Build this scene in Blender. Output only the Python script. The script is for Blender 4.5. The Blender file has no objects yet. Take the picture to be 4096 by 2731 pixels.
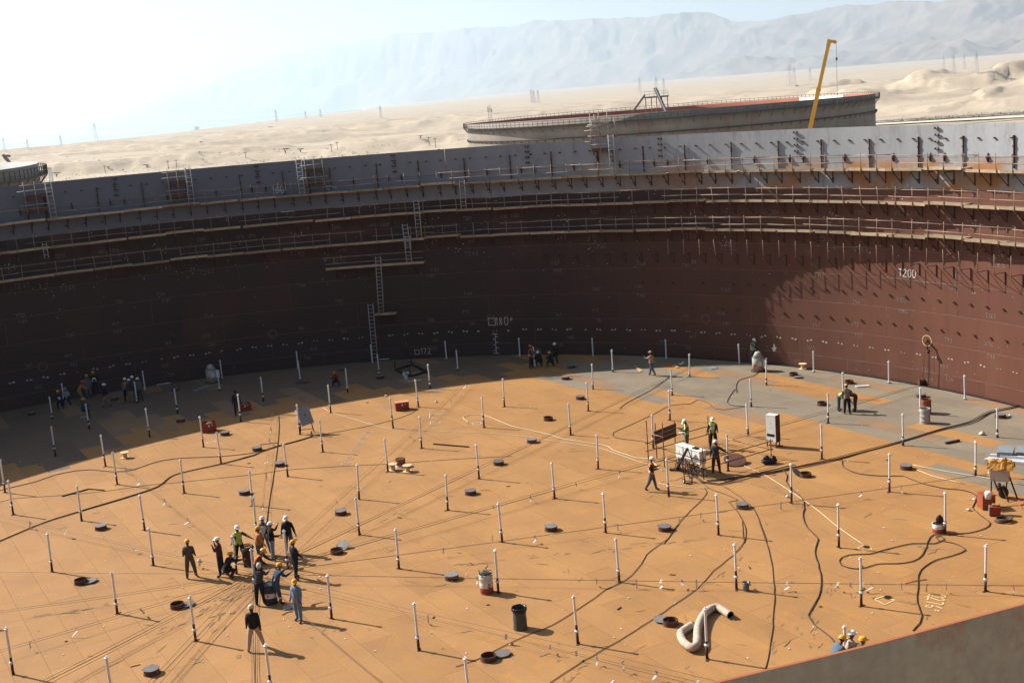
import bpy, bmesh, math, random
import numpy as np
from mathutils import Vector, Matrix, Quaternion
random.seed(11); np.random.seed(11)
D = bpy.data
SC = bpy.context.scene
COL = SC.collection
R_ = math.radians

# ------------------------------------------------------------------ camera
# world: origin = centre of the tank being built, z = 0 on the roof deck, metres
FOC, PITCH, ROLL = 4879.516, 0.198091, 0.0777186
CAM = Vector((13.1526, -52.9355, 20.9153))
RT, SEAM = 47.828, [-1.9, .95, 2.92, 4.95, 6.98, 8.95, 11.0, 13.02, 15.06, 17.11]
_cp, _sp, _cr, _sr = math.cos(PITCH), math.sin(PITCH), math.cos(ROLL), math.sin(ROLL)
_f = Vector((0, _cp, -_sp)); _r0 = Vector((1, 0, 0)); _d0 = _f.cross(_r0)
_rt = _cr*_r0 + _sr*_d0; _dn = -_sr*_r0 + _cr*_d0
cd = D.cameras.new('camera'); cam = D.objects.new('camera', cd); COL.objects.link(cam)
cd.sensor_fit = 'HORIZONTAL'; cd.sensor_width = 36; cd.lens = FOC/4096*36
cd.clip_start = .2; cd.clip_end = 120000
m3 = Matrix((_rt, -_dn, -_f)).transposed()
cam.matrix_world = Matrix.Translation(CAM) @ m3.to_4x4()
SC.camera = cam

# ------------------------------------------------------------------ light
SUN_EL, SUN_AZ = R_(38.2), R_(-60.5)      # azimuth clockwise from +Y
SUN_STRENGTH, SKY_STRENGTH, EXPOSURE = 5.0, .055, 0.95
HAZE, HAZE_ON = 5.2e-5, True
world = D.worlds.new('World'); SC.world = world; world.use_nodes = True
wn = world.node_tree.nodes; wl = world.node_tree.links; wn.clear()
wo = wn.new('ShaderNodeOutputWorld'); wb = wn.new('ShaderNodeBackground'); ws = wn.new('ShaderNodeTexSky')
ws.sky_type = 'NISHITA'; ws.sun_disc = False; ws.sun_elevation = SUN_EL; ws.sun_rotation = SUN_AZ
ws.altitude = 50; ws.air_density = 1.0; ws.dust_density = 1.2; ws.ozone_density = 1.0
wb.inputs['Strength'].default_value = SKY_STRENGTH
wl.new(ws.outputs[0], wb.inputs[0]); wl.new(wb.outputs[0], wo.inputs[0])
sd = D.lights.new('sun', 'SUN'); sd.energy = SUN_STRENGTH; sd.angle = R_(.53); sd.color = (1, .95, .87)
sun = D.objects.new('sun', sd); COL.objects.link(sun)
_sv = Vector((math.sin(SUN_AZ)*math.cos(SUN_EL), math.cos(SUN_AZ)*math.cos(SUN_EL), math.sin(SUN_EL)))
sun.rotation_euler = _sv.to_track_quat('Z', 'Y').to_euler(); sun.location = _sv*200
vs = SC.view_settings; vs.view_transform = 'Standard'; vs.look = 'None'; vs.gamma = 1; vs.use_curve_mapping = False
vs.exposure = EXPOSURE
SC.cycles.max_bounces = 6; SC.cycles.diffuse_bounces = 1; SC.cycles.glossy_bounces = 2; SC.cycles.volume_bounces = 1
SC.cycles.transparent_max_bounces = 6; SC.cycles.use_denoising = True

# ------------------------------------------------------------------ picture points -> places
S_ = 2351/1024
CR = dict(A=(0, 1600), B=(0, 2048), D=(800, 2048), E=(1024, 1500), F=(2048, 1500), H=(3072, 1500), G=(1024, 1000),
          C=(2048, 900), K=(3072, 900), L=(3072, 2048), M=(2600, 2048), N=(1824, 2048), Q=(0, 1100), T=(0, 500),
          U=(1024, 400), V=(1800, 200), X=(2500, 100), Y=(3072, 300))
def px(c, x, y):
    if c == 'full': return x, y
    if c == 'R': return 2550+x/3.92, 1650+y/3.92          # closer view of the white boxes
    if c == 'W': return 800+x/4.704, 2050+y/4.704         # closer view of the men at the centre
    if c == 'O': return 3800+x/4.611, 1780+y/4.611        # closer view of the draped panel
    o = CR[c]; return o[0]+x/S_, o[1]+y/S_
def ray(u, v):
    d = _rt*((u-2048)/FOC) + _dn*((v-1365.5)/FOC) + _f
    return d.normalized()
def G(c, x, y, z=0.0):
    d = ray(*px(c, x, y)); t = (z-CAM.z)/d.z
    return CAM + d*t
def WP(c, x, y, r=RT):
    """far side of the tank wall seen at that point -> (theta, z)"""
    d = ray(*px(c, x, y)); a = d.x**2+d.y**2; b = 2*(CAM.x*d.x+CAM.y*d.y); q = CAM.x**2+CAM.y**2-r*r
    t = (-b+math.sqrt(b*b-4*a*q))/(2*a); p = CAM+d*t
    return math.atan2(p.y, p.x), p.z
def proj(p):
    q = Vector(p)-CAM; z = q.dot(_f); return 2048+FOC*q.dot(_rt)/z, 1365.5+FOC*q.dot(_dn)/z
def azel(u, v):
    d = ray(u, v); return math.atan2(d.x, d.y), math.atan2(d.z, math.hypot(d.x, d.y))
def height_at(base, c, x, y):
    """height of a point standing above base that shows at picture row y"""
    v = px(c, x, y)[1]; lo, hi = 0.0, 40.0
    for _ in range(40):
        mid = (lo+hi)/2
        if proj(base+Vector((0, 0, mid)))[1] > v: lo = mid
        else: hi = mid
    return lo

# ------------------------------------------------------------------ mesh helpers
class MB:
    def __init__(s): s.v = []; s.f = []; s.m = []; s.sm = []
    def face(s, idx, m=0, sm=False): s.f.append(tuple(idx)); s.m.append(m); s.sm.append(sm)
    def add(s, vs, fs, m=0, sm=False):
        n = len(s.v); s.v += [tuple(v) for v in vs]
        for f in fs: s.face([n+i for i in f], m, sm)
    def box(s, c, d, rz=0, m=0, mat=None):
        x, y, z = d[0]/2, d[1]/2, d[2]/2
        M = mat if mat is not None else Matrix.Rotation(rz, 3, 'Z')
        vs = [Vector(c)+M @ Vector((a*x, b*y, e*z)) for a in (-1, 1) for b in (-1, 1) for e in (-1, 1)]
        s.add(vs, [(0, 1, 3, 2), (4, 6, 7, 5), (0, 4, 5, 1), (2, 3, 7, 6), (0, 2, 6, 4), (1, 5, 7, 3)], m)
    def bar(s, p, q, w, h, up=(0, 0, 1), m=0):
        p = Vector(p); q = Vector(q); a = (q-p); L = a.length
        if L < 1e-6: return
        a /= L; u = Vector(up)
        if abs(a.dot(u)) > .98: u = Vector((1, 0, 0))
        b = u.cross(a).normalized(); c = a.cross(b)
        s.box((p+q)/2, (L, w, h), mat=Matrix((a, b, c)).transposed(), m=m)
    def tube(s, pts, r, n=6, cap=True, m=0, sm=True, closed=False):
        pts = [Vector(p) for p in pts]; k = len(pts)
        rr = r if isinstance(r, (list, tuple)) else [r]*k
        n0 = len(s.v); prev = None
        for i, p in enumerate(pts):
            if closed: t = pts[(i+1) % k]-pts[i-1]
            else: t = pts[min(i+1, k-1)]-pts[max(i-1, 0)]
            t = t.normalized() if t.length > 1e-9 else Vector((0, 0, 1))
            u = prev if prev is not None else (Vector((0, 0, 1)) if abs(t.z) < .9 else Vector((1, 0, 0)))
            b = (u - t*u.dot(t))
            b = b.normalized() if b.length > 1e-6 else t.orthogonal().normalized()
            prev = b; c = t.cross(b)
            for j in range(n):
                a = 2*math.pi*j/n; s.v.append(tuple(p+(b*math.cos(a)+c*math.sin(a))*rr[i]))
        for i in range(k if closed else k-1):
            i2 = (i+1) % k
            for j in range(n):
                s.face((n0+i*n+j, n0+i*n+(j+1) % n, n0+i2*n+(j+1) % n, n0+i2*n+j), m, sm)
        if cap and not closed:
            s.face([n0+j for j in range(n)][::-1], m); s.face([n0+(k-1)*n+j for j in range(n)], m)
    def lathe(s, prof, n=16, c=(0, 0, 0), m=0, sm=True, cap=True, mat=None):
        c = Vector(c); n0 = len(s.v)
        for r, z in prof:
            for j in range(n):
                a = 2*math.pi*j/n; v = Vector((r*math.cos(a), r*math.sin(a), z))
                s.v.append(tuple(c+(mat @ v if mat is not None else v)))
        for i in range(len(prof)-1):
            for j in range(n): s.face((n0+i*n+j, n0+i*n+(j+1) % n, n0+(i+1)*n+(j+1) % n, n0+(i+1)*n+j), m, sm)
        if cap:
            if prof[0][0] > 1e-4: s.face([n0+j for j in range(n)][::-1], m)
            if prof[-1][0] > 1e-4: s.face([n0+(len(prof)-1)*n+j for j in range(n)], m)
    def ball(s, c, r, n=8, k=5, m=0, sq=(1, 1, 1), mat=None):
        c = Vector(c); n0 = len(s.v)
        for i in range(k+1):
            t = math.pi*(i/k); 
            for j in range(n):
                a = 2*math.pi*j/n; v = Vector((r*sq[0]*max(math.sin(t), .02)*math.cos(a), r*sq[1]*max(math.sin(t), .02)*math.sin(a), -r*sq[2]*math.cos(t)))
                s.v.append(tuple(c+(mat @ v if mat is not None else v)))
        for i in range(k):
            for j in range(n): s.face((n0+i*n+j, n0+i*n+(j+1) % n, n0+(i+1)*n+(j+1) % n, n0+(i+1)*n+j), m, True)
    def mesh(s, name, mats):
        me = D.meshes.new(name); me.from_pydata(s.v, [], s.f)
        for mt in (mats if isinstance(mats, (list, tuple)) else [mats]): me.materials.append(mt)
        me.polygons.foreach_set('material_index', s.m); me.polygons.foreach_set('use_smooth', s.sm)
        me.update(); return me
def tag(o, label=None, cat=None, group=None, kind=None):
    if label: o['label'] = label
    if cat: o['category'] = cat
    if group: o['group'] = group
    if kind: o['kind'] = kind
    return o
def link(name, me, parent=None, loc=(0, 0, 0), rot=None, scale=None):
    o = D.objects.new(name, me); COL.objects.link(o); o.location = loc
    if rot is not None: o.rotation_euler = rot
    if scale is not None: o.scale = scale
    if parent is not None: o.parent = parent
    return o
def obj(name, mb, mats, parent=None, **k): return link(name, mb.mesh(name, mats), parent, **k)
def thing(name, label, cat, loc=(0, 0, 0), rz=0, group=None):
    o = D.objects.new(name, None); COL.objects.link(o); o.location = loc; o.rotation_euler = (0, 0, rz)
    o.empty_display_size = .2
    return tag(o, label, cat, group)
def dup(root, loc, rz=0, label=None, group=None):
    r = root.copy(); COL.objects.link(r); r.location = loc; r.rotation_euler = (0, 0, rz)
    if label: r['label'] = label
    if group: r['group'] = group
    for ch in list(root.children):
        c = ch.copy(); COL.objects.link(c); c.parent = r
        for g in list(ch.children):
            d = g.copy(); COL.objects.link(d); d.parent = c
    return r
def spline(pts, step=.5):
    """Catmull-Rom through points"""
    pts = [Vector(p) for p in pts]
    if len(pts) < 3: return pts
    P = [pts[0]*2-pts[1]]+pts+[pts[-1]*2-pts[-2]]; out = []
    for i in range(1, len(P)-2):
        a, b, c, d = P[i-1:i+3]; n = max(1, min(14, int((c-b).length/step)))
        for j in range(n):
            t = j/n
            out.append(.5*((2*b)+(c-a)*t+(2*a-5*b+4*c-d)*t*t+(3*b-a-3*c+d)*t**3))
    out.append(pts[-1]); return out

# ------------------------------------------------------------------ materials
MATS = {}
DIM = ('orange primer', 'mill scale deck', 'worn primer deck', 'shade darkened deck', 'shell rust', 'wind girder steel', 'weld bead', 'weld bead grey', 'hatch lid', 'red paint', 'cabinet red')
def mat(name, c1, c2=None, c3=None, scale=1.0, stretch=(1, 1, 1), rough=.7, metal=0.0, rnd=0.0, bump=0.0, bscale=None, thr=(.35, .65), fine=.0, spec=.3):
    """procedural surface: two or three tones mixed by noise, fine grain, a little relief"""
    if name in MATS: return MATS[name]
    if name in DIM: c1, c2, c3 = [c and tuple(x*.70 for x in c) for c in (c1, c2, c3)]
    m = D.materials.new(name); m.use_nodes = True; nt = m.node_tree; N = nt.nodes; L = nt.links
    b = N['Principled BSDF']; b.inputs['Roughness'].default_value = rough; b.inputs['Metallic'].default_value = metal
    b.inputs['Specular IOR Level'].default_value = spec
    col = None
    tc = N.new('ShaderNodeTexCoord'); mp = N.new('ShaderNodeMapping'); mp.inputs['Scale'].default_value = stretch
    L.new(tc.outputs['Object'], mp.inputs['Vector'])
    def rgb(c): 
        n = N.new('ShaderNodeRGB'); n.outputs[0].default_value = (*c, 1); return n.outputs[0]
    def noise(sc, det=5, rg=.6):
        n = N.new('ShaderNodeTexNoise'); n.inputs['Scale'].default_value = sc; n.inputs['Detail'].default_value = det
        n.inputs['Roughness'].default_value = rg; L.new(mp.outputs[0], n.inputs['Vector']); return n.outputs['Fac']
    def ramp(f, a, c):
        n = N.new('ShaderNodeMapRange'); n.inputs['From Min'].default_value = a; n.inputs['From Max'].default_value = c
        L.new(f, n.inputs['Value']); return n.outputs['Result']
    def mix(f, a, c, mode='MIX'):
        n = N.new('ShaderNodeMix'); n.data_type = 'RGBA'; n.blend_type = mode
        if isinstance(f, float): n.inputs[0].default_value = f
        else: L.new(f, n.inputs[0])
        L.new(a, n.inputs[6]); L.new(c, n.inputs[7]); return n.outputs[2]
    col = rgb(c1)
    if c2: col = mix(ramp(noise(scale), *thr), col, rgb(c2))
    if c3: col = mix(ramp(noise(scale*2.7+.13, 8, .7), .54, .70), col, rgb(c3))
    if rnd > 0:
        oi = N.new('ShaderNodeObjectInfo'); hv = N.new('ShaderNodeHueSaturation')
        mr = N.new('ShaderNodeMapRange'); mr.inputs['To Min'].default_value = 1-rnd; mr.inputs['To Max'].default_value = 1+rnd
        L.new(oi.outputs['Random'], mr.inputs['Value']); L.new(mr.outputs[0], hv.inputs['Value']); L.new(col, hv.inputs['Color']); col = hv.outputs[0]
    if fine > 0:
        hv = N.new('ShaderNodeHueSaturation'); mr = N.new('ShaderNodeMapRange')
        mr.inputs['From Min'].default_value = .3; mr.inputs['From Max'].default_value = .7
        mr.inputs['To Min'].default_value = 1-fine; mr.inputs['To Max'].default_value = 1+fine
        L.new(noise(scale*14+3, 6, .7), mr.inputs['Value']); L.new(mr.outputs[0], hv.inputs['Value']); L.new(col, hv.inputs['Color']); col = hv.outputs[0]
    L.new(col, b.inputs['Base Color'])
    if bump > 0:
        bp = N.new('ShaderNodeBump'); bp.inputs['Strength'].default_value = bump; bp.inputs['Distance'].default_value = .02
        L.new(noise(bscale or scale*6, 6, .65), bp.inputs['Height']); L.new(bp.outputs[0], b.inputs['Normal'])
    MATS[name] = m; return m
def paint(name, c, rough=.55, metal=0.0, var=.18):
    return mat(name, c, tuple(x*(1-var) for x in c), scale=3, rough=rough, metal=metal, fine=.08)
M_WHITE = paint('white paint', (.78, .78, .76)); M_BLACK = paint('black plastic', (.018, .018, .02), .45)
M_GALV = mat('galvanised steel', (.74, .75, .76), (.60, .61, .62), scale=2.5, stretch=(1, 1, .5), rough=.45, metal=.1, fine=.08, rnd=.08)
M_SLEEVE = mat('rusted sleeve', (.055, .022, .014), (.095, .04, .024), scale=3, rough=.8, fine=.2)
M_RUSTSTEEL = mat('rusted steel', (.10, .042, .025), (.055, .026, .018), scale=4, rough=.85, fine=.2, rnd=.1)
M_TUBE = mat('scaffold tube', (.24, .13, .085), (.36, .27, .20), (.13, .055, .032), scale=.9, rough=.6, fine=.15, rnd=.25)
M_PLANK = mat('scaffold plank', (.44, .335, .22), (.27, .19, .12), (.52, .44, .33), scale=1.2, stretch=(6, 1, 6), rough=.85, rnd=.28, fine=.12)
M_WOOD = mat('raw timber', (.52, .33, .16), (.40, .24, .11), scale=2, stretch=(1, 8, 8), rough=.8, rnd=.12, fine=.1)
M_CHALK = mat('chalk', (.62, .60, .55), (.45, .42, .38), scale=9, rough=.95)
M_CHALKY = mat('yellow chalk', (.80, .62, .30), (.72, .50, .24), scale=9, rough=.95)
M_RED = mat('red paint', (.42, .062, .028), (.33, .05, .026), scale=3, rough=.5, fine=.1)
M_DKBROWN = mat('weathered board', (.13, .065, .04), (.09, .045, .03), scale=2, stretch=(2, 8, 8), rough=.85, fine=.15)
M_CABLE = mat('black cable', (.028, .018, .014), (.05, .028, .018), scale=2, rough=.6)
M_CABLEGREY = mat('dusty cable', (.11, .07, .045), (.055, .032, .022), scale=1.4, rough=.8)
M_ROPE = mat('pale rope', (.72, .62, .46), (.62, .5, .34), scale=4, rough=.9)
M_STRING = mat('steel wire', (.16, .10, .065), (.10, .06, .04), scale=2, rough=.6)
# ================================================================== the land
def _lat(seed):
    return np.random.RandomState(seed).rand(256, 256)
_LT = [_lat(i) for i in range(8)]
def vnoise(x, y, k=0):
    L = _LT[k % 8]; xi = np.floor(x).astype(int); yi = np.floor(y).astype(int); fx = x-xi; fy = y-yi
    fx = fx*fx*(3-2*fx); fy = fy*fy*(3-2*fy)
    a = L[xi % 256, yi % 256]; b = L[(xi+1) % 256, yi % 256]; c = L[xi % 256, (yi+1) % 256]; d = L[(xi+1) % 256, (yi+1) % 256]
    return (a*(1-fx)+b*fx)*(1-fy)+(c*(1-fx)+d*fx)*fy
def fbm(x, y, o=5, k=0):
    s = 0; a = .5
    for i in range(o): s = s+a*vnoise(x*2**i+i*17.3, y*2**i+i*9.1, k+i); a *= .5
    return s
def ridged(x, y, o=5, k=0):
    s = 0; a = .5
    for i in range(o): s = s+a*(1-np.abs(2*vnoise(x*2**i+i*13.7, y*2**i+i*5.3, k+i)-1)); a *= .5
    return s
def sst(a, b, x):
    t = np.clip((x-a)/(b-a), 0, 1); return t*t*(3-2*t)
def ground(x, y):
    """height of the desert plain"""
    x = np.asarray(x, float); y = np.asarray(y, float)
    dx = x-CAM.x; dy = y-CAM.y; r = np.hypot(dx, dy); az = np.degrees(np.arctan2(dx, dy))
    h = np.full_like(r, -3.0)
    # gentle fan rising to the mountains on the right, coast falling away on the left
    h = h + 70*sst(700, 20000, r)*sst(-9, 4, az)
    edge = np.interp(az, [-40, -22, -16, -12, -10, -7], [1700, 1850, 2500, 3600, 5200, 9000])
    h = h - np.where(az < -6, np.maximum(r-edge, 0)*.05, 0)
    # spoil banks, wadis and low terraces
    rough = sst(540, 660, r)*(1-.75*sst(1400, 2600, r))
    right = sst(8, 15, az)
    q = ridged(x/420, y/260, 4, 1)+.16*(fbm(x/70, y/70, 5, 6)-.5)
    h = h + rough*right*(4*sst(.48, .66, q)+4*sst(.66, .70, q)+.5*(fbm(x/50, y/34, 3, 2)-.5)-1)
    q = ridged(x/300, y/110, 5, 3)+.10*(fbm(x/50, y/50, 4, 7)-.5)
    h = h + rough*(1-right)*(3.2*sst(.58, .66, q)+3.0*sst(.72, .76, q)+.5*(fbm(x/55, y/34, 3, 4)-.5))
    for (a0, r0, hh, w1, w2) in ((12.4, 1150, 9, 5.0, 120), (15.5, 760, 9, 2.2, 70), (17.4, 880, 15, 2.6, 110), (19.6, 720, 11, 2.2, 70), (21.2, 900, 19, 2.4, 110), (23.5, 690, 13, 2.4, 70), (25.5, 850, 18, 3, 120), (19.0, 1250, 16, 3.5, 160), (14.0, 1500, 13, 4, 200), (-4, 900, 6, 4.5, 60), (0.5, 800, 6, 3, 50), (4, 1050, 7, 4, 90), (-11, 1100, 5, 5, 80)):
        u = (az-a0)/w1; w = (r-r0)/w2; e_ = u*u*.55+w*w+1.3*(ridged(x/150+a0, y/90, 5, 2)-.5)+1.1*(fbm(x/34, y/30, 5, 6)-.5)
        h = h + .42*hh*(.7*sst(1.35, .0, e_)+.3*sst(.75, .55, e_))
    h = h + .35*(fbm(x/14, y/14, 3, 5)-.5)*sst(120, 300, r)
    return np.maximum(h, -44.0)
def gz(x, y): return float(ground(np.array([x]), np.array([y]))[0])
def grid_mesh(name, X, Y, Z, m, close=False):
    nr, na = X.shape; v = np.stack([X, Y, Z], -1).reshape(-1, 3)
    i = np.arange(nr-1)[:, None]*na; j = np.arange(na if close else na-1)[None, :]; j2 = (j+1) % na
    f = np.stack([i+j, i+j2, i+na+j2, i+na+j], -1).reshape(-1, 4)
    me = D.meshes.new(name); me.vertices.add(len(v)); me.vertices.foreach_set('co', v.ravel().astype(np.float32))
    me.loops.add(f.size); me.loops.foreach_set('vertex_index', f.ravel().astype(np.int32))
    me.polygons.add(len(f)); me.polygons.foreach_set('loop_start', np.arange(0, f.size, 4, dtype=np.int32))
    me.update(calc_edges=True); me.validate(); me.materials.append(m)
    me.polygons.foreach_set('use_smooth', np.ones(len(f), bool)); return me
M_SAND = mat('desert sand', (.46, .375, .275), (.33, .265, .195), (.54, .46, .36), scale=.011, stretch=(1, 2.6, 1), rough=.95, fine=.2, bump=.6, bscale=.15)
az = np.radians(np.concatenate([np.arange(-180, -34, 4.), np.arange(-34, 34, .11), np.arange(34, 180, 4.)]))
rr = np.concatenate([np.geomspace(3, 480, 30), np.geomspace(490, 2600, 190), np.geomspace(2650, 44000, 70)])
AZ, RR = np.meshgrid(az, rr); GX = CAM.x+RR*np.sin(AZ); GY = CAM.y+RR*np.cos(AZ)
tag(link('desert_ground', grid_mesh('desert_ground', GX, GY, ground(GX, GY), M_SAND, True)), kind='structure')
M_SEA = mat('sea water', (.20, .25, .27), rough=.12)
b = MB(); b.lathe([(2600, 0), (47000, 0)], 72, cap=False); tag(obj('sea', b, M_SEA, loc=(CAM.x, CAM.y, -43.5)), kind='structure')
# ---- mountains
CREST = [(-900, 560), (-400, 420), (-60, 345), (200, 285), (480, 190), (640, 130), (800, 95), (900, 79), (1000, 72), (1060, 66), (1130, 62), (1190, 54), (1260, 48), (1330, 47), (1400, 42), (1470, 40), (1540, 33), (1620, 30), (1690, 40), (1760, 42),
         (1800, 36), (1850, 30), (1900, 14), (1942, 5), (1990, 7), (2050, 3), (2100, 8), (2160, 1), (2210, -14), (2280, -24), (2360, -20), (2600, -60), (2900, -50), (3300, 20)]
ca, ce = zip(*[azel(u*1.7415, v*1.7415) for u, v in CREST])
ca = np.degrees(ca); ce = np.degrees(ce)
maz = np.radians(np.arange(-32, 38, .08)); S = np.linspace(-.55, 1.25, 130)
MAZ, MS = np.meshgrid(maz, S); ad = np.degrees(MAZ)
D0 = np.interp(ad, [-22, -12, -4, 4, 12, 24, 38], [38000, 36000, 28000, 22000, 17500, 14500, 13000])
Wd = D0*.22
el = np.interp(ad, ca, ce)
Hc = (D0+Wd*.8)*np.tan(np.radians(el))+CAM.z
rad = D0+Wd*MS
wx = (CAM.x+rad*np.sin(MAZ)); wy = (CAM.y+rad*np.cos(MAZ))
Hc = Hc*(1+.075*(fbm(MAZ*46+9, MAZ*0+3.3, 5, 6)-.5)*2*sst(-18, -6, ad))
g1 = ridged(wx/2600, wy/2600, 7, 1); g2 = ridged(wx/800, wy/800, 5, 3)
sp = MS+.66*(g1-.62)+.15*(g2-.55)
prof = .42*sst(0, .62, sp)+.46*sst(.5, .78, sp)+.12*sst(.76, .86, sp)
prof = prof*(1-.0*MS); top = sst(.86, 1.0, MS)
prof = prof*(1-top)+top*1.0
prof = prof*(.93+.07*sst(0.0, 1.0, MS))+.02*(g2-.5)*(1-top)
foot = 18*0+ground(wx, wy)
hill = 480*np.clip(ridged(wx/2000+3, wy/2000, 5, 5)-.60, 0, 1)*sst(-.55, -.3, MS)*(1-sst(.1, .5, MS))*sst(4, 14, ad)
MZ = np.where(MS < -.5, -30, foot-3+np.maximum(prof*(Hc-foot), hill*1.9))
M_ROCK = mat('bare mountain rock', (.22, .17, .145), (.12, .095, .085), (.33, .265, .22), scale=.0012, stretch=(1, 1, 4), rough=.95)
tag(link('mountain_range', grid_mesh('mountain_range', wx, wy, MZ, M_ROCK)), kind='structure')
# ---- road behind the tanks on the right
M_ASPH = mat('asphalt', (.10, .098, .095), (.14, .135, .13), scale=.2, rough=.9)
M_PALE = mat('graded pale soil', (.66, .57, .45), (.58, .49, .37), scale=.05, rough=.95)
def strip(name, a, c, w, z, m, n=24, ext=.9):
    a = Vector(a); c = Vector(c); d = (c-a); a = a-d*ext; d *= (1+2*ext); s = Vector((d.y, -d.x, 0)).normalized()*w/2; b = MB()
    for i in range(n+1):
        p = a+d*(i/n); b.v += [tuple(p-s+Vector((0, 0, z))), tuple(p+s+Vector((0, 0, z)))]
    for i in range(n): b.face((2*i, 2*i+1, 2*i+3, 2*i+2))
    return tag(obj(name, b, m), kind='structure')
def flat(c, x, y): p = G(c, x, y, -2.75); return Vector((p.x, p.y, 0))
strip('road', flat('Y', 1150, 424), flat('Y', 2351, 352), 9, -2.45, M_ASPH, ext=.25)
strip('earth_berm', flat('Y', 1150, 448), flat('Y', 2351, 385), 14, -2.55, M_PALE, ext=.25)
strip('ditch_lining', flat('Y', 1700, 449), flat('Y', 2351, 402), 3, -2.40, M_ASPH, ext=.4)
# ---- air
if HAZE_ON:
    b = MB(); b.box((CAM.x, CAM.y, 1160), (96000, 96000, 2410)); hz = obj('haze', b, D.materials.new('haze air')); hz['kind'] = 'stuff'
    hm = hz.data.materials[0]; hm.use_nodes = True; hm.node_tree.nodes.clear()
    ho = hm.node_tree.nodes.new('ShaderNodeOutputMaterial'); hv = hm.node_tree.nodes.new('ShaderNodeVolumePrincipled')
    hv.inputs['Color'].default_value = (.72, .87, 1, 1); hv.inputs['Density'].default_value = HAZE; hv.inputs['Anisotropy'].default_value = .5
    hm.node_tree.links.new(hv.outputs[0], ho.inputs['Volume'])

# ================================================================== the tank being built
tank = thing('storage_tank', 'open steel tank being built, rust brown wall with grey top and scaffold rings inside', 'tank')
def shell_mat():
    """inside of the wall: mill-scale grey above, rust below, streaks, orange bleed under the top course"""
    m = mat('shell rust', (.172, .062, .035), (.198, .073, .042), (.125, .052, .036), scale=.35, stretch=(1, 1, .14), rough=.62, rnd=.10, fine=.07, spec=.35)
    g = mat('shell mill scale', (.275, .28, .287), (.325, .33, .337), (.21, .20, .195), scale=.5, stretch=(1, 1, .25), rough=.55, rnd=.09, fine=.07)
    nt = g.node_tree; N = nt.nodes; L = nt.links; b = N['Principled BSDF']; src = b.inputs['Base Color'].links[0].from_socket
    tc = N.new('ShaderNodeTexCoord'); sx = N.new('ShaderNodeSeparateXYZ'); L.new(tc.outputs['Object'], sx.inputs[0])
    n = N.new('ShaderNodeTexNoise'); n.inputs['Scale'].default_value = .35; n.inputs['Detail'].default_value = 7; L.new(tc.outputs['Object'], n.inputs['Vector'])
    def mr(s, a, c): 
        k = N.new('ShaderNodeMapRange'); k.inputs['From Min'].default_value = a; k.inputs['From Max'].default_value = c; L.new(s, k.inputs['Value']); return k.outputs[0]
    def mul(a, c):
        k = N.new('ShaderNodeMath'); k.operation = 'MULTIPLY'; L.new(a, k.inputs[0]); L.new(c, k.inputs[1]); return k.outputs[0]
    f = mul(mul(mr(sx.outputs['Z'], 15.15, 14.55), mr(sx.outputs['X'], 14, 36)), mr(n.outputs['Fac'], .38, .55))
    mx = N.new('ShaderNodeMix'); mx.data_type = 'RGBA'; mx.inputs[7].default_value = (.33, .15, .055, 1)
    L.new(f, mx.inputs[0]); L.new(src, mx.inputs[6]); L.new(mx.outputs[2], b.inputs['Base Color'])
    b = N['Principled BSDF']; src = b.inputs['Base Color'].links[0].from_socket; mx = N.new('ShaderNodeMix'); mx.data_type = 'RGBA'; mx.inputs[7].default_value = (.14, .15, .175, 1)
    L.new(mr(sx.outputs['X'], 24, -4), mx.inputs[0]); L.new(src, mx.inputs[6]); L.new(mx.outputs[2], b.inputs['Base Color'])  # shade painted into the grey plates, bluer and darker to the left
    # less rust towards the left of the wall, plus shade painted into the colour
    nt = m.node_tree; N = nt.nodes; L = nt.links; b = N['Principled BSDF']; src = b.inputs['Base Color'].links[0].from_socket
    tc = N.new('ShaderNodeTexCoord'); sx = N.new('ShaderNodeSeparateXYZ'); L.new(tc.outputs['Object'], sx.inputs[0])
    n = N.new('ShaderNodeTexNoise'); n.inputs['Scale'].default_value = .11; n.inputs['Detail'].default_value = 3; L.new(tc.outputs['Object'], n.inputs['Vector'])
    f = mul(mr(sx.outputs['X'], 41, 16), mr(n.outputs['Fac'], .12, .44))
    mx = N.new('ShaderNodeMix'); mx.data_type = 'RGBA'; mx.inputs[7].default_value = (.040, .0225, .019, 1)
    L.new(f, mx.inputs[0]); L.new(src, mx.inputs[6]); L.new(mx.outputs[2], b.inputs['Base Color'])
    return m, g
M_SHRUST, M_SHGREY = shell_mat()
M_SHOUT = mat('shell outside primer', (.345, .275, .19), (.25, .20, .14), (.33, .145, .075), scale=.55, stretch=(1, 1, .8), rough=.8, fine=.14, bump=.3)
M_EDGE = mat('rusty cut edge', (.38, .115, .045), (.30, .09, .04), scale=2, rough=.85)
NPL, SEGS, TH = 27, 6, .024
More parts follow.
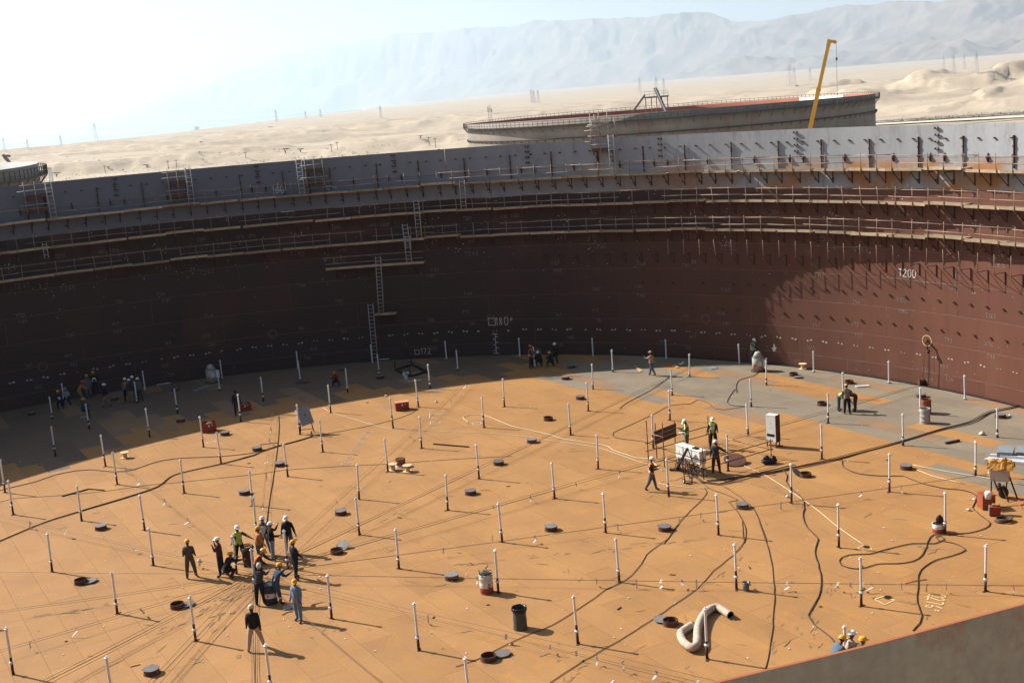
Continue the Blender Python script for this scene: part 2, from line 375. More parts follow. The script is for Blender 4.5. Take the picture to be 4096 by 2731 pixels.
def shell_plate(k, i):
    z0, z1 = SEAM[k]+.002, SEAM[k+1]-.002; off = [0, .37, .71, .2, .55, .88, .1, .62, .33][k]
    a0 = 2*math.pi*(i+off)/NPL+.0001; a1 = 2*math.pi*(i+1+off)/NPL-.0001; b = MB(); n = SEGS
    t = TH+.002*(8-k)
    for g in range(2):                       # the faces and the edges keep vertices of their own, so edges stay crisp
        for j in range(n+1):
            a = a0+(a1-a0)*j/n; ca, sa = math.cos(a), math.sin(a)
            for r in (RT, RT+t):
                for z in (z0, z1): b.v.append((r*ca, r*sa, z))
    e = 4*(n+1)
    for j in range(n):
        p = 4*j; q = p+4
        b.face((p, p+1, q+1, q), 0, True); b.face((p+2, q+2, q+3, p+3), 1, True)
        b.face((e+p+1, e+p+3, e+q+3, e+q+1), 2); b.face((e+p, e+q, e+q+2, e+p+2), 2)
    b.face((e, e+2, e+3, e+1), 2); b.face((e+4*n, e+4*n+1, e+4*n+3, e+4*n+2), 2)
    return b
for k in range(9):
    for i in range(NPL):
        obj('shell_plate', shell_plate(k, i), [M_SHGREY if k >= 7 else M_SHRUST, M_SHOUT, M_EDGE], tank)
# weld beads along the seams (they close the joints)
M_WELD = mat('weld bead', (.20, .095, .06), (.26, .15, .11), (.33, .27, .24), scale=1.2, rough=.6)
M_WELDG = mat('weld bead grey', (.20, .20, .205), (.15, .14, .14), scale=1.5, rough=.6)
def ring_pts(r, z, a0, a1, n): return [(r*math.cos(a0+(a1-a0)*i/n), r*math.sin(a0+(a1-a0)*i/n), z) for i in range(n+1)]
for k in range(1, 9):
    b = MB(); b.tube(ring_pts(RT+.004, SEAM[k], 0, 2*math.pi, 162)[:-1], .016, 5, closed=True)
    obj('girth_weld', b, M_WELDG if k >= 8 else M_WELD, tank)
b = MB(); bg = MB()
for k in range(9):
    off = [0, .37, .71, .2, .55, .88, .1, .62, .33][k]
    for i in range(NPL):
        a = 2*math.pi*(i+off)/NPL; c, s = math.cos(a)*(RT+.004), math.sin(a)*(RT+.004)
        (bg if k >= 7 else b).tube([(c, s, SEAM[k]+.02), (c, s, SEAM[k+1]-.02)], .014, 5)
tag(obj('vertical_weld', b, M_WELD, tank), kind='stuff'); tag(obj('vertical_weld', bg, M_WELDG, tank), kind='stuff')

# ================================================================== the floating roof deck
roof = thing('floating_roof', 'wide round floating roof deck of orange primed steel plates inside the tank', 'roof deck')
M_DECK = mat('orange primer', (.52, .268, .094), (.425, .212, .078), (.57, .264, .068), scale=.33, rough=.72, rnd=.06, fine=.07, thr=(.3, .7), bump=.12, bscale=1.6, spec=.25)
M_DECKG = mat('mill scale deck', (.325, .265, .185), (.265, .215, .16), (.38, .245, .135), scale=.35, rough=.7, rnd=.07, fine=.07, spec=.25)
M_DECKX = mat('worn primer deck', (.40, .225, .115), (.27, .20, .14), (.45, .24, .11), scale=.3, rough=.72, rnd=.05, fine=.06, spec=.25)
M_DECKSHADE = mat('shade darkened deck', (.20, .135, .09), (.23, .15, .10), (.27, .15, .08), scale=.3, rough=.75, rnd=.1, fine=.08)  # the wall's shade painted into the plates at the left as darker colour
M_UNDER = mat('deck underside', (.10, .06, .035), rough=.9)
RD = 47.55
b = MB(); b.lathe([(RD, -.35), (RD, -.022), (.001, -.022)], 120, sm=False); obj('deck_underlay', b, M_UNDER, roof)
b = MB(); b.lathe([(RD, -.03), (RD, .035), (RD+.22, .035), (RD+.22, -.03)], 160, sm=False); obj('rim_seal', b, M_BLACK, roof)
E1 = Vector((math.cos(R_(-60)), math.sin(R_(-60)), 0)); E2 = Vector((math.cos(R_(30)), math.sin(R_(30)), 0))
def inpoly(x, y, P):
    c = False
    for i in range(len(P)):
        (x1, y1), (x2, y2) = P[i-1], P[i]
        if (y1 > y) != (y2 > y) and x < (x2-x1)*(y-y1)/(y2-y1)+x1: c = not c
    return c
GREYP = [(2080, 1520), (2300, 1535), (2560, 1590), (2900, 1640), (3080, 1690), (3300, 1720), (3460, 1760), (3560, 1775), (3700, 1860), (3900, 1915), (4096, 1960), (4700, 1900), (4300, 1600), (4000, 1540), (3400, 1400), (2300, 1400)]
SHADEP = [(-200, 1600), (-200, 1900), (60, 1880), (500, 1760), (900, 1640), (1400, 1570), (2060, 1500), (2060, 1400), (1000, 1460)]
def clip_circle(poly, r):
    n = 96
    for i in range(n):
        a = 2*math.pi*(i+.5)/n; nx, ny = math.cos(a), math.sin(a); d = r*math.cos(math.pi/n); out = []
        for j in range(len(poly)):
            p, q = poly[j-1], poly[j]; sp_, sq_ = p[0]*nx+p[1]*ny-d, q[0]*nx+q[1]*ny-d
            if (sp_ <= 0) != (sq_ <= 0):
                t = sp_/(sp_-sq_); out.append((p[0]+(q[0]-p[0])*t, p[1]+(q[1]-p[1])*t))
            if sq_ <= 0: out.append(q)
        poly = out
        if len(poly) < 3: return []
    return poly
PW, PL, GAP = 1.35, 6.0, .005
plates = []
for j in range(-38, 38):
    s0 = (j+.2)*PW; off = [.75, 3.6, 2.1, 5.2][j % 4]
    for i in range(-9, 9):
        t0 = i*PL+off
        q = [E1*t+E2*s for t, s in ((t0+GAP, s0+GAP), (t0+GAP, s0+PW-GAP), (t0+PL-GAP, s0+PW-GAP), (t0+PL-GAP, s0+GAP))]
        poly = clip_circle([(p.x, p.y) for p in q], RD-.03)
        if len(poly) < 3: continue
        cx = sum(p[0] for p in poly)/len(poly); cy = sum(p[1] for p in poly)/len(poly)
        ar = abs(sum(poly[k-1][0]*poly[k][1]-poly[k][0]*poly[k-1][1] for k in range(len(poly))))/2
        u, v = proj((cx, cy, 0)); rg = random.random(); uj, vj = u+random.gauss(0, 70), v+random.gauss(0, 22)
        m = M_DECK
        if inpoly(uj, vj, GREYP): m = M_DECKG if rg < .66 else (M_DECK if rg < .84 else M_DECKX)
        elif inpoly(u, v, SHADEP): m = M_DECKSHADE if rg < .80 else M_DECKX
        
        inside = -200 < u < 4300 and 1300 < v < 2900 and not (u > 2857 and v > 2731-(u-2857)*.265)
        plates.append(((ar/((Vector((cx, cy, 0))-CAM).length**3) if inside else 0), poly, m, random.uniform(0, .005)+(.004 if j % 2 else 0)))
plates.sort(key=lambda t: -t[0])
rest = {}
for n_, (w, poly, m, dz) in enumerate(plates):
    b = MB() if n_ < 300 else rest.setdefault(m.name, (MB(), m))[0]
    n0 = len(b.v); k = len(poly)
    if sum(poly[i-1][0]*poly[i][1]-poly[i][0]*poly[i-1][1] for i in range(k)) < 0: poly = poly[::-1]
    b.v += [(x, y, -.021) for x, y in poly]+[(x, y, -.012+dz) for x, y in poly]
    b.face([n0+k+i for i in range(k)])
    for i in range(k): b.face((n0+i, n0+(i+1) % k, n0+k+(i+1) % k, n0+k+i))
    if n_ < 300: obj('deck_plate', b, m, roof)
for bb, m in rest.values(): tag(obj('deck_plate', bb, m, roof), kind='stuff')
# ================================================================== scaffold walkways round the inside
TA0, TA1 = R_(-8), R_(140)            # arc of the wall that faces the camera
def pol(r, a, z): return Vector((r*math.cos(a), r*math.sin(a), z))
# shared meshes, local: +X points to the tank axis, Y along the wall, origin on the wall
def bracket_mesh():
    b = MB(); b.bar((0, 0, -.05), (.95, 0, -.05), .05, .06); b.bar((.02, 0, -.12), (.02, 0, -.92), .05, .05, up=(0, 1, 0)); b.bar((.04, 0, -.88), (.86, 0, -.10), .04, .04)
    b.tube([(.93, 0, -.30), (.93, 0, .04)], .03, 6); return b.mesh('bracket', M_RUSTSTEEL)
ME_BRACKET = bracket_mesh()
b = MB(); b.tube([(0, 0, -.12), (0, 0, 1.12)], .026, 6); ME_POST = b.mesh('guard_post', M_TUBE)
ME_PLANKS = []
for k in range(5):
    b = MB(); L = 2.9
    for q in range(4): b.box((.12+q*.225, 0, .025), (.215, L, .045))
    b.box((.945, random.uniform(-.06, .06), .06), (.035, L, .19)); ME_PLANKS.append(b.mesh('plank_bay', M_PLANK))
def tube_mesh(L, r=.024): b = MB(); b.tube([(0, -L/2, 0), (0, L/2, 0)], r, 6); return b.mesh('guard_rail', M_TUBE)
ME_RAIL = [tube_mesh(x) for x in (3.2, 4.2, 5.2)]
def on_wall(name, me, par, a, z, r=RT-.02, tilt=0.0, off=0.0):
    """local +X towards the axis"""
    rot = Matrix.Rotation(a+math.pi, 4, 'Z') @ Matrix.Rotation(tilt, 4, 'X')
    o = link(name, me, par); o.matrix_local = Matrix.Translation(pol(r, a, z) + Vector((-math.sin(a), math.cos(a), 0))*off) @ rot; return o
LEV = [(10.0, 'lowest of the three plank walkways with tube rails round the rust wall'),
       (12.12, 'middle of the three plank walkways with tube rails round the rust wall'),
       (14.28, 'topmost of the three plank walkways, below the grey top course of the wall')]
def gap_here(lv, a): return False
for lv, (z, lab) in enumerate(LEV):
    w = thing('scaffold_walkway', lab, 'scaffold', group='plank walkways inside the tank')
    da = 3.0/RT; n = int((TA1-TA0)/da)
    for i in range(n):
        a = TA0+(i+.5)*da+random.uniform(-.002, .002)
        zz = z+random.uniform(-.03, .03)+(.10 if i % 7 == 3 else 0)
        on_wall('plank_bay', ME_PLANKS[(i*3+lv) % 5], w, a, zz, tilt=random.uniform(-.012, .012))
    db = 1.36/RT; nb = int((TA1-TA0)/db)
    for i in range(nb):
        a = TA0+i*db+random.uniform(-.003, .003)
        on_wall('bracket', ME_BRACKET, w, a, z-.02)
        vis = (lv == 2 and i < nb*.80) or lv < 2
        if random.random() < .95 and vis:
            on_wall('guard_post', ME_POST, w, a, z+.02, r=RT-.02-.985, tilt=random.choice([0, 0, 0, 0, .04, -.05, .09]))
    for h in (.52, 1.0):
        a = TA0
        while a < TA1:
            k = random.choice([0, 1, 1, 2]); L = (3.2, 4.2, 5.2)[k]
            if (lv < 2 or a < R_(118)) and random.random() < (.97 if a < R_(78) else .8):
                on_wall('guard_rail', ME_RAIL[k], w, a+L/2/RT, z+h+random.uniform(-.04, .04), r=RT-1.04, tilt=random.uniform(-.014, .014))
            a += (L-.25)/RT
# lowest ring of bare brackets, uprights still standing on them, no planks yet
w = thing('bracket_row', 'row of bare triangular scaffold brackets with loose uprights below the lowest walkway', 'scaffold brackets')
b = MB(); b.bar((0, 0, -.05), (.95, 0, -.05), .035, .035); b.bar((.02, 0, -.05), (.02, 0, -.82), .05, .05, up=(0, 1, 0)); b.bar((.04, 0, -.78), (.90, 0, -.08), .03, .03)
ME_BARE = b.mesh('bracket', M_RUSTSTEEL)
b = MB(); b.tube([(0, 0, -.05), (0, 0, 1.15)], .022, 6); ME_LOOSE = b.mesh('upright', M_TUBE)
a = R_(-4); aend = WP('C', 60, 300)[0]; a_up = WP('C', 1480, 290)[0]
while a < aend:
    on_wall('bracket', ME_BARE, w, a, 8.2)
    if a < a_up: on_wall('upright', ME_LOOSE, w, a, 8.2, r=RT-.94, tilt=random.choice([0, 0, .03, -.05, .12, .02, -.02]))
    a += 1.34/RT
# ------------------------------------------------------------------ fittings on the top course
b = MB(); b.box((.06, 0, 0), (.12, .035, 1.95)); b.box((.10, 0, -.2), (.12, .11, .16)); b.box((.10, 0, .35), (.1, .1, .12)); b.box((.075, 0, .93), (.15, .05, .12)); ME_STRONG = b.mesh('strongback', M_RUSTSTEEL)
b = MB(); b.add([(0, -.03, -.28), (0, .03, -.28), (.05, -.03, -.28), (.05, .03, -.28), (.18, -.03, .0), (.18, .03, .0), (0, -.03, .3), (0, .03, .3)],
                [(0, 2, 4, 6), (1, 7, 5, 3), (0, 1, 3, 2), (2, 3, 5, 4), (4, 5, 7, 6), (0, 6, 7, 1)]); b.box((.1, 0, .02), (.14, .16, .08)); ME_WEDGE = b.mesh('key_plate', M_RUSTSTEEL)
b = MB(); b.box((.07, 0, 0), (.14, .36, .03)); b.box((.1, -.12, .05), (.1, .07, .12)); b.box((.1, .12, .05), (.1, .07, .12)); ME_CLAMP = b.mesh('joint_clamp', M_RUSTSTEEL)
b = MB(); b.box((.05, 0, 0), (.10, .2, .05)); b.box((.07, 0, .035), (.09, .07, .06)); ME_LUG = b.mesh('lug', M_RUSTSTEEL)
da = 2*math.pi/NPL; off8 = .33
for i in range(NPL):
    aj = da*(i+off8)
    if not (TA0 < aj % (2*math.pi) < TA1): continue
    aj %= 2*math.pi
    for z in (15.55, 15.98, 16.42, 16.84): on_wall('joint_clamp', ME_CLAMP, tank, aj+random.uniform(-.0006, .0006), z)
    for s in (-.011, .012): on_wall('key_plate', ME_WEDGE, tank, aj+s, 15.05)
    for q in range(1, 4):
        on_wall('strongback', ME_STRONG, tank, aj+da*(q-.62)/2.9, 15.35+random.uniform(-.06, .06))
        if q < 3: on_wall('key_plate', ME_WEDGE, tank, aj+da*(q-.1)/2.9, 15.05)
stufflug = MB()
def stuff_lug(a, z):
    M = Matrix.Rotation(a+math.pi, 3, 'Z'); o = pol(RT-.02, a, z)
    for c, d in (((.05, 0, 0), (.10, .2, .05)), ((.07, 0, .035), (.09, .07, .06))): stufflug.box(o+M @ Vector(c), d, mat=M)
nl = 0
for z, sp in ((16.22, 1.25), (5.85, 1.28), (3.9, 1.28), (13.6, 1.36), (11.4, 1.36), (9.3, 1.36)):
    a = TA0+random.uniform(0, .02)
    while a < TA1:
        big = z > 16 or (a < R_(52) and z < 6)
        if big and nl < 295: on_wall('lug', ME_LUG, tank, a+random.uniform(-.001, .001), z); nl += 1
        elif random.random() < .8: stuff_lug(a, z)
        a += sp/RT
tag(obj('lug', stufflug, M_RUSTSTEEL, tank), kind='stuff')

# ------------------------------------------------------------------ chalk writing: little strokes, a ribbon each
GL = {'0': [[(0, .3), (.1, 0), (.4, 0), (.5, .3), (.5, .7), (.4, 1), (.1, 1), (0, .7), (0, .3)]], '1': [[(.1, .8), (.3, 1), (.3, 0)]], '2': [[(0, .8), (.15, 1), (.4, 1), (.5, .75), (0, 0), (.55, 0)]],
      '3': [[(0, .95), (.3, 1), (.5, .8), (.2, .55), (.5, .3), (.3, 0), (0, .08)]], '4': [[(.35, 0), (.4, 1), (0, .35), (.55, .35)]], '5': [[(.5, 1), (.08, 1), (.05, .6), (.35, .6), (.5, .3), (.3, 0), (0, .08)]],
      '6': [[(.4, 1), (.1, .6), (0, .25), (.2, 0), (.45, .1), (.45, .4), (.1, .45)]], '7': [[(0, 1), (.5, 1), (.2, 0)]], '8': [[(.25, .55), (.05, .75), (.25, 1), (.45, .75), (.05, .25), (.25, 0), (.48, .25), (.25, .55)]],
      '9': [[(.45, .6), (.15, .5), (.05, .8), (.3, 1), (.48, .8), (.45, .4), (.3, 0)]], 'T': [[(0, 1), (.6, 1)], [(.3, 1), (.3, 0)]], 'V': [[(0, 1), (.25, 0), (.55, 1)]], 'J': [[(.1, 1), (.5, 1)], [(.35, 1), (.35, .1), (.1, 0)]],
      'Q': [[(.05, .3), (.15, 0), (.45, 0), (.6, .3), (.6, .7), (.45, 1), (.15, 1), (.05, .7), (.05, .3)], [(.4, .25), (.7, -.1)]], 'o': [[(.05, .75), (.15, .6), (.3, .75), (.2, .95), (.05, .75)]],
      '[': [[(0, 0), (.8, 0), (.8, .8), (0, .8), (0, 0)]], 'U': [[(0, .9), (0, .1), (.8, .1), (.8, .9)]], 'X': [[(0, 0), (.6, 1)], [(0, 1), (.6, 0)]], '+': [[(0, .5), (.7, .5)], [(.35, .1), (.35, .9)]],
      'A': [[(.2, 1), (.2, .3)], [(0, .45), (.2, 0), (.4, .45)]], '-': [[(0, .5), (.4, .5)]], ' ': []}
def strokes(text, h, wob=.0):
    out = []; x = 0
    for ch in text:
        for st in GL[ch]: out.append([(x+p[0]*h+random.uniform(-wob, wob)*h, p[1]*h+random.uniform(-wob, wob)*h) for p in st])
        x += h*{'1': .55, ' ': .5, '[': 1.0, 'U': 1.0}.get(ch, .78)
    return out
def ribbon(b, pts, w, f):
    for (x1, y1), (x2, y2) in zip(pts[:-1], pts[1:]):
        dx, dy = x2-x1, y2-y1; L = math.hypot(dx, dy)
        if L < 1e-5: continue
        nx, ny = -dy/L*w/2, dx/L*w/2; ex, ey = dx/L*w*.3, dy/L*w*.3
        b.add([f(x1-ex+nx, y1-ey+ny), f(x1-ex-nx, y1-ey-ny), f(x2+ex-nx, y2+ey-ny), f(x2+ex+nx, y2+ey+ny)], [(0, 1, 2, 3)])
def wall_f(a, z, d=.016, roll=0.0):
    cr, sr = math.cos(roll), math.sin(roll)
    return lambda x, y: pol(RT-d, a-(x*cr-y*sr)/RT, z+x*sr+y*cr)
def chalk_wall(text, c, x, y, h, w=.03, m=None, roll=0.0):
    a, z = WP(c, x, y); b = MB()
    for st in strokes(text, h, .03): ribbon(b, st, w, wall_f(a, z, roll=roll))
    return obj('chalk_mark', b, m or M_CHALK, tank)
M_WCHALK = mat('faint wall chalk', (.30, .28, .26), (.16, .14, .13), scale=7, rough=.95)
WL = [('Q', 'T241', 130, 130), ('Q', 'T242', 555, 158), ('Q', 'V126', 150, 385), ('Q', 'T125', 165, 445), ('Q', 'T126', 1060, 262), ('Q', 'V69', 1030, 462), ('Q', 'T131', 1040, 542), ('Q', 'T133', 605, 570), ('Q', 'T136', 1440, 192), ('Q', 'T133', 1490, 256),
      ('Q', 'V64', 595, 758), ('Q', 'T80', 232, 850), ('Q', 'T82', 648, 842), ('Q', 'T82', 1510, 644), ('Q', 'T84', 1912, 656), ('Q', 'V70', 1868, 572), ('Q', 'T134', 1880, 395), ('Q', 'V62', 1486, 845), ('Q', 'T24', 1540, 928), ('Q', 'V42', 322, 1047),
      ('T', 'T295', 510, 1222), ('T', 'V172 T296', 905, 1180), ('T', 'T297', 1810, 1072), ('T', 'V178 T295', 2170, 1045), ('T', 'T243', 1440, 1348), ('T', 'T244', 1835, 1382),
      ('U', 'T299', 695, 1192), ('U', 'V178 J300', 1050, 1166), ('U', 'T301', 1905, 1102), ('U', 'V180 J302', 2250, 1088), ('U', 'T247', 1540, 1342), ('U', 'V15', 1950, 1318), ('U', 'V192', 765, 1398), ('U', 'T245', 318, 1442), ('U', 'T246', 700, 1500), ('U', 'T248', 1920, 1438),
      ('G', 'T134', 375, 345), ('G', 'T137', 728, 488), ('G', 'V71', 735, 676), ('G', 'T87', 388, 738), ('G', 'T84', 775, 760), ('G', 'V128', 1610, 196), ('G', 'T107', 1570, 256), ('G', 'T139', 1912, 416), ('G', 'V72', 1900, 580), ('G', 'T88', 1580, 658), ('G', 'T84', 1960, 690), ('G', 'V64', 500, 922), ('G', 'T26', 445, 1004), ('G', 'V61', 1625, 840), ('G', 'T26', 1610, 918),
      ('C', 'T249', 375, 142), ('C', 'V151', 712, 118), ('C', 'T250', 740, 215), ('C', 'T251', 1565, 128), ('C', '150', 1885, 92), ('C', 'T252', 1912, 232), ('C', 'V127', 362, 365), ('C', 'T138', 1155, 370), ('C', 'T133', 385, 438), ('C', 'V128', 1620, 352), ('C', 'T157', 1562, 386), ('C', 'T141', 740, 608), ('C', 'V101', 1132, 578), ('C', 'T142', 1152, 662), ('C', 'T143', 1920, 614), ('C', 'V73', 740, 796), ('C', 'T87', 395, 838), ('C', 'T8', 780, 892), ('C', 'T89', 1565, 850), ('C', 'V74', 1888, 826), ('C', 'T90', 1935, 924), ('C', 'V66', 512, 1042), ('C', 'V67', 1632, 1040), ('C', 'T31', 1355, 1090), ('C', 'T33', 412, 1112), ('C', 'T32', 1585, 1140),
      ('Y', 'T306', 5, 1275), ('Y', 'T307', 795, 1282), ('Y', 'V183 T308', 1165, 1290), ('Y', 'T309', 2045, 1335), ('V', 'T303', 1290, 1505), ('V', 'T304', 1660, 1500),
      ('K', 'T253', 415, 142), ('K', 'T255', 1635, 222), ('K', 'V57', 2110, 258), ('K', 'T199', 785, 272), ('K', 'T256', 2020, 378), ('K', 'T197', 430, 474), ('K', 'V129', 395, 382), ('K', 'T201', 1660, 584), ('K', 'T94', 775, 722), ('K', 'V102', 1185, 702), ('K', 'T146', 1195, 810), ('K', 'T147', 2000, 850), ('K', 'T91', 408, 938), ('K', 'V75', 765, 926), ('K', 'T92', 798, 1030), ('K', 'T93', 1622, 1070), ('K', 'V76', 1995, 1108), ('K', 'T94', 2012, 1220), ('K', 'V65', 365, 1140), ('K', 'V69', 1582, 1306), ('K', 'V18', 242, 1264), ('K', 'V19', 1455, 1434), ('K', 'T36', 1632, 1426), ('K', 'T36', 1412, 1344), ('K', 'V113', 1690, 490)]
for c, t, x, y in WL:
    big = t in ('T253', 'T255', 'V57', 'T256', 'T199', 'T249', 'T250', 'T251', 'T252', 'T241', 'T242', 'T243', 'T244', 'T245', 'T246', 'T247', 'T248')
    sd_ = 1.0 if WP(c, x, y)[0] > R_(55) else 1.15
    chalk_wall(t, c, x, y, .40*sd_ if big else .25*sd_, .019 if big else .020, m=M_WCHALK, roll=random.uniform(-.03, .03))
chalk_wall('T200', 'K', 1200, 468, .48, .06)
chalk_wall('180o', 'G', 2196, 690, .62, .045); chalk_wall('[', 'G', 2137, 690, .72, .055); chalk_wall('[172', 'G', 1460, 958, .48, .04)
chalk_wall('160', 'U', 145, 862, .55, .05); chalk_wall('U', 'U', 206, 842, .75, .06); chalk_wall('U', 'U', 620, 806, .8, .06); chalk_wall('260', 'U', 655, 862, .42, .04)
def wall_lines(L, w, m=M_CHALK, par=tank, name='chalk_mark'):
    b = MB()
    for c, pts in L:
        q = [WP(c, *p) for p in pts]
        for (a1, z1), (a2, z2) in zip(q[:-1], q[1:]):
            f = wall_f(a1, z1); ribbon(b, [(0, 0), (-(a2-a1)*RT, z2-z1)], w, f)
    o = obj(name, b, m, par)
    if len(L) > 1: o['kind'] = 'stuff'
    return o
wall_lines([('G', [(2195, 768), (2208, 948)])]+[('G', [(2195+i*2.1-(22 if i % 2 == 0 else 0), 768+i*25.7), (2195+i*2.1+(0 if i % 2 == 0 else 24), 768+i*25.7)]) for i in range(8)]+[('G', [(2168, 768), (2217, 768)]), ('G', [(2183, 948), (2222, 946)])], .05)
wall_lines([('K', [(57, 1098), (57, 1150)]), ('K', [(42, 1128), (57, 1156), (72, 1126)])], .12, M_CHALK)
wall_lines([('Q', [(1936, 826), (1938, 856)]), ('Q', [(1926, 846), (1938, 862), (1950, 846)])], .1, M_CHALK)
wall_lines([('U', [(230, 1030), (355, 1020)]), ('U', [(1060, 962), (1120, 956)]), ('U', [(1480, 932), (1560, 924)])], .06)
wall_lines([('V', [(870, 1322), (970, 1312)]), ('V', [(1665, 1290), (1735, 1284)]), ('X', [(1260, 1495), (1330, 1492)])], .07)
wall_lines([('K', [(525, 212), (640, 203), (905, 205)])], .02, M_WCHALK)
wall_lines([('K', [(1210, 780), (1260, 786)]), ('K', [(1130, 485), (1300, 492)]), ('K', [(1330, 512), (1640, 546)])], .025, M_WCHALK)
def wall_ring(c, x, y, r, m, w=.05):
    a, z = WP(c, x, y); b = MB(); ribbon(b, [(r*math.cos(t*math.pi/9), r*math.sin(t*math.pi/9)) for t in range(19)], w, wall_f(a, z)); return obj('chalk_ring', b, m, tank)
wall_ring('K', 1460, 1062, .36, M_CHALKY, .04)
for c, x, y in (('C', 1778, 866), ('G', 155, 770), ('Q', 394, 842), ('G', 2158, 628)): wall_ring(c, x, y, .33, mat('dull chalk', (.16, .11, .06)), .05)
# white dabs of paint in pairs along the lowest course, and scattered chalk specks near the seams
b = MB(); a = TA0; M_DAB = mat('white dabs', (.62, .62, .62), (.30, .30, .31), scale=8, rough=.9)
def dab(a, z, w, h):
    f = wall_f(a, z); n = 7; P = [(math.cos(t*2*math.pi/n)*w*random.uniform(.6, 1.1), math.sin(t*2*math.pi/n)*h*random.uniform(.5, 1.1)) for t in range(n)]
    b.add([f(0, 0)]+[f(*p) for p in P], [(0, 1+t, 1+(t+1) % n) for t in range(n)])
i = 0
while a < TA1:
    s = random.choice([1, 1, 1, .8, .6, 1.1])*(1.0 if a > R_(40) else .8)
    for d in (-.13, .14):
        if random.random() < .92: dab(a+d/RT, 2.03+random.uniform(-.05, .05), .11*s, .065*s)
    a += 1.27/RT
for _ in range(520):
    k = random.choice([7, 7, 7, 6, 6, 5, 5, 4, 8]); aa = random.uniform(TA0, TA1); dab(aa, SEAM[k]+random.choice([-1, 1])*abs(random.gauss(0, .28)), random.uniform(.02, .055), random.uniform(.015, .05))
for i in range(NPL):                      # clusters of chalk at the tee joints
    for k in (5, 6, 7):
        aj = 2*math.pi*(i+[0, .37, .71, .2, .55, .88, .1, .62, .33][k])/NPL
        for _ in range(10): dab(aj+random.gauss(0, .008), SEAM[k]+random.gauss(0, .3), random.uniform(.02, .07), random.uniform(.02, .06))
for _ in range(180): dab(random.uniform(TA0, TA1), random.uniform(.2, 8.5), random.uniform(.012, .035), random.uniform(.012, .04))
tag(obj('paint_dab', b, M_DAB, tank), kind='stuff')

# ------------------------------------------------------------------ ladders and hanging platforms on the wall
M_LADDER = mat('ladder steel', (.43, .42, .41), (.32, .30, .28), scale=3, rough=.6); M_LADRED = mat('ladder red end', (.25, .05, .03), rough=.6)
def ladder(p0, p1, lab, width=.42, red=None):
    """p0 foot, p1 head (world); rungs are parts"""
    p0 = Vector(p0); p1 = Vector(p1); t = thing('ladder', lab, 'ladder', p0, group='steel ladders on the tank wall'); d = p1-p0; L = d.length
    a = math.atan2(p0.y, p0.x); s = Vector((-math.sin(a), math.cos(a), 0))*width/2
    for g in (-1, 1): b = MB(); b.tube([s*g, d*.5+s*g, d+s*g], .034, 6); obj('stile', b, M_LADDER, t)
    b = MB(); b.tube([-s, s], .024, 5); me = b.mesh('rung', M_LADDER); n = int(L/.31)
    for i in range(n): link('rung', me, t, loc=d*((i+.7)/n))
    return t
def at_wall(c, x, y, off): a, z = WP(c, x, y, RT-off); return pol(RT-off, a, z)
def lad(c, x0, y0, x1, y1, lab, off=.35, width=.42): return ladder(at_wall(c, x0, y0, off), at_wall(c, x1, y1, off), lab, width)
lad('T', 498, 868, 440, 528, 'ladder beside the hanging platform nearest the left end of the rim', 1.2)
lad('T', 1762, 745, 1722, 395, 'ladder right of the second hanging platform from the left', 1.2)
lad('U', 425, 873, 390, 540, 'ladder left of the third hanging platform, beside chalked 160', 1.2)
lad('V', 1500, 1155, 1475, 780, 'ladder right of the platform with crossed tubes above the rim', 1.2)
lad('U', 1908, 998, 1890, 740, 'ladder from the topmost to the middle walkway, right of centre', 1.15)
lad('U', 1500, 1265, 1468, 915, 'ladder from the middle to the lowest walkway', 1.15)
lad('U', 1408, 1488, 1366, 1140, 'ladder from the lowest walkway to the long plank stage', 1.15)
lad('G', 1150, 580, 1120, 60, 'tall ladder from the long plank stage down to the small stage', 1.0)
lad('G', 1095, 1010, 1050, 495, 'ladder standing on the roof deck against the wall below the small stage', .6)
lad('T', 430, 1225, 405, 1085, 'short ladder hanging below the middle walkway at far left', 1.1, .3)
lad('G', 1400, -5, 1392, -130, 'top length of a ladder behind the rail of the lowest walkway', 1.3)
def stage(name, lab, cat, c, x0, y0, x1, y1, off=.95, rails=(), bays=None, m=None):
    a0, z = WP(c, x0, y0, RT-off); a1, z1 = WP(c, x1, y1, RT-off); z = (z+z1)/2; t = thing(name, lab, cat); n = max(1, int(abs(a1-a0)*RT/2.9+.5))
    L = abs(a1-a0)*RT/n
    for i in range(n):
        a = a1+(a0-a1)*(i+.5)/n; b = MB()
        for q in range(3): b.box((.2+q*.25, 0, .02), (.24, L-.03, .045))
        b.box((off-.02, 0, .05), (.035, L-.03, .2)); on_wall('plank_bay', b.mesh('plank_bay', m or M_PLANK), t, a, z, tilt=0)
    nb = max(2, int(abs(a1-a0)*RT/1.4)); 
    for i in range(nb): on_wall('bracket', ME_BRACKET, t, a1+(a0-a1)*(i+.5)/nb, z-.02)
    for h in rails:
        b = MB(); b.tube([pol(RT-off-.03, a1+(a0-a1)*q/8, z+h) for q in range(9)], .024, 6); obj('guard_rail', b, M_TUBE, t)
    return t, a0, a1, z
stage('scaffold_stage', 'long plank stage on the wall below the lowest walkway', 'scaffold', 'G', 642, 182, 1540, 120, .95, (.45, .95))
stage('scaffold_stage', 'small plank stage low on the wall between two ladders', 'scaffold', 'G', 1080, 600, 1285, 585, .9)
M_LTUBE = mat('light scaffold tube', (.42, .36, .31), (.28, .2, .15), scale=.9, rough=.6, fine=.15)
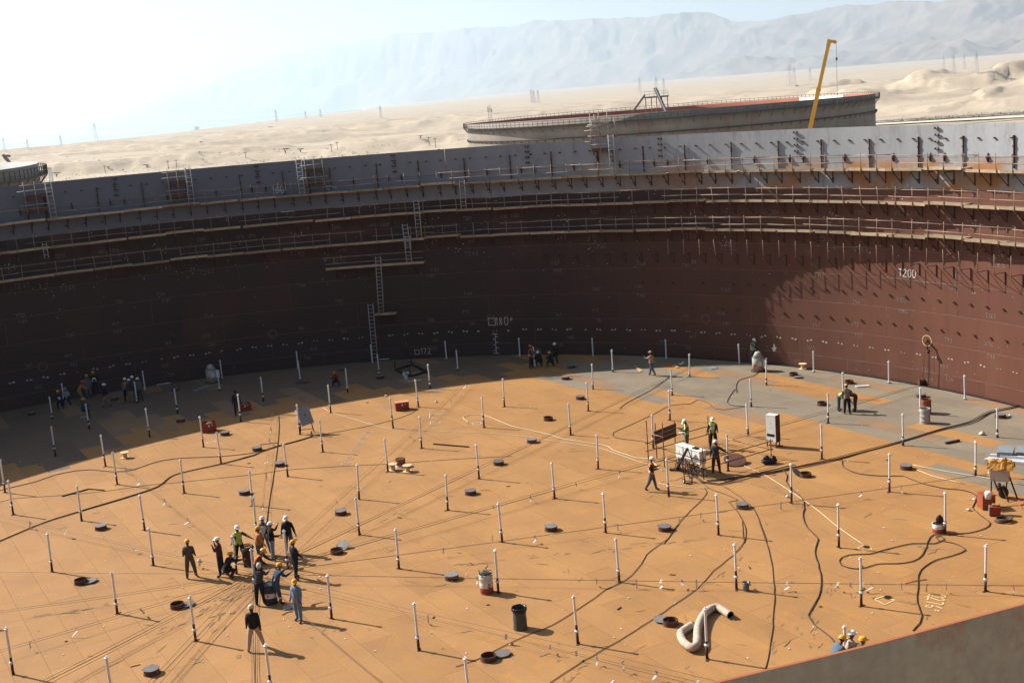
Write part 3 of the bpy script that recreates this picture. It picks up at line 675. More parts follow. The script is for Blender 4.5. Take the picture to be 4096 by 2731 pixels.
def hanging(lab, c, x0, x1, ytop, ymid, ylow, tall=0, extra=()):
    t = thing('hanging_platform', lab, 'scaffold', group='platforms hung from the rim'); off = 1.0
    a0, zt = WP(c, x0, ytop, RT-off); a1, _ = WP(c, x1, ytop, RT-off); _, zm = WP(c, (x0+x1)/2, ymid, RT-off)
    _, zl = WP(c, (x0+x1)/2, ylow, RT-off) if ylow else (0, None); L = abs(a1-a0)*RT
    for z in [zm]+([zl] if ylow else []):
        b = MB()
        for q in range(3): b.box((.2+q*.26, 0, .02), (.25, L, .045))
        b.box((off-.04, 0, .1), (.04, L*1.02, .24)); on_wall('plank_bay', b.mesh('plank_bay', M_DKBROWN if c != 'V' else M_DKBROWN), t, (a0+a1)/2, z)
        for s in (.1, .9): on_wall('bracket', ME_BRACKET, t, a0+(a1-a0)*s, z-.02)
    for s in (0.02, .5, .98):
        b = MB(); z0 = (zl if ylow else zm)-.2; b.tube([pol(RT-off, a0+(a1-a0)*s, z0), pol(RT-off, a0+(a1-a0)*s, zt+.25+tall)], .032, 6); obj('upright', b, M_LTUBE, t)
    for z in [zt, zt-.42, zm+.5]+([zl+.5] if ylow else []):
        b = MB(); k = random.uniform(.12, .4)*(1 if random.random() < .5 else .4); b.tube([pol(RT-off-.04, a0-(a1-a0)*k, z), pol(RT-off-.04, a1+(a1-a0)*k*.7, z+.03)], .032, 6); obj('guard_rail', b, M_LTUBE, t)
    for cc, p, q in extra:
        pa, pz = WP(cc, *p, RT-off); qa, qz = WP(cc, *q, RT-off); b = MB(); b.tube([pol(RT-off-.08, pa, pz), pol(RT-off+.1, qa, qz)], .034, 6); obj('brace', b, M_LTUBE, t)
    return t
hanging('platform hung from the rim nearest the left end of the wall', 'T', 210, 420, 560, 665, 795)
hanging('second hanging platform from the left, two dark boards with tube rails', 'T', 1530, 1710, 440, 540, 660)
hanging('third hanging platform from the left, right of its ladder', 'U', 440, 610, 555, 655, 770)
hanging('platform with crossed tubes standing above the rim, in front of the grey tank', 'V', 1285, 1450, 690, 930, None, .75,
        [('V', (1300, 720), (1480, 650)), ('V', (1310, 715), (1400, 670)), ('V', (1295, 635), (1350, 915)), ('V', (1318, 632), (1372, 915)), ('V', (1320, 595), (1385, 800)), ('V', (1335, 595), (1365, 700)), ('V', (1508, 632), (1530, 805)), ('V', (1250, 705), (1545, 680)), ('V', (1268, 795), (1495, 780)), ('V', (1243, 845), (1330, 845))])
# odd loose tubes and a pole standing at the rim
t = thing('marker_pole', 'thin pole standing up against the grey course at centre', 'pole'); b = MB(); p, q = at_wall('U', 1748, 678, .5), at_wall('U', 1732, 448, .3); b.tube([p, q], .03, 6); obj('pole', b, M_TUBE, t)
# pulley in the yellow ring with its rope down to a winch on the deck
t = thing('hook_block', 'dark pulley block hanging by the yellow chalk ring on the right wall', 'pulley'); a, z = WP('K', 1460, 1062)
b = MB(); b.bar(pol(RT-.02, a, z+.05), pol(RT-.35, a-.004, z-.05), .1, .14); b.tube([pol(RT-.3, a-.004, z-.05), pol(RT-.35, a-.007, z-.5)], .05, 6); b.ball(pol(RT-.35, a-.008, z-.62), .13, 8, 5); obj('block', b, M_RUSTSTEEL, t)
zb = .15; ab, _ = WP('K', 1500, 1475)
b = MB(); b.tube([pol(RT-.35, a-.008, z-.7), pol(RT-.3, ab, zb)], .018, 5); b.tube([pol(RT-.1, a, z), pol(RT-.25, WP('K', 1438, 1440)[0], zb)], .012, 5); obj('rope', b, M_CABLE, t)
t = thing('winch', 'small dark winch at the foot of the right wall', 'winch', G('H', 1420, 92)); b = MB(); b.box((0, 0, .05), (.6, .4, .06)); b.tube([(-.2, 0, .25), (.2, 0, .25)], .16, 10); b.tube([(-.26, 0, .25), (-.2, 0, .25)], .22, 10); b.tube([(.2, 0, .25), (.26, 0, .25)], .22, 10); b.bar((-.23, .15, .05), (-.23, 0, .3), .05, .05); b.bar((.23, .15, .05), (.23, 0, .3), .05, .05); obj('drum', b, M_RUSTSTEEL, t)
# ================================================================== the neighbouring tanks
M_TSHELL = mat('weathered tank shell', (.26, .225, .185), (.20, .17, .14), (.24, .13, .08), scale=.22, stretch=(1, 1, .25), rough=.75, fine=.08)
M_TLOW = mat('rusty lower courses', (.20, .12, .09), (.24, .17, .13), (.15, .085, .06), scale=.2, stretch=(1, 1, .3), rough=.8, fine=.08)
M_TIN = mat('red oxide lining', (.36, .115, .07), (.31, .10, .06), scale=.2, rough=.8)
M_TWHITE = mat('white lining', (.72, .73, .72), (.62, .63, .62), scale=.2, rough=.7)
M_GIRD = mat('wind girder steel', (.13, .11, .095), (.10, .07, .055), scale=.6, rough=.8)
def annulus(b, r0, r1, z, a0=0, a1=2*math.pi, n=160, m=0):
    n0 = len(b.v)
    for i in range(n+1):
        a = a0+(a1-a0)*i/n; c, s = math.cos(a), math.sin(a); b.v += [(r0*c, r0*s, z), (r1*c, r1*s, z)]
    for i in range(n): b.face((n0+2*i, n0+2*i+1, n0+2*i+3, n0+2*i+2), m)
def big_tank(c, R, zt, label, tilt=0.0, tdir=0.0, white=None, lining=None):
    t = thing('oil_tank', label, 'tank', (c[0], c[1], 0))
    n = 180
    def top(a): return zt-tilt*(.5+.5*math.cos(a-tdir))
    levels = [-3.2, zt-10.5, zt-8.2, zt-5.9, zt-3.3]
    for k in range(5):
        b = MB()
        for i in range(n+1):
            a = 2*math.pi*i/n; c_, s_ = math.cos(a), math.sin(a); z0 = levels[k]; z1 = levels[k+1] if k < 4 else top(a)
            for r in (R, R-.03): b.v += [(r*c_, r*s_, z0), (r*c_, r*s_, z1)]
        for i in range(n):
            p = 4*i; q = p+4; a = 2*math.pi*(i+.5)/n
            b.face((p, p+1, q+1, q), 0, True); mi = 1
            if white and white[0] < a < white[1]: mi = 2
            b.face((p+2, q+2, q+3, p+3), mi, True)
            if k == 4: b.face((p+1, p+3, q+3, q+1), 1)
        obj('shell_course', b, [M_TLOW if k < 2 else M_TSHELL, lining or M_TIN, M_TWHITE], t)
    b = MB(); annulus(b, R, R+1.0, zt-1.35); annulus(b, R, R+1.0, zt-1.40); b.lathe([(R+1.0, zt-1.42), (R+1.0, zt-1.25)], 160, cap=False); obj('wind_girder', b, M_GIRD, t)
    b = MB(); b.lathe([(R, zt-4.25), (R+.42, zt-4.2), (R+.42, zt-4.05), (R, zt-4.0)], 160, cap=False); obj('stiffener_ring', b, M_GIRD, t)
    b = MB()
    for h in (.55, 1.08): b.tube([(( R+.98)*math.cos(2*math.pi*i/160), (R+.98)*math.sin(2*math.pi*i/160), zt-1.35+h) for i in range(160)], .045, 4, closed=True)
    for i in range(230):
        a = 2*math.pi*i/230; b.bar(((R+.98)*math.cos(a), (R+.98)*math.sin(a), zt-1.35), ((R+.98)*math.cos(a), (R+.98)*math.sin(a), zt-.25), .085, .085)
    tag(obj('railing', b, M_GIRD, t), kind='stuff')
    b = MB()
    for i in range(110):
        a = 2*math.pi*i/110; e = Vector((math.cos(a), math.sin(a), 0)); b.bar(e*(R+.95)+Vector((0, 0, zt-1.45)), e*(R+.02)+Vector((0, 0, zt-2.6)), .07, .07)
    for i in range(130):
        a = 2*math.pi*i/130; e = Vector((math.cos(a), math.sin(a), 0)); b.bar(e*(R+.4)+Vector((0, 0, zt-4.28)), e*(R+.02)+Vector((0, 0, zt-4.7)), .06, .12)
    tag(obj('bracket', b, M_GIRD, t), kind='stuff')
    b = MB(); annulus(b, .01, R-.1, zt-6); obj('roof_deck', b, lining or M_TIN, t)
    return t
aL, _ = azel(*px('V', 160, 700)); aR, _ = azel(*px('X', 2300, 700)); half = (aR-aL)/2; aC = (aR+aL)/2
dB = RT/math.sin(half); eN = azel(2682, 444)[1]; ztB = CAM.z+(dB-RT)*math.tan(eN)
cB = (CAM.x+dB*math.sin(aC), CAM.y+dB*math.cos(aC))
back = math.atan2(math.cos(aC), math.sin(aC))
TB = big_tank(cB, RT, ztB, 'finished grey tank with red lining seen beyond the rim', tilt=1.0, tdir=back, white=(back-1.15, back-.80))
# gantry with two stairs over the far tank's rim
gp = Vector((cB[0]+(RT-9)*math.cos(back+.10), cB[1]+(RT-9)*math.sin(back+.10), 0))
gu = azel(*px('V', 1900, 520)); dG = dB-10; gp = Vector((CAM.x+dG*math.sin(gu[0]), CAM.y+dG*math.cos(gu[0]), ztB))
t = thing('stair_gantry', 'grey steel gantry with sloping stairs on the far tank', 'gantry', gp); side = Vector((math.cos(gu[0]), -math.sin(gu[0]), 0))
M_GSTEEL = mat('gantry steel', (.25, .25, .25), (.18, .17, .165), scale=1, rough=.6)
b = MB(); b.box((0, 0, 2.6), (5.6, 3, .35), rz=-gu[0]); obj('platform', b, M_GSTEEL, t)
for s in (-2.5, -1.2, 0, 1.2, 2.5):
    b = MB(); b.bar(side*s+Vector((0, 0, -6)), side*s+Vector((0, 0, 2.5)), .18, .18); obj('leg', b, M_GSTEEL, t)
b = MB()
for s in (-2.7, -1.6, -.5, .6, 1.7, 2.7): b.bar(side*s+Vector((0, 0, 2.7)), side*s+Vector((0, 0, 3.9)), .06, .06)
for h in (3.3, 3.9): b.bar(side*-2.7+Vector((0, 0, h)), side*2.7+Vector((0, 0, h)), .06, .06)
obj('railing', b, M_GSTEEL, t)
fw = Vector((math.sin(gu[0]), math.cos(gu[0]), 0))
for p, q in ((side*-2.6+Vector((0, 0, 3.2)), side*-6.4+Vector((0, 0, -1.4))), (side*-.2+Vector((0, 0, 4.6)), side*2.5-fw*6+Vector((0, 0, -2.2)))):
    b = MB()
    for e in (-.5, .5): b.bar(p+fw*e, q+fw*e, .14, .45)
    b.bar(p+fw*.0, q+fw*.0, .9, .06)
    obj('stair_flight', b, M_GSTEEL, t)
# tank cut off by the left edge
eA, _ = azel(*px('T', 358, 420)); L_ = 165.0; zA = CAM.z+L_*math.tan(azel(*px('T', 372, 345))[1]); dA = math.hypot(L_, RT); cAz = eA-math.asin(RT/dA)
cA = (CAM.x+dA*math.sin(cAz), CAM.y+dA*math.cos(cAz))
big_tank(cA, RT, zA, 'brown tank cut off by the left edge of the photo', lining=mat('dusty grey lining', (.40, .39, .36), (.34, .33, .31), scale=.2, rough=.8))
# boom tip showing over that tank
p0 = ray(*px('T', 85, 342)); p1 = ray(*px('T', 42, 292)); k = 245
def crane(name, label, base, head, secs, w, col, hook=None):
    """telescopic boom on a wheeled carrier that stands on the ground"""
    base = Vector(base); head = Vector(head); t = thing(name, label, 'crane', (base.x, base.y, gz(base.x, base.y))); o = t.location.copy()
    d = head-base; L = d.length; e = d/L
    foot = base-e*((base.z-(o.z+2.6))/e.z) if abs(e.z) > .05 else base
    M_BOOM = col; q = foot
    n = secs; cuts = [0]+[.28+.72*i/(n-1) if n > 1 else 1 for i in range(n)]
    tot = head-foot
    for i in range(n):
        b = MB(); a_, c_ = foot+tot*cuts[i], foot+tot*cuts[i+1]; ww = w*(1-.13*i)
        b.bar(a_-o, c_-o, ww, ww*1.25); b.bar(c_-o-e*.35, c_-o, ww*1.25, ww*1.45); obj('boom_section', b, M_BOOM, t)
    hd = Vector((_rt.x, _rt.y, 0)).normalized()
    b = MB(); b.bar(head-o-e*.5, head-o+e*.5, w*.85, w*.9); b.bar(head-o+e*.2, head-o+e*.15+hd*.9, .22, .36); b.tube([head-o+hd*.85+Vector((0, -.2, .05)), head-o+hd*.85+Vector((0, .2, .05))], .22, 10); obj('boom_head', b, M_BOOM, t)
    if hook:
        b = MB(); hp = head+hd*1.0; b.tube([hp-o, hp-o-Vector((0, 0, hook))], .028, 5); obj('hoist_rope', b, M_STRING, t)
        b = MB(); b.box(hp-o-Vector((0, 0, 2.2)), (.22, .22, .4)); b.box(hp-o-Vector((0, 0, hook)), (.26, .26, .6)); b.tube([hp-o-Vector((0, 0, hook+.4)), hp-o-Vector((.2, 0, hook+.8)), hp-o-Vector((-.15, 0, hook+1.0))], .07, 5); obj('hook', b, M_STRING, t)
    fo = Vector((foot.x-o.x, foot.y-o.y, 0))
    b = MB(); b.box(fo+Vector((0, 0, 1.35)), (9, 2.7, .7)); b.box(fo+Vector((-3.6, 0, 2.3)), (1.8, 2.5, 1.3)); b.box(fo+Vector((1, .9, 2.5)), (2, 1, 1.5)); obj('carrier', b, col, t)
    for x in (-3.4, -1.9, 1.6, 3.2):
        for y in (-1.15, 1.15): b = MB(); b.tube([fo+Vector((x, y-.2, .65)), fo+Vector((x, y+.2, .65))], .65, 12); obj('wheel', b, M_BLACK, t)
    return t
M_YEL = mat('crane yellow', (.78, .40, .05), (.70, .35, .045), scale=.5, rough=.45)
bu, hu = px('X', 1700, 948), px('X', 1872, 168); dc = 178
bp = ray(*bu); hp_ = ray(*hu); bp = CAM+bp*(dc/math.hypot(bp.x, bp.y)); hp_ = CAM+hp_*(dc/math.hypot(hp_.x, hp_.y))
crane('mobile_crane', 'tall yellow telescopic crane boom between the two tanks', bp, hp_, 4, .62, M_YEL, 13)
p0 = CAM+p0*k; p1 = CAM+p1*k
crane('mobile_crane', 'short dark boom tip poking up behind the tank at the left edge', p0, p1, 2, .55, M_GSTEEL)

# ================================================================== masts, pylons, poles, trees on the plain
M_LATT = mat('lattice steel', (.48, .48, .49), (.42, .42, .43), scale=.5, rough=.6)
def ground_hit(u, v, far=3500.0):
    d = ray(u, v); h = math.hypot(d.x, d.y)
    r = np.arange(480, far, 6.0); X, Y, Z = CAM.x+d.x/h*r, CAM.y+d.y/h*r, CAM.z+d.z/h*r; g = ground(X, Y); k = np.nonzero(Z < g)[0]; i = k[0] if len(k) else len(r)-1
    return Vector((X[i], Y[i], g[i]))
def lattice(b, h, w0, w1, n, r, dish=False):
    for s in range(n):
        z0, z1 = h*s/n, h*(s+1)/n; a, c = w0+(w1-w0)*s/n, w0+(w1-w0)*(s+1)/n
        for i in range(4):
            sx, sy = [(1, 1), (1, -1), (-1, -1), (-1, 1)][i]; tx, ty = [(1, 1), (1, -1), (-1, -1), (-1, 1)][(i+1) % 4]
            b.bar((sx*a, sy*a, z0), (sx*c, sy*c, z1), r, r); b.bar((sx*a, sy*a, z0), (tx*c, ty*c, z1), r*.6, r*.6); b.bar((sx*c, sy*c, z1), (tx*c, ty*c, z1), r*.6, r*.6)
def pylon(u0, v0, u1, v1, label, wide=.1, arms=2, dist=None, group='lattice pylons on the plain'):
    base = ground_hit(u0, v0, dist or 3300); D_ = (base-CAM).to_2d().length; h = abs(v1-v0)/FOC*D_*1.02
    t = thing('power_pylon', label, 'pylon', base, rz=.5, group=group); b = MB(); r = max(.12, D_/FOC*.55)
    lattice(b, h, h*wide, h*.02, 7, r); obj('mast', b, M_LATT, t); b = MB()
    for k in range(arms): b.bar((-h*.15, 0, h*(.86-.12*k)), (h*.15, 0, h*(.86-.12*k)), r, r); b.bar((-h*.15, 0, h*(.86-.12*k)), (0, 0, h*(.93-.12*k)), r*.7, r*.7); b.bar((h*.15, 0, h*(.86-.12*k)), (0, 0, h*(.93-.12*k)), r*.7, r*.7)
    obj('crossarm', b, M_LATT, t)
def zp(x, y): return x/2.297, 300+y/2.297
def z8(x, y): return 3000+x/2.146, y/2.146
PY = [(zp(885, 607), zp(870, 458), 'largest lattice pylon on the left skyline'), (zp(990, 588), zp(988, 528), 'faint pylon just right of the largest pylon on the left'), (zp(1268, 552), zp(1262, 478), 'faint pylon midway between the two skyline pylons at left'),
      (zp(1480, 527), zp(1478, 452), 'thin pylon left of the paired portal masts on the skyline'), (zp(1798, 488), zp(1790, 365), 'left mast of the paired pylons on the skyline'), (zp(1818, 487), zp(1818, 368), 'right mast of the paired pylons on the skyline'), (zp(2032, 455), zp(2028, 392), 'small pylon right of the paired skyline masts'),
      (zp(45, 705), zp(42, 600), 'palest pylon at the left edge of the skyline'), (zp(258, 680), zp(256, 600), 'second pale pylon from the left edge of the skyline'), (zp(562, 642), zp(558, 560), 'pale pylon left of the largest skyline pylon'),
      (z8(1742, 640), z8(1738, 474), 'tall pylon second from left in the far right group'), (z8(1660, 590), z8(1658, 488), 'leftmost pylon of the far right group'), (z8(1835, 600), z8(1833, 478), 'third pylon of the far right group'), (z8(1940, 640), z8(1938, 478), 'rightmost pylon of the far right group'),
      (z8(340, 745), z8(338, 568), 'left one of the twin pylons left of the crane boom'), (z8(380, 740), z8(378, 590), 'right one of the twin pylons left of the crane boom'), (z8(515, 690), z8(514, 592), 'single pylon next to the crane boom'),
      (px('V', 750, 490), px('V', 740, 375), 'left pylon of three above the grey tank'), (px('V', 775, 490), px('V', 768, 380), 'middle pylon of three above the grey tank'), (px('V', 812, 490), px('V', 806, 376), 'right pylon of three above the grey tank'),
      (px('V', 1745, 420), px('V', 1742, 265), 'left pylon beyond the stair gantry'), (px('V', 1895, 400), px('V', 1890, 255), 'middle pylon beyond the stair gantry'), (px('V', 1965, 410), px('V', 1962, 270), 'right pylon beyond the stair gantry'),
      (px('U', 190, 200), px('U', 186, 100), 'pylon left on the pale middle plain'), (px('U', 455, 150), px('U', 450, 88), 'small pylon on the pale plain, right of the first'), (px('U', 595, 160), px('U', 592, 90), 'thin pylon on the pale middle plain'), (px('U', 1148, 170), px('U', 1142, 60), 'pylon above the dug banks at centre')]
for (a, c, lab) in PY: pylon(*a, *c, lab, dist=4200)
# telecom mast left of the grey tank
u0, v0 = px('V', 372, 642); u1, v1 = px('V', 360, 432); base = ground_hit(u0, v0, 900); D_ = (base-CAM).to_2d().length; h = (v0-v1)/FOC*D_
t = thing('telecom_mast', 'lattice telecom mast left of the grey tank', 'mast', base); b = MB(); lattice(b, h, h*.085, h*.06, 8, .22); obj('mast', b, M_LATT, t)
b = MB()
for k in range(7): a = k*.9; b.box((h*.09*math.cos(a), h*.09*math.sin(a), h*(.80+.03*(k % 4))), (.5, .5, 2.0))
b.bar((0, 0, h), (0, 0, h*1.08), .2, .2); obj('antenna', b, M_LATT, t)
# small H poles along the scrub
M_POLE = mat('weathered pole', (.22, .19, .16), (.17, .14, .12), scale=1, rough=.8)
for c, x, y0, y1, lab in (('T', 1548, 405, 332, 'left of two thin poles above the second hanging platform'), ('T', 1625, 400, 325, 'right of two thin poles above the second hanging platform'), ('U', 695, 490, 425, 'left of two thin poles on the scrub at centre left'), ('U', 752, 487, 418, 'right of two thin poles on the scrub at centre left'),
                          ('U', 1592, 440, 358, 'left of two poles beside the grey tank'), ('U', 1650, 440, 352, 'right of two poles beside the grey tank, with a stay'), ('T', 2260, 325, 270, 'thin pole far right of the left scrub belt'), ('T', 968, 445, 378, 'thin pole on the scrub belt left of the dark trees')):
    base = ground_hit(*px(c, x, y0), 700); D_ = (base-CAM).to_2d().length; h = (y0-y1)/S_/FOC*D_; t = thing('utility_pole', lab, 'pole', base); b = MB(); b.tube([(0, 0, -.3), (0, 0, h)], .16, 6); obj('pole', b, M_POLE, t)
    b = MB(); b.bar((-1, 0, h*.9), (1, 0, h*.9), .2, .2); obj('crossarm', b, M_POLE, t)
# lamp mast by the left tank
base = ground_hit(*px('T', 472, 510), 640); D_ = (base-CAM).to_2d().length; h = (510-393)/S_/FOC*D_; t = thing('mast', 'slim white lattice mast just right of the left tank', 'mast', base); b = MB(); lattice(b, h, .7, .5, 6, .16); obj('mast', b, M_WHITE, t); b = MB(); b.box((0, 0, h), (1.6, 1.2, .9)); obj('head', b, M_WHITE, t)
# trees and scrub
M_LEAF = mat('dusty foliage', (.085, .09, .05), (.12, .12, .075), (.06, .065, .035), scale=.6, rough=.9, rnd=.2); M_BARK = mat('bark', (.12, .09, .065), rough=.9)
def clump(b, c, r, n=10, sq=.6):
    for _ in range(n):
        d = Vector((random.gauss(0, 1), random.gauss(0, 1), random.gauss(0, sq))).normalized()*r*random.random()**.4; p = Vector(c)+Vector((d.x, d.y, d.z*sq)); s = r*random.uniform(.12, .3)
        q = [p+Vector((random.uniform(-s, s), random.uniform(-s, s), random.uniform(-s, s)*.8)) for _ in range(4)]; b.add(q, [(0, 1, 2), (0, 2, 3), (0, 3, 1), (1, 3, 2)])
def acacia(c, x, y, hpx, wpx, lab):
    base = ground_hit(*px(c, x, y), 720); D_ = (base-CAM).to_2d().length; h = hpx/S_/FOC*D_; w = wpx/S_/FOC*D_/2
    t = thing('acacia_tree', lab, 'tree', base); b = MB()
    for k in range(3): a = k*2.1; b.tube([(0, 0, -.2), (.1*w*math.cos(a), .1*w*math.sin(a), h*.35), (.55*w*math.cos(a), .55*w*math.sin(a), h*.8)], [.22, .15, .06], 6)
    obj('trunk', b, M_BARK, t); b = MB()
    for k in range(16): a = random.uniform(0, 6.28); rr_ = w*random.random()**.5; clump(b, (rr_*math.cos(a), rr_*math.sin(a), h*(.86-.1*(rr_/w))), w*.33, 26, .35)
    obj('crown', b, M_LEAF, t)
acacia('U', 272, 508, 42, 85, 'flat topped acacia above chalked 160'); acacia('U', 412, 500, 34, 62, 'smaller flat topped acacia right of the first one')
acacia('T', 522, 478, 42, 70, 'round dark acacia right of the left tank'); acacia('T', 1000, 430, 30, 40, 'small acacia on the left scrub belt'); acacia('T', 1352, 405, 26, 60, 'low spreading acacia on the left plain'); acacia('U', 1515, 398, 26, 48, 'bushy acacia on the sand left of the two poles')
b = MB(); n_ = 9000; rs = np.random.RandomState(4); az_ = np.radians(rs.uniform(-23, 24, n_)); pick = rs.rand(n_)
r_ = np.where(pick < .55, rs.normal(625, 28, n_), np.where(pick < .75, rs.normal(690, 60, n_), rs.uniform(700, 1400, n_))); r_ = np.where((az_ > R_(6)) & (pick < .7), rs.normal(572, 12, n_), r_)
bx, by = CAM.x+r_*np.sin(az_), CAM.y+r_*np.cos(az_); keep = (r_ > 560) & ((vnoise(bx/60, by/22, 2) > .42) | (rs.rand(n_) < .12)) & ((r_ < 720) | (rs.rand(n_) < .35))
bx, by, r_ = bx[keep][:3000], by[keep][:3000], r_[keep][:3000]; bz = ground(bx, by)
for x, y, z in zip(bx, by, bz): s = random.uniform(.5, 1.5); clump(b, (x, y, z+s*.42), s, 6, .6)
M_SCRUB = mat('pale desert scrub', (.15, .16, .10), (.22, .22, .15), (.10, .11, .065), scale=.05, rough=.95)
tag(obj('scrub', b, M_SCRUB), kind='stuff')
# low works buildings far off
for (c, x, y, w, h, lab) in (('X', 1580, 535, 26, 12, 'small dark shed far behind the crane boom'), ('X', 1725, 523, 90, 6, 'long low dark shed far behind the crane boom'), ('X', 1830, 493, 38, 8, 'low shed right of the crane boom'), ('U', 130, 212, 40, 14, 'pale hut far left on the middle plain'), ('T', 1850, 175, 20, 12, 'tiny white hut on the left plain')):
    base = ground_hit(*px(c, x, y), 2200); D_ = (base-CAM).to_2d().length; k = D_/FOC/S_; t = thing('shed', lab, 'shed', base)
    b = MB(); b.box((0, 0, h*k/2), (w*k, w*k*.5, h*k)); obj('wall', b, M_ASPH if 'dark' in lab or 'low' in lab else M_WHITE, t); b = MB(); W_, D2, H_ = w*k*.55, w*k*.3, h*k
    b.add([(-W_, -D2, H_), (W_, -D2, H_), (W_, D2, H_), (-W_, D2, H_), (-W_, 0, H_*1.3), (W_, 0, H_*1.3)], [(0, 1, 5, 4), (2, 3, 4, 5), (0, 4, 3), (1, 2, 5), (0, 3, 2, 1)]); obj('roof', b, M_GSTEEL, t)
# ================================================================== roof legs
# base x, base y, top x, top y in the photograph; standing places come from the base, heights from the top
LEGS = [('A', 8, 540, 48, 848), ('A', 70, 735, 122, 1050), ('A', 928, 315, 970, 608), ('A', 1033, 478, 1078, 775), ('A', 475, 245, 510, 515), ('A', 793, 42, 822, 265), ('A', 1342, 80, 1375, 335), ('A', 1835, 145, 1870, 430), ('A', 1995, 292, 2032, 585), ('A', 1655, 548, 1693, 855), ('A', 705, 790, 750, 1105), ('A', 1282, 875, 1330, 1195), ('A', 1357, 1180, 1410, 1518),
        ('B', 423, 200, 480, 545), ('B', 1015, 568, 1078, 930), ('B', 1738, 785, 1798, 1180), ('B', 68, 1078, 122, 1485), ('D', 290, 225, 338, 565), ('D', 460, 352, 508, 705), ('D', 770, 185, 808, 520), ('D', 1785, 170, 1828, 518), ('D', 1160, 585, 1210, 975), ('D', 1960, 830, 2010, 1265),
        ('E', 663, 92, 687, 345), ('E', 372, 265, 405, 545), ('E', 587, 418, 615, 705), ('E', 260, 635, 293, 930), ('E', 1233, 200, 1260, 487), ('E', 1470, 47, 1493, 292), ('E', 2267, 38, 2282, 290), ('E', 2075, 200, 2095, 482), ('E', 1493, 382, 1522, 672), ('E', 1183, 588, 1213, 885), ('E', 910, 825, 948, 1138), ('E', 910, 1135, 950, 1462), ('E', 2023, 635, 2050, 952), ('E', 1728, 925, 1762, 1238), ('E', 2230, 1180, 2262, 1532), ('E', 45, 22, 68, 240),
        ('G', 1590, 1055, 1602, 1272), ('G', 1840, 925, 1855, 1105), ('G', 822, 1095, 842, 1305), ('G', 1740, 845, 1750, 1000), ('G', 1058, 880, 1070, 1035), ('G', 1118, 962, 1133, 1150), ('G', 375, 940, 386, 1092), ('G', 390, 1028, 407, 1190),
        ('F', 683, 72, 702, 330), ('F', 522, 255, 540, 550), ('F', 770, 550, 792, 862), ('F', 372, 808, 392, 1132), ('F', 840, 1085, 862, 1445), ('F', 1282, 362, 1298, 668), ('F', 1425, 768, 1440, 1108), ('F', 1438, 145, 1452, 415), ('F', 2153, 272, 2170, 562), ('F', 1967, 537, 1985, 878), ('F', 1880, 1090, 1898, 1465), ('F', 2188, 45, 2197, 288),
        ('C', 1458, 1338, 1472, 1562), ('C', 738, 1045, 745, 1205), ('C', 915, 1148, 928, 1348), ('C', 733, 1283, 745, 1505), ('C', 1412, 1063, 1417, 1227), ('C', 1622, 1187, 1632, 1392), ('C', 2085, 1100, 2088, 1275), ('C', 2330, 1245, 2337, 1468), ('C', 60, 1045, 72, 1205), ('C', 205, 1138, 213, 1300),
        ('H', 548, 172, 553, 440), ('H', 1807, 10, 1808, 222), ('H', 1398, 120, 1398, 360), ('H', 2108, 312, 2107, 570), ('H', 1240, 362, 1242, 645), ('H', 488, 458, 495, 770), ('H', 210, 805, 217, 1175), ('H', 1113, 718, 1115, 1070), ('H', 1908, 615, 1907, 918), ('H', 1632, 1080, 1627, 1462), ('H', 643, 1178, 652, 1581), ('H', 686, -30, 690, 215),
        ('K', 418, 1165, 420, 1350), ('K', 1107, 1255, 1110, 1452), ('L', 852, 408, 857, 860), ('L', 2000, 305, 1997, 725), ('M', 778, 290, 795, 705), ('M', 508, 878, 525, 1345), ('N', 360, 350, 390, 738), ('N', 1475, 245, 1500, 640), ('N', 1093, 770, 1120, 1205),
        ('Q', 1303, 890, 1332, 1052), ('Q', 2015, 790, 2042, 950), ('Q', 1997, 880, 2018, 1060), ('Q', 580, 1005, 590, 1170), ('Q', 1240, 985, 1260, 1175), ('Q', 2190, 1100, 2212, 1345), ('Q', 453, 1125, 482, 1320), ('Q', 1605, 1055, 1632, 1270), ('A', 2288, 658, 2322, 967), ('A', 2318, 900, 2358, 1231)]
HALF = [('B', 975, 1325), ('D', 603, 1212), ('N', 90, 1330), ('N', 1437, 1550), ('L', 700, 1045)]     # feet below the frame or hidden: 2 m tall
OFFL = [('B', -350, 440), ('B', -330, 1010)]                                                            # their shadows reach into the left edge
b = MB(); b.lathe([(.001, 0), (.056, 0), (.056, 1), (.001, 1)], 10, sm=True, cap=False); ME_UNITTUBE = b.mesh('sleeve', M_SLEEVE)
b = MB(); b.lathe([(.05, 0), (.05, 1.40)], 10, cap=False); ME_PIPE = b.mesh('pipe', M_GALV)
b = MB(); b.lathe([(.05, -.05), (.066, -.05), (.066, -.005), (.095, -.005), (.095, .025), (.066, .025), (.066, .055), (.05, .055)], 12, sm=False); ME_COLLAR = b.mesh('collar', M_GALV)
b = MB(); b.lathe([(.001, -.01), (.085, -.01), (.085, .02), (.03, .035), (.03, .09), (.001, .09)], 12, sm=False); b.box((.055, 0, .05), (.035, .03, .07)); ME_CAP = b.mesh('cap', M_GALV)
b = MB(); b.box((0, 0, .008), (.30, .10, .016)); ME_FOOT = b.mesh('foot_bar', M_SLEEVE)
b = MB(); b.lathe([(.0505, 0), (.0505, .10), (.0502, .16)], 10, cap=False); ME_STAIN = b.mesh('soot_band', M_SLEEVE)
legs = []
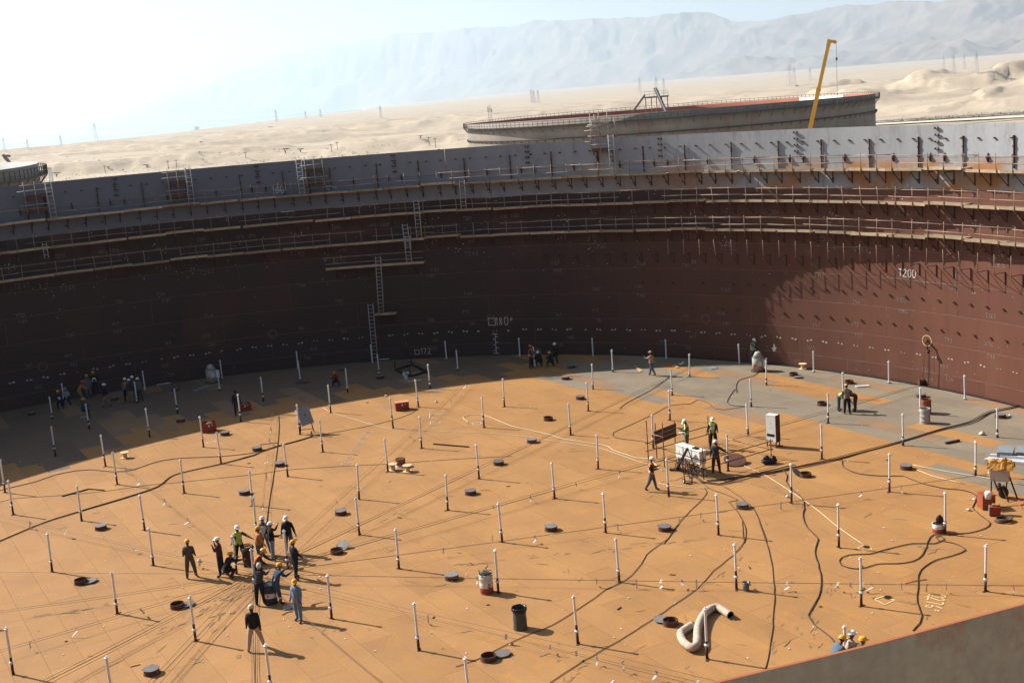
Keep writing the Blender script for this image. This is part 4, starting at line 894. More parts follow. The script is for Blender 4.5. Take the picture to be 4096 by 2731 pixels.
def leg(base, h):
    t = thing('roof_leg', 'leg', 'roof leg', base, random.uniform(0, 6.28), group='tubular roof legs standing on the deck'); s = h-1.46; o = 1.40
    if s < .1: s = .06; o = h-.10
    t.rotation_euler = (random.gauss(0, .012), random.gauss(0, .012), random.uniform(0, 6.28))
    link('sleeve', ME_UNITTUBE, t, scale=(1, 1, s)); link('pipe', ME_PIPE, t, loc=(0, 0, s), scale=(1, 1, o/1.40)); link('collar', ME_COLLAR, t, loc=(0, 0, s)); link('cap', ME_CAP, t, loc=(0, 0, s+o))
    if s > .2: link('soot_band', ME_STAIN, t, loc=(0, 0, s+.06), scale=(1, 1, random.choice([.3, .6, 1, 1.3])))
    link('foot_bar', ME_FOOT, t, loc=(random.uniform(-.06, .06), 0, 0)); legs.append(t); return t
for c, x1, y1, x0, y0 in LEGS:
    base = G(c, x0, y0); r = base.to_2d().length; h = height_at(base, c, x1, y1); hr = 2.02 if r < 30 else np.interp(r, [30, 34, 39, 44, 49], [2.04, 1.98, 1.82, 1.66, 1.48])
    leg(base, .5*h+.5*float(hr))
for c, x, y in HALF: p = G(c, x, y, 2.02); leg(Vector((p.x, p.y, 0)), 2.02)
for c, x, y in OFFL: leg(G(c, x, y), 2.0)

# ================================================================== hatches (short drum necks with lids)
M_NECK = mat('hatch neck', (.085, .032, .02), (.12, .05, .03), scale=3, rough=.8, fine=.15)
M_LID = mat('hatch lid', (.26, .235, .22), (.20, .18, .17), (.30, .2, .13), scale=3, rough=.6, fine=.12, rnd=.2)
b = MB(); b.lathe([(.30, 0), (.33, 0), (.33, .015), (.305, .02), (.305, .2), (.285, .2), (.285, .0)], 22, sm=False, cap=False); b.lathe([(.285, .012), (.001, .012)], 22, cap=False); ME_NECK = b.mesh('neck', M_NECK)
b = MB(); b.lathe([(.001, 0), (.325, 0), (.325, .014), (.001, .018)], 24, sm=False, cap=False); b.box((0, .335, .01), (.05, .05, .03)); b.box((0, -.335, .01), (.05, .05, .03)); b.box((.335, 0, .01), (.05, .05, .03)); ME_LID = b.mesh('lid', M_LID)
hatches = []
def hatch(c, x, y, state='shut', lid=None, look=''):
    base = G(c, x, y, .1); base.z = 0; t = thing('hatch', look, 'hatch', base, random.uniform(0, 6), group='round hatches on the deck'); link('neck', ME_NECK, t)
    if state == 'shut': link('lid', ME_LID, t, loc=(0, 0, .205), rot=(random.gauss(0, .01), random.gauss(0, .01), 0))
    elif lid:
        lp = G(*lid[:3], .04); v = lp-base; v.rotate(Quaternion((0, 0, 1), -t.rotation_euler.z)); dd = v.to_2d(); k = lid[3] if len(lid) > 3 else .06
        L = max(dd.length, .42); u = dd.normalized()*L; ang = math.atan2(u.y, u.x)
        link('lid', ME_LID, t, loc=(u.x, u.y, .06 if k < .3 else .14), rot=Vector((0, 0, 1)).rotation_difference(Vector((math.cos(ang)*-k, math.sin(ang)*-k, 1))).to_euler())
    hatches.append((t, state)); return t
HT = [('A', 2065, 305, 'shut', None, 'shut hatch beside the open red toolbox near the shade edge'), ('A', 2245, 845, 'shut', None, 'shut hatch left of the pole pair above the crowd'), ('A', 925, 1165, 'shut', None, 'shut hatch under the thick black cable at left'), ('E', 10, 675, 'shut', None, 'shut hatch right of the two thick cables, left of the grey board'),
      ('B', 742, 632, 'open', ('B', 820, 632), 'open hatch at left with its grey lid lying to the right'), ('B', 1628, 852, 'open', ('B', 1700, 850), 'open hatch with its lid leaning behind a roof leg, lower left'), ('B', 1392, 1455, 'shut', None, 'shut hatch nearest the bottom left corner'),
      ('D', 1255, 355, 'open', ('D', 1315, 322, .5), 'open hatch right of the crowd with its lid tilted up'), ('E', 778, 1258, 'shut', None, 'shut hatch on the triple wires above the crowd'), ('D', 2312, 590, 'shut', None, 'shut hatch left of the white and red drum'),
      ('E', 217, 817, 'shut', None, 'shut hatch beside the cable running down to the crowd'), ('E', 1970, 1073, 'shut', None, 'shut hatch in the middle of the deck, right of the long wire pair'), ('E', 2228, 803, 'shut', None, 'shut hatch just under the long wire, middle of the deck'),
      ('F', 627, 206, 'shut', None, 'shut hatch beside the upper leg near the bare wires'), ('F', 333, 398, 'open', None, 'open hatch without a lid in the middle distance'), ('F', 182, 602, 'shut', None, 'shut hatch crossed by the long wire left of the frame'), ('F', 358, 1402, 'shut', None, 'shut hatch left of the tagged wire, below the duty men'),
      ('F', 1402, 1402, 'shut', None, 'shut hatch beside the long brown hose below the white boxes'), ('F', 2117, 1197, 'shut', None, 'shut hatch with a pale rope passing by, right of the boxes'), ('F', 490, 25, 'shut', None, 'rusty hatch at the edge of the wall shadow'),
      ('H', 745, 62, 'open', None, 'open hatch behind the three bending men'), ('H', 496, 260, 'open', None, 'open rusty hatch left of the three bending men'), ('H', 1405, 186, 'shut', None, 'shut hatch behind the orange drum'), ('H', 2135, 372, 'shut', None, 'shut hatch at the right end of the cable bundle'),
      ('H', 1270, 842, 'shut', None, 'shut hatch where two pale ropes start'), ('H', 345, 912, 'open', ('H', 300, 918, .75), 'hatch with its lid propped up, under the cable bundle'), ('K', 235, 1368, 'open', ('K', 275, 1395), 'open hatch near the right wall with a thin lid beside it'),
      ('N', 1970, 1005, 'open', ('N', 1888, 985), 'open hatch left of the ribbed duct with a flat lid'), ('N', 300, 1330, 'open', ('N', 425, 1297), 'open hatch at bottom centre with a lid on the cable'), ('G', 790, 1092, 'shut', None, 'dark hatch in the shade behind the orange crouching man'), ('Q', 1660, 1332, 'shut', None, 'dark hatch in the shade left of the red toolbox'),
      ('Q', 290, 1270, 'shut', None, 'dark hatch in the deep shade at far left'), ('Q', 1610, 1050, 'shut', None, 'dark hatch in the shade behind the plastic sheet'), ('Q', 1050, 1135, 'shut', None, 'dark hatch in the shade beside the khaki trousers'), ('G', 1140, 1165, 'shut', None, 'dark hatch at the foot of a leg in the centre shade'), ('C', 545, 1300, 'shut', None, 'dark hatch in the shade left of the walking man')]
for a_ in HT: hatch(*a_)
# the big oval hole with its plate beside the frame
p = G('R', 1480, 728); t = thing('hatch', 'large open hole with a dark plate leaning beside it, behind the grey jacket man', 'hatch', p); b = MB(); b.lathe([(.42, .0), (.46, 0), (.46, .05), (.42, .05)], 24, sm=False, cap=False); b.lathe([(.42, .006), (.001, .006)], 24, cap=False); obj('neck', b, M_BLACK, t)
v = G('R', 1530, 800)-p; b = MB(); b.lathe([(.001, 0), (.62, 0), (.62, .02), (.001, .02)], 26, sm=False, cap=False, mat=Matrix.Rotation(.32, 3, 'X')); obj('lid', b, M_NECK, t, loc=v+Vector((0, 0, .22))); b = MB(); b.box(v+Vector((.1, .1, .06)), (.5, .12, .12)); obj('prop', b, M_RUSTSTEEL, t)
# plain dark holes cut in the deck, in yellow chalk squares
def deck_ribbon(name, L, w, m, lab, cat='chalk mark', z=.0105, parent=None):
    b = MB()
    for c, pts in L:
        q = [G(c, *p) for p in pts]
        for p1, p2 in zip(q[:-1], q[1:]): ribbon(b, [(p1.x, p1.y), (p2.x, p2.y)], w, lambda x, y: (x, y, z))
    o = obj(name, b, m, parent)
    return tag(o, lab, cat) if lab else o
def hole(c, x, y, r, lab):
    p = G(c, x, y); t = thing('deck_hole', lab, 'hole', p); b = MB(); b.lathe([(r, .012), (.001, .012)], 20, cap=False); obj('opening', b, mat('hole dark', (.004, .003, .003), rough=1), t)
    b = MB(); b.lathe([(r, .009), (r+.03, .012)], 20, cap=False); obj('cut_edge', b, M_RUSTSTEEL, t)
hole('L', 1100, 780, .14, 'black round hole in the corner of the chalk square, bottom right'); hole('L', 905, 318, .12, 'black hole at the end of the thin pale rope')
deck_ribbon('chalk_square', [('L', [(1065, 770), (978, 800), (1073, 848), (1162, 808), (1130, 795)])], .045, M_CHALKY, 'yellow chalk square round the hole at bottom right')
deck_ribbon('chalk_square', [('L', [(880, 300), (822, 330), (878, 356)]), ('L', [(940, 325), (955, 338), (885, 358)])], .04, M_CHALKY, 'yellow chalk corners at the end of the thin rope')
deck_ribbon('chalk_square', [('E', [(1598, 432), (1692, 425), (1690, 440), (1640, 445)]), ('E', [(1598, 432), (1605, 453), (1660, 450)])], .05, M_CHALK, 'white chalk rectangle beside the triple wires')
deck_ribbon('chalk_square', [('E', [(1985, 440), (2062, 430), (2068, 448), (1992, 458), (1985, 440)])], .05, M_CHALK, 'white chalk rectangle by the white cord')
deck_ribbon('chalk_square', [('A', [(1890, 390), (1965, 372), (1990, 382), (1915, 398), (1890, 390)])], .05, M_CHALK, 'white chalk rectangle beside the pole near the toolbox')
deck_ribbon('chalk_scribble', [('E', [(1605, 360), (1640, 352), (1680, 362), (1720, 350), (1758, 350)]), ('E', [(1595, 352), (1592, 400)])], .05, M_CHALK, 'white chalk scribble above the chalk rectangle')
for i, (x, y) in enumerate([(1183, 292), (1035, 525), (990, 577), (950, 633), (905, 692), (857, 762), (822, 810)]):
    p = G('E', x, y); b = MB(); ribbon(b, [(p.x+.24*math.cos(k*.35), p.y+.24*math.sin(k*.35)) for k in range(17 if i == 1 else 19)], .06, lambda x, y: (x, y, .0105))
    tag(obj('chalk_circle', b, M_CHALK), ['lone white chalk circle left of the red box', 'broken chalk circle, upper end of the row of six', 'second chalk circle from the upper end of the row', 'third chalk circle from the upper end of the row', 'third chalk circle from the lower end of the row', 'second chalk circle from the lower end of the row', 'chalk circle at the lower end of the row of six'][i], 'chalk mark', 'chalk circles on the deck')
pq = G('L', 1555, 752); e1 = (G('L', 1520, 860)-pq).normalized(); e2 = Vector((-e1.y, e1.x, 0)); b = MB()
for st in strokes('Q276o', .62, .02): ribbon(b, st, .055, lambda x, y: tuple(pq+e1*x*.78+e2*(y-.3)+Vector((0, 0, .0105))))
tag(obj('chalk_lettering', b, M_CHALKY), 'yellow chalk lettering Q 276 degrees at bottom right', 'chalk mark')
# ================================================================== cables, hoses, ropes
def cable(lab, segs, r, m, name='cable', cat='cable', z=None, strands=1, spread=.06, wig=0.0, step=.5, group=None):
    pts = []
    for c, L in segs: pts += [G(c, x, y) for x, y in L]
    pts = spline(pts, step); b = MB(); n = len(pts)
    t = None
    if strands > 1: t = thing(name, lab, cat, group=group)
    for k in range(strands):
        ph = random.uniform(0, 6); q = []
        for i, p in enumerate(pts):
            d = (pts[min(i+1, n-1)]-pts[max(i-1, 0)]); d = Vector((-d.y, d.x, 0)); d = d.normalized() if d.length > 1e-6 else Vector((1, 0, 0))
            o = (k-(strands-1)/2)*spread + math.sin(i*.31+ph)*spread*.7*(strands > 1) + random.gauss(0, wig)
            q.append(p+d*o+Vector((0, 0, (z or r*.95)+(k % 2)*r*.9*(strands > 1)+.004)))
        if strands > 1: b = MB()
        b.tube(q, r, 6)
        if strands > 1: obj('strand', b, m, t)
    if strands == 1: t = tag(obj(name, b, m), lab, cat, group)
    return t
cable('thick black cable pair sweeping from the left edge to the grey board', [('A', [(-60, 1320), (0, 1295), (390, 1135), (720, 1030), (1180, 890), (1440, 800), (1560, 710), (1690, 665), (2035, 590), (2340, 508)]), ('E', [(40, 710), (200, 655), (370, 610), (500, 570)])], .021, M_CABLE, strands=2, spread=.05)
cable('black cable along the edge of the shade at left', [('A', [(-40, 850), (0, 830), (100, 805), (330, 750), (500, 690), (700, 650), (830, 640), (1060, 660), (1230, 640), (1400, 580), (1600, 540), (1900, 525), (2040, 518), (2351, 480)]), ('E', [(40, 640), (110, 632), (200, 622)])], .021, M_CABLE)
cable('thin cord crossing from the left edge to the spools', [('A', [(-40, 945), (0, 935), (120, 905), (560, 875), (980, 835), (1330, 785), (1700, 750), (2340, 682)]), ('E', [(300, 870), (900, 832), (1190, 818), (1800, 775), (2351, 745)])], .012, M_CABLE, name='cord')
cable('cable from the grey board to the red box', [('E', [(520, 560), (700, 530), (1050, 465), (1350, 385), (1460, 330), (1500, 300)])], .015, M_CABLE)
cable('pale cord snaking from the shade edge towards the white boxes', [('E', [(615, 300), (700, 345), (850, 390), (1050, 450), (1200, 490), (1300, 505), (1750, 520), (2351, 550)]), ('F', [(350, 602), (700, 650), (900, 700), (1150, 790), (1280, 830), (1400, 880)])], .014, M_ROPE, name='cord')
cable('white rope from the chalk rectangle to the white boxes', [('E', [(1945, 448), (1940, 425), (1900, 385), (2050, 360), (2200, 410), (2351, 470)]), ('F', [(100, 492), (350, 550), (480, 590), (750, 630), (880, 655), (930, 690), (1050, 730), (1130, 760), (1250, 770), (1380, 880)])], .02, M_ROPE, name='rope')
cable('dark cable looping behind the timber panel', [('F', [(2140, 290), (1950, 320), (1860, 310), (1800, 255), (1700, 230), (1640, 265), (1460, 280), (1290, 365), (1150, 430), (1030, 485), (930, 530), (950, 575), (1080, 595), (1200, 610), (1420, 690)])], .016, M_CABLE)
cable('cable from the cone topped machine down to the deck', [('C', [(2265, 1350), (2220, 1385), (2100, 1420), (2060, 1470), (2065, 1540)]), ('F', [(2050, 130), (1975, 250), (2050, 285), (2140, 290)])], .02, M_CABLEGREY)
cable('bundle of black cables running from the white boxes to the right wall', [('F', [(1790, 975), (1950, 962), (2150, 930), (2340, 902)]), ('H', [(40, 895), (250, 855), (600, 780), (900, 700), (1240, 610), (1400, 560), (1600, 500), (1850, 440), (2030, 350), (2200, 310), (2320, 285)])], .020, M_CABLE, name='cable_bundle', strands=4, spread=.075)
cable('looped black cables under the boxes and the grey jacket man', [('F', [(1640, 850), (1680, 920), (1760, 985), (1900, 1003), (2050, 970), (2200, 925), (2351, 895)]), ('H', [(120, 868), (260, 830)])], .019, M_CABLE, name='cable_bundle', strands=3, spread=.14)
cable('brown hose from the boxes curving down to the bottom edge at centre', [('F', [(1770, 1035), (1785, 1080), (1750, 1140), (1640, 1240), (1550, 1340), (1480, 1440), (1390, 1550)]), ('N', [(2040, 110), (1950, 240), (1850, 310), (1750, 390), (1700, 480), (1550, 630), (1380, 710), (1200, 840), (900, 1030), (700, 1110), (500, 1200), (200, 1350), (0, 1420)])], .0155, M_CABLEGREY, name='hose', cat='hose', wig=.012)
cable('brown hose passing left of the ribbed duct to the bottom edge', [('F', [(1760, 1000), (1830, 1050), (1960, 1095), (2075, 1150), (1990, 1165), (2060, 1240), (2120, 1340), (2150, 1440), (2130, 1540)]), ('M', [(850, 80), (880, 160), (875, 240), (810, 350), (700, 450), (580, 540), (530, 600), (440, 700), (250, 830), (60, 960)]), ('N', [(1560, 1140), (1100, 1410), (860, 1568), (700, 1660)])], .0155, M_CABLEGREY, name='hose', cat='hose', wig=.012)
cable('hose running nearly straight down right of the ribbed duct', [('F', [(1900, 1000), (2050, 1090), (2200, 1210), (2280, 1360), (2340, 1540)]), ('M', [(1000, 90), (1060, 260), (1105, 400), (1130, 560), (1143, 740), (1135, 900), (1120, 1100), (1085, 1350), (1065, 1435)])], .017, M_CABLEGREY, name='hose', cat='hose', wig=.012)
cable('thick wavy hose ending at the men by the near rim', [('H', [(110, 850), (180, 920), (165, 980), (230, 1060), (310, 1130), (335, 1200), (320, 1300), (360, 1400), (440, 1480)]), ('L', [(460, 250), (430, 370), (460, 480), (490, 660), (440, 830), (365, 950), (420, 1030), (560, 1140), (630, 1220), (640, 1290)])], .025, M_CABLEGREY, name='hose', cat='hose', wig=.012)
cable('long looping hose at right that ends at the near rim', [('H', [(680, 780), (700, 850), (850, 910), (1100, 930), (1240, 930), (1400, 990), (1600, 1040), (1800, 1060), (1900, 1100), (1915, 1150), (1880, 1220), (1980, 1310), (2040, 1360), (1990, 1410), (1850, 1450), (1650, 1465)]), ('L', [(1520, 210), (1470, 270), (1440, 350), (1380, 430), (1250, 470), (1000, 480), (880, 515), (740, 515), (650, 450), (740, 395), (930, 385), (1100, 340), (1330, 290), (1520, 290), (1620, 250), (1590, 220), (1540, 230), (1570, 265), (1700, 285), (1815, 350), (1700, 400), (1500, 460), (1390, 560), (1375, 700), (1370, 830), (1410, 980), (1330, 1090)])], .023, M_CABLEGREY, name='hose', cat='hose', wig=.012, step=.3)
cable('thin pale rope pulled straight down to the chalked hole', [('R', [(1600, 760), (1700, 850)]), ('H', [(0, 935), (400, 1200), (650, 1400), (880, 1560)])], .014, M_ROPE, name='rope')
cable('upper of two pale ropes starting at the hatch', [('H', [(1320, 825), (1500, 860), (1750, 905), (2000, 945), (2200, 985), (2351, 1010)])], .018, M_ROPE, name='rope')
cable('lower of two pale ropes starting at the hatch', [('H', [(1340, 860), (1520, 930), (1800, 1000)])], .018, M_ROPE, name='rope')
cable('pale cord looping in front of the striding vest man', [('R', [(720, 1010), (600, 1060), (400, 1075), (335, 1100), (400, 1125), (600, 1150), (900, 1188), (1080, 1190), (1130, 1175)])], .014, M_ROPE, name='cord')
cable('short orange strap over the looping hose', [('L', [(1255, 655), (1370, 628), (1455, 620)])], .02, mat('orange strap', (.6, .12, .03)), name='strap', cat='strap')
cable('dark twisted wire behind the red cabinets', [('O', [(900, 1160), (1130, 1120), (1300, 1110), (1365, 1100)])], .014, mat('red wire', (.35, .07, .035)))
cable('orange wire tangle at the right edge', [('O', [(1365, 1010), (1230, 1020), (1330, 1040), (1365, 1090), (1280, 1110), (1340, 1180)])], .016, mat('orange wire', (.55, .12, .05)))
cable('short cable end on the bare wires', [('F', [(990, 308), (1050, 260), (1290, 130), (1440, 25)])], .02, M_CABLE)
cable('stray dark cable piece left of the brown hose', [('D', [(755, 945), (800, 920), (850, 912)])], .018, M_CABLE)
# ---- wires that radiate from the middle, pulled taut a little above the deck, with strips of white tape
M_TAPE = mat('white warning tape', (.78, .76, .74), (.66, .60, .56), (.62, .2, .14), scale=6, rough=.5)
def wires(lab, a, c, n=2, z=.42, gap=.10, tags=(), r=.007, sag=.05, tall=1.0):
    p, q = G(*a, z), G(*c, z); d = q-p; L = d.length; d.normalize(); s = Vector((-d.y, d.x, 0)); t = thing('tape_line', lab, 'wire', group='wires radiating over the deck')
    for k in range(n):
        dz = Vector((0, 0, 0 if k % 2 == 0 else -.06)); m_ = max(6, int(L/2)); o = s*(k-(n-1)/2)*gap
        b = MB(); b.tube([p+d*(L*i/m_)+o*(1+.3*math.sin(i*.7+k))+dz-Vector((0, 0, sag*math.sin(math.pi*i/m_))) for i in range(m_+1)], r, 4); obj('wire', b, M_STRING, t)
    for (tc, tx, ty) in tags:
        pt = G(tc, tx, ty, z); u = (pt-p).dot(d); o = p+d*u; h = random.uniform(.26, .40)*tall; w = random.uniform(.05, .10); ang = random.uniform(-.7, .7); b = MB(); side = Vector((math.cos(ang), math.sin(ang), 0))
        pr = [(random.uniform(-.02, .02), 0), (random.uniform(-.05, .05), -.4), (random.uniform(-.08, .08), -.75), (random.uniform(-.14, .14), -1)]; n0 = len(b.v)
        for e, zz in pr: c_ = o+side*e+Vector((-side.y, side.x, 0))*e*1.5+Vector((0, 0, zz*h)); b.v += [tuple(c_-side*w/2), tuple(c_+side*w/2), tuple(c_+side*w/2+Vector((0, .006, 0))), tuple(c_-side*w/2+Vector((0, .006, 0)))]
        for i in range(3):
            for j in range(4): b.face((n0+4*i+j, n0+4*i+(j+1) % 4, n0+4*i+4+(j+1) % 4, n0+4*i+4+j))
        obj('tape_strip', b, M_TAPE, t)
CEN = ('D', 510, 560)
wires('taped wire pair running level to the right edge at the bottom', CEN, ('L', 2351, 668), 2, tags=[('N', 155, 650), ('N', 1270, 655), ('N', 1640, 660), ('N', 1880, 660), ('N', 2065, 660), ('N', 2200, 660), ('M', 910, 665), ('M', 1265, 665), ('M', 1730, 668), ('L', 760, 665), ('L', 875, 668), ('L', 950, 668), ('L', 1230, 668), ('L', 1462, 668), ('L', 1640, 668), ('L', 2255, 668)])
wires('taped wires going down to the bottom right, under the near rim', CEN, ('N', 2351, 1572), 3, gap=.25, tags=[('D', 2055, 965), ('N', 445, 1125), ('N', 855, 1222), ('N', 1085, 1285), ('N', 1280, 1325), ('N', 1525, 1380), ('N', 1835, 1445), ('N', 2222, 1540)])
wires('wire pair going down right of the blue coverall man', CEN, ('D', 1730, 1600), 2, gap=.08)
wires('wires going straight down past the walking man', CEN, ('D', 500, 1640), 3, z=.1, gap=.12, r=.012)
wires('wire pair to the left edge, upper of the lower left fan', CEN, ('B', -60, 915), 2, gap=.08)
wires('wire pair to the left edge, middle of the lower left fan', CEN, ('B', -60, 1285), 2, gap=.1, tags=[('B', 1318, 905), ('B', 285, 1195), ('B', 733, 1090)])
wires('wires to the bottom left, between the middle pair and the steep bundle', CEN, ('B', 380, 1568), 4, gap=.12, r=.009)
wires('steep bundle of wires to the bottom left', CEN, ('B', 1370, 1590), 4, gap=.14, r=.01)
wires('wire running level to the left edge from the squatting man', CEN, ('B', -60, 545), 1)
wires('taped wire pair to the left edge above the olive man', CEN, ('A', -60, 1040), 2, tags=[('A', 1228, 1340), ('A', 600, 1195), ('A', 270, 1115), ('A', 1830, 1470)])
wires('taped wire pair up to the left, passing the shade edge', CEN, ('A', 960, 465), 2, tags=[('A', 1730, 1080), ('A', 1512, 905), ('A', 1288, 720), ('A', 1162, 618)])
wires('taped wire going up past the grey board', CEN, ('E', 150, 330), 2, tags=[('E', 82, 1180), ('E', 118, 900), ('E', 123, 760), ('E', 150, 580), ('E', 150, 480)])
cable('dark cable beside the taped wire going up past the grey board', [('E', [(90, 1420), (120, 1180), (165, 900), (200, 640), (212, 500), (208, 375)])], .02, M_CABLE)
wires('triple taped wires up to the shade at centre', CEN, ('E', 1980, 30), 3, gap=.16, tags=[('E', 765, 1150), ('E', 997, 965), ('E', 1410, 540), ('E', 1597, 360), ('E', 1755, 215), ('E', 1875, 85)])
wires('bare wires up to the far deck left of the timber panel', CEN, ('C', 1720, 1265), 3, gap=.13, r=.009)
wires('taped wires through the white boxes to the winch at the right wall', CEN, ('H', 1400, 88), 3, gap=.15, r=.009, tags=[('F', 260, 1140), ('F', 690, 1025), ('F', 1065, 900), ('E', 2275, 1240)])
wires('taped wire pair to the draped panel at the right edge', CEN, ('H', 2040, 900), 2, tags=[('F', 248, 1530), ('F', 1000, 1415), ('F', 1775, 1300), ('H', 178, 1205), ('H', 910, 1095), ('H', 1268, 1040), ('D', 2255, 375)])
# ================================================================== things standing on the deck
LM = []                                   # landmarks used to word the labels of the roof legs
def T(name, label, cat, c, x, y, rz=0, lm=None, group=None, z=0.0):
    p = G(c, x, y, z); t = thing(name, label, cat, p, rz, group)
    LM.append((p.copy(), lm or label)); return t
def faces(c, x, y):                       # rz that turns local -Y towards the camera
    p = G(c, x, y); return math.atan2(p.y-CAM.y, p.x-CAM.x)-math.pi/2
def bin_prof(b, r, h, m=0, n=20, taper=0.0, ribs=()):
    pr = [(r*(1-taper), 0), ]
    z = 0
    for rz_ in ribs: pr += [(r*(1-taper*(1-rz_/h)), rz_-.02), (r*(1-taper*(1-rz_/h))+.015, rz_), (r*(1-taper*(1-rz_/h)), rz_+.02)]
    pr += [(r, h), (r-.012, h), (r-.012-.0, h-.12)]
    b.lathe(pr, n, cap=False, m=m)
M_DRUMRED = mat('drum red', (.30, .06, .03), (.24, .05, .03), (.16, .06, .04), scale=3, rough=.6); M_DRUMWHITE = mat('drum white band', (.72, .70, .66), (.6, .57, .52), scale=4, rough=.6)
M_DRUMBLUE = mat('drum dark blue', (.02, .028, .05), (.03, .035, .05), scale=3, rough=.5); M_DRUMGREY = mat('drum grey', (.30, .29, .27), (.42, .41, .39), (.2, .12, .08), scale=4, rough=.7); M_DRUMRUST = mat('drum rust orange', (.33, .10, .045), (.24, .07, .035), scale=3, rough=.8)
M_TRASH = mat('dry rubbish', (.30, .26, .20), (.16, .13, .1), (.5, .46, .4), scale=6, rough=.95); M_FOIL = mat('wrinkled plastic', (.62, .62, .60), (.45, .44, .42), scale=5, rough=.35)
def drum(t, r, h, bands, top=None, closed=True, n=20):
    """bands: (z0, z1, material); each band a part"""
    for i, (z0, z1, m) in enumerate(bands):
        b = MB(); b.lathe([(r, z0), (r, (z0+z1)/2-.02), (r+.012, (z0+z1)/2), (r, (z0+z1)/2+.02), (r, z1)], n, cap=False); obj('wall_band', b, m, t)
    b = MB(); b.lathe([(r+.012, h-.03), (r+.014, h), (r-.01, h), (r-.01, h-.03)], n, cap=False); b.lathe([(r-.01, h-.025 if closed else h-.3), (.001, h-.025 if closed else h-.3)], n, cap=False); obj('top_rim', b, top or bands[-1][2], t); b = MB(); b.lathe([(r+.012, .0), (r+.012, .03), (r, .035)], n, cap=False); obj('foot_rim', b, bands[0][2], t)
def rubbish(t, r, z, n=24, h=.25, m=None, name='rubbish'):
    b = MB()
    for _ in range(n):
        a = random.uniform(0, 6.28); q = r*random.random()**.6; p = Vector((q*math.cos(a), q*math.sin(a), z+h*random.random()*(1-q/r*.5))); s = random.uniform(.04, .11)
        b.bar(p, p+Vector((random.uniform(-s, s), random.uniform(-s, s), random.uniform(-s*.4, s)))*2.2, s*.8, s*.4)
    b.ball((0, 0, z), r*.85, 10, 6, sq=(1, 1, .5)); tag(obj(name, b, m or M_TRASH, t), kind='stuff')
t = T('oil_drum', 'red drum with white band and dusty plastic, heaped with rubbish, beside a leg', 'drum', 'N', 285, 735, lm='the white and red rubbish drum'); drum(t, .29, .86, [(0, .28, M_DRUMRED), (.28, .52, M_DRUMWHITE), (.52, .86, M_FOIL)], closed=False); rubbish(t, .25, .72, 40, .38); p_ = t
b = MB(); b.lathe([(.292, 0), (.292, .12)], 4, cap=False); a = faces('N', 285, 735)
b = MB(); w_ = MB(); 
for st in strokes('0', .16): ribbon(w_, st, .05, lambda x, y: (.2955*math.sin((x+.08)/.29)*1.0, -.2955*math.cos((x+.08)/.29), .31+y))
obj('emblem', w_, M_DRUMRUST, t); t.rotation_euler.z = a
t = T('rubbish_bin', 'dark green drum used as a bin, lined with a shiny black bag', 'bin', 'N', 593, 1065, lm='the bin lined with a black bag'); M_BIN = mat('bin green', (.045, .055, .045), (.075, .085, .075), (.12, .11, .09), scale=4, rough=.6)
b = MB(); b.lathe([(.29, 0), (.27, .2), (.28, .42), (.26, .55), (.285, .82)], 20, cap=False); obj('wall', b, M_BIN, t)
b = MB(); pr = [(.275, .74), (.315, .78), (.31, .90), (.285, .93), (.26, .88), (.23, .72), (.17, .60), (.001, .58)]; b.lathe(pr, 22, cap=False)
b.v = [(x+random.uniform(-.012, .012), y+random.uniform(-.012, .012), z+random.uniform(-.018, .018)) for x, y, z in b.v]; obj('bin_bag', b, mat('black bin bag', (.012, .012, .014), rough=.22), t)
t = T('oil_drum', 'dark blue drum with white band and a red spot, two men leaning over it', 'drum', 'D', 655, 830, lm='the blue drum with the red spot'); drum(t, .29, .88, [(0, .30, M_DRUMBLUE), (.30, .52, M_DRUMWHITE), (.52, .88, M_DRUMBLUE)]); t.rotation_euler.z = faces('D', 655, 830)
b = MB(); b.add([(.2955*math.sin(u), -.2955*math.cos(u), z) for u, z in ((-.55, .36), (-.3, .35), (-.22, .43), (-.38, .49), (-.58, .45))], [(0, 1, 2, 3, 4)]); obj('emblem', b, M_RED, t)
t = T('cable_drum', 'dark rusty box drum in the crowd with a coil lying on top', 'drum', 'D', 448, 478, lm='the dark drum with the coil on top', rz=.3); b = MB(); b.box((0, 0, .35), (.5, .5, .7)); b.box((0, 0, .72), (.56, .56, .05)); b.box((0, -.26, .35), (.06, .03, .7)); obj('body', b, M_RUSTSTEEL, t); 
t = T('cable_coil', 'loose coil of dark cable on top of the box drum in the crowd', 'coil', 'D', 448, 478, lm='the dark drum with the coil on top'); t.location.z = .75; b = MB()
for k in range(6): b.tube([(.30*math.cos(a*.35)*(1+.08*math.sin(k)), .30*math.sin(a*.35)+.02*k, .03+.022*k+.02*math.sin(a*.5+k)) for a in range(18)], .016, 5, closed=True)
obj('winding', b, M_CABLE, t)
t = T('oil_drum', 'orange rust drum at right, behind a grey one', 'drum', 'H', 1452, 348, lm='the orange and grey drums'); drum(t, .30, .88, [(0, .3, M_DRUMRUST), (.3, .6, M_DRUMRUST), (.6, .88, M_DRUMRUST)], closed=False)
t = T('oil_drum', 'dented pale grey drum in front of the orange one', 'drum', 'H', 1442, 438, lm='the orange and grey drums'); drum(t, .30, .90, [(0, .3, M_DRUMGREY), (.3, .6, M_DRUMGREY), (.6, .9, M_DRUMGREY)], closed=False)
t = T('cut_drum', 'short cut drum, red below and white above, with a dark rag hanging out', 'drum', 'H', 1570, 1440, lm='the cut drum with a dark rag'); drum(t, .29, .42, [(0, .22, M_DRUMRED), (.22, .42, M_DRUMWHITE)], closed=False); rubbish(t, .24, .33, 14, .1, M_RUSTSTEEL)
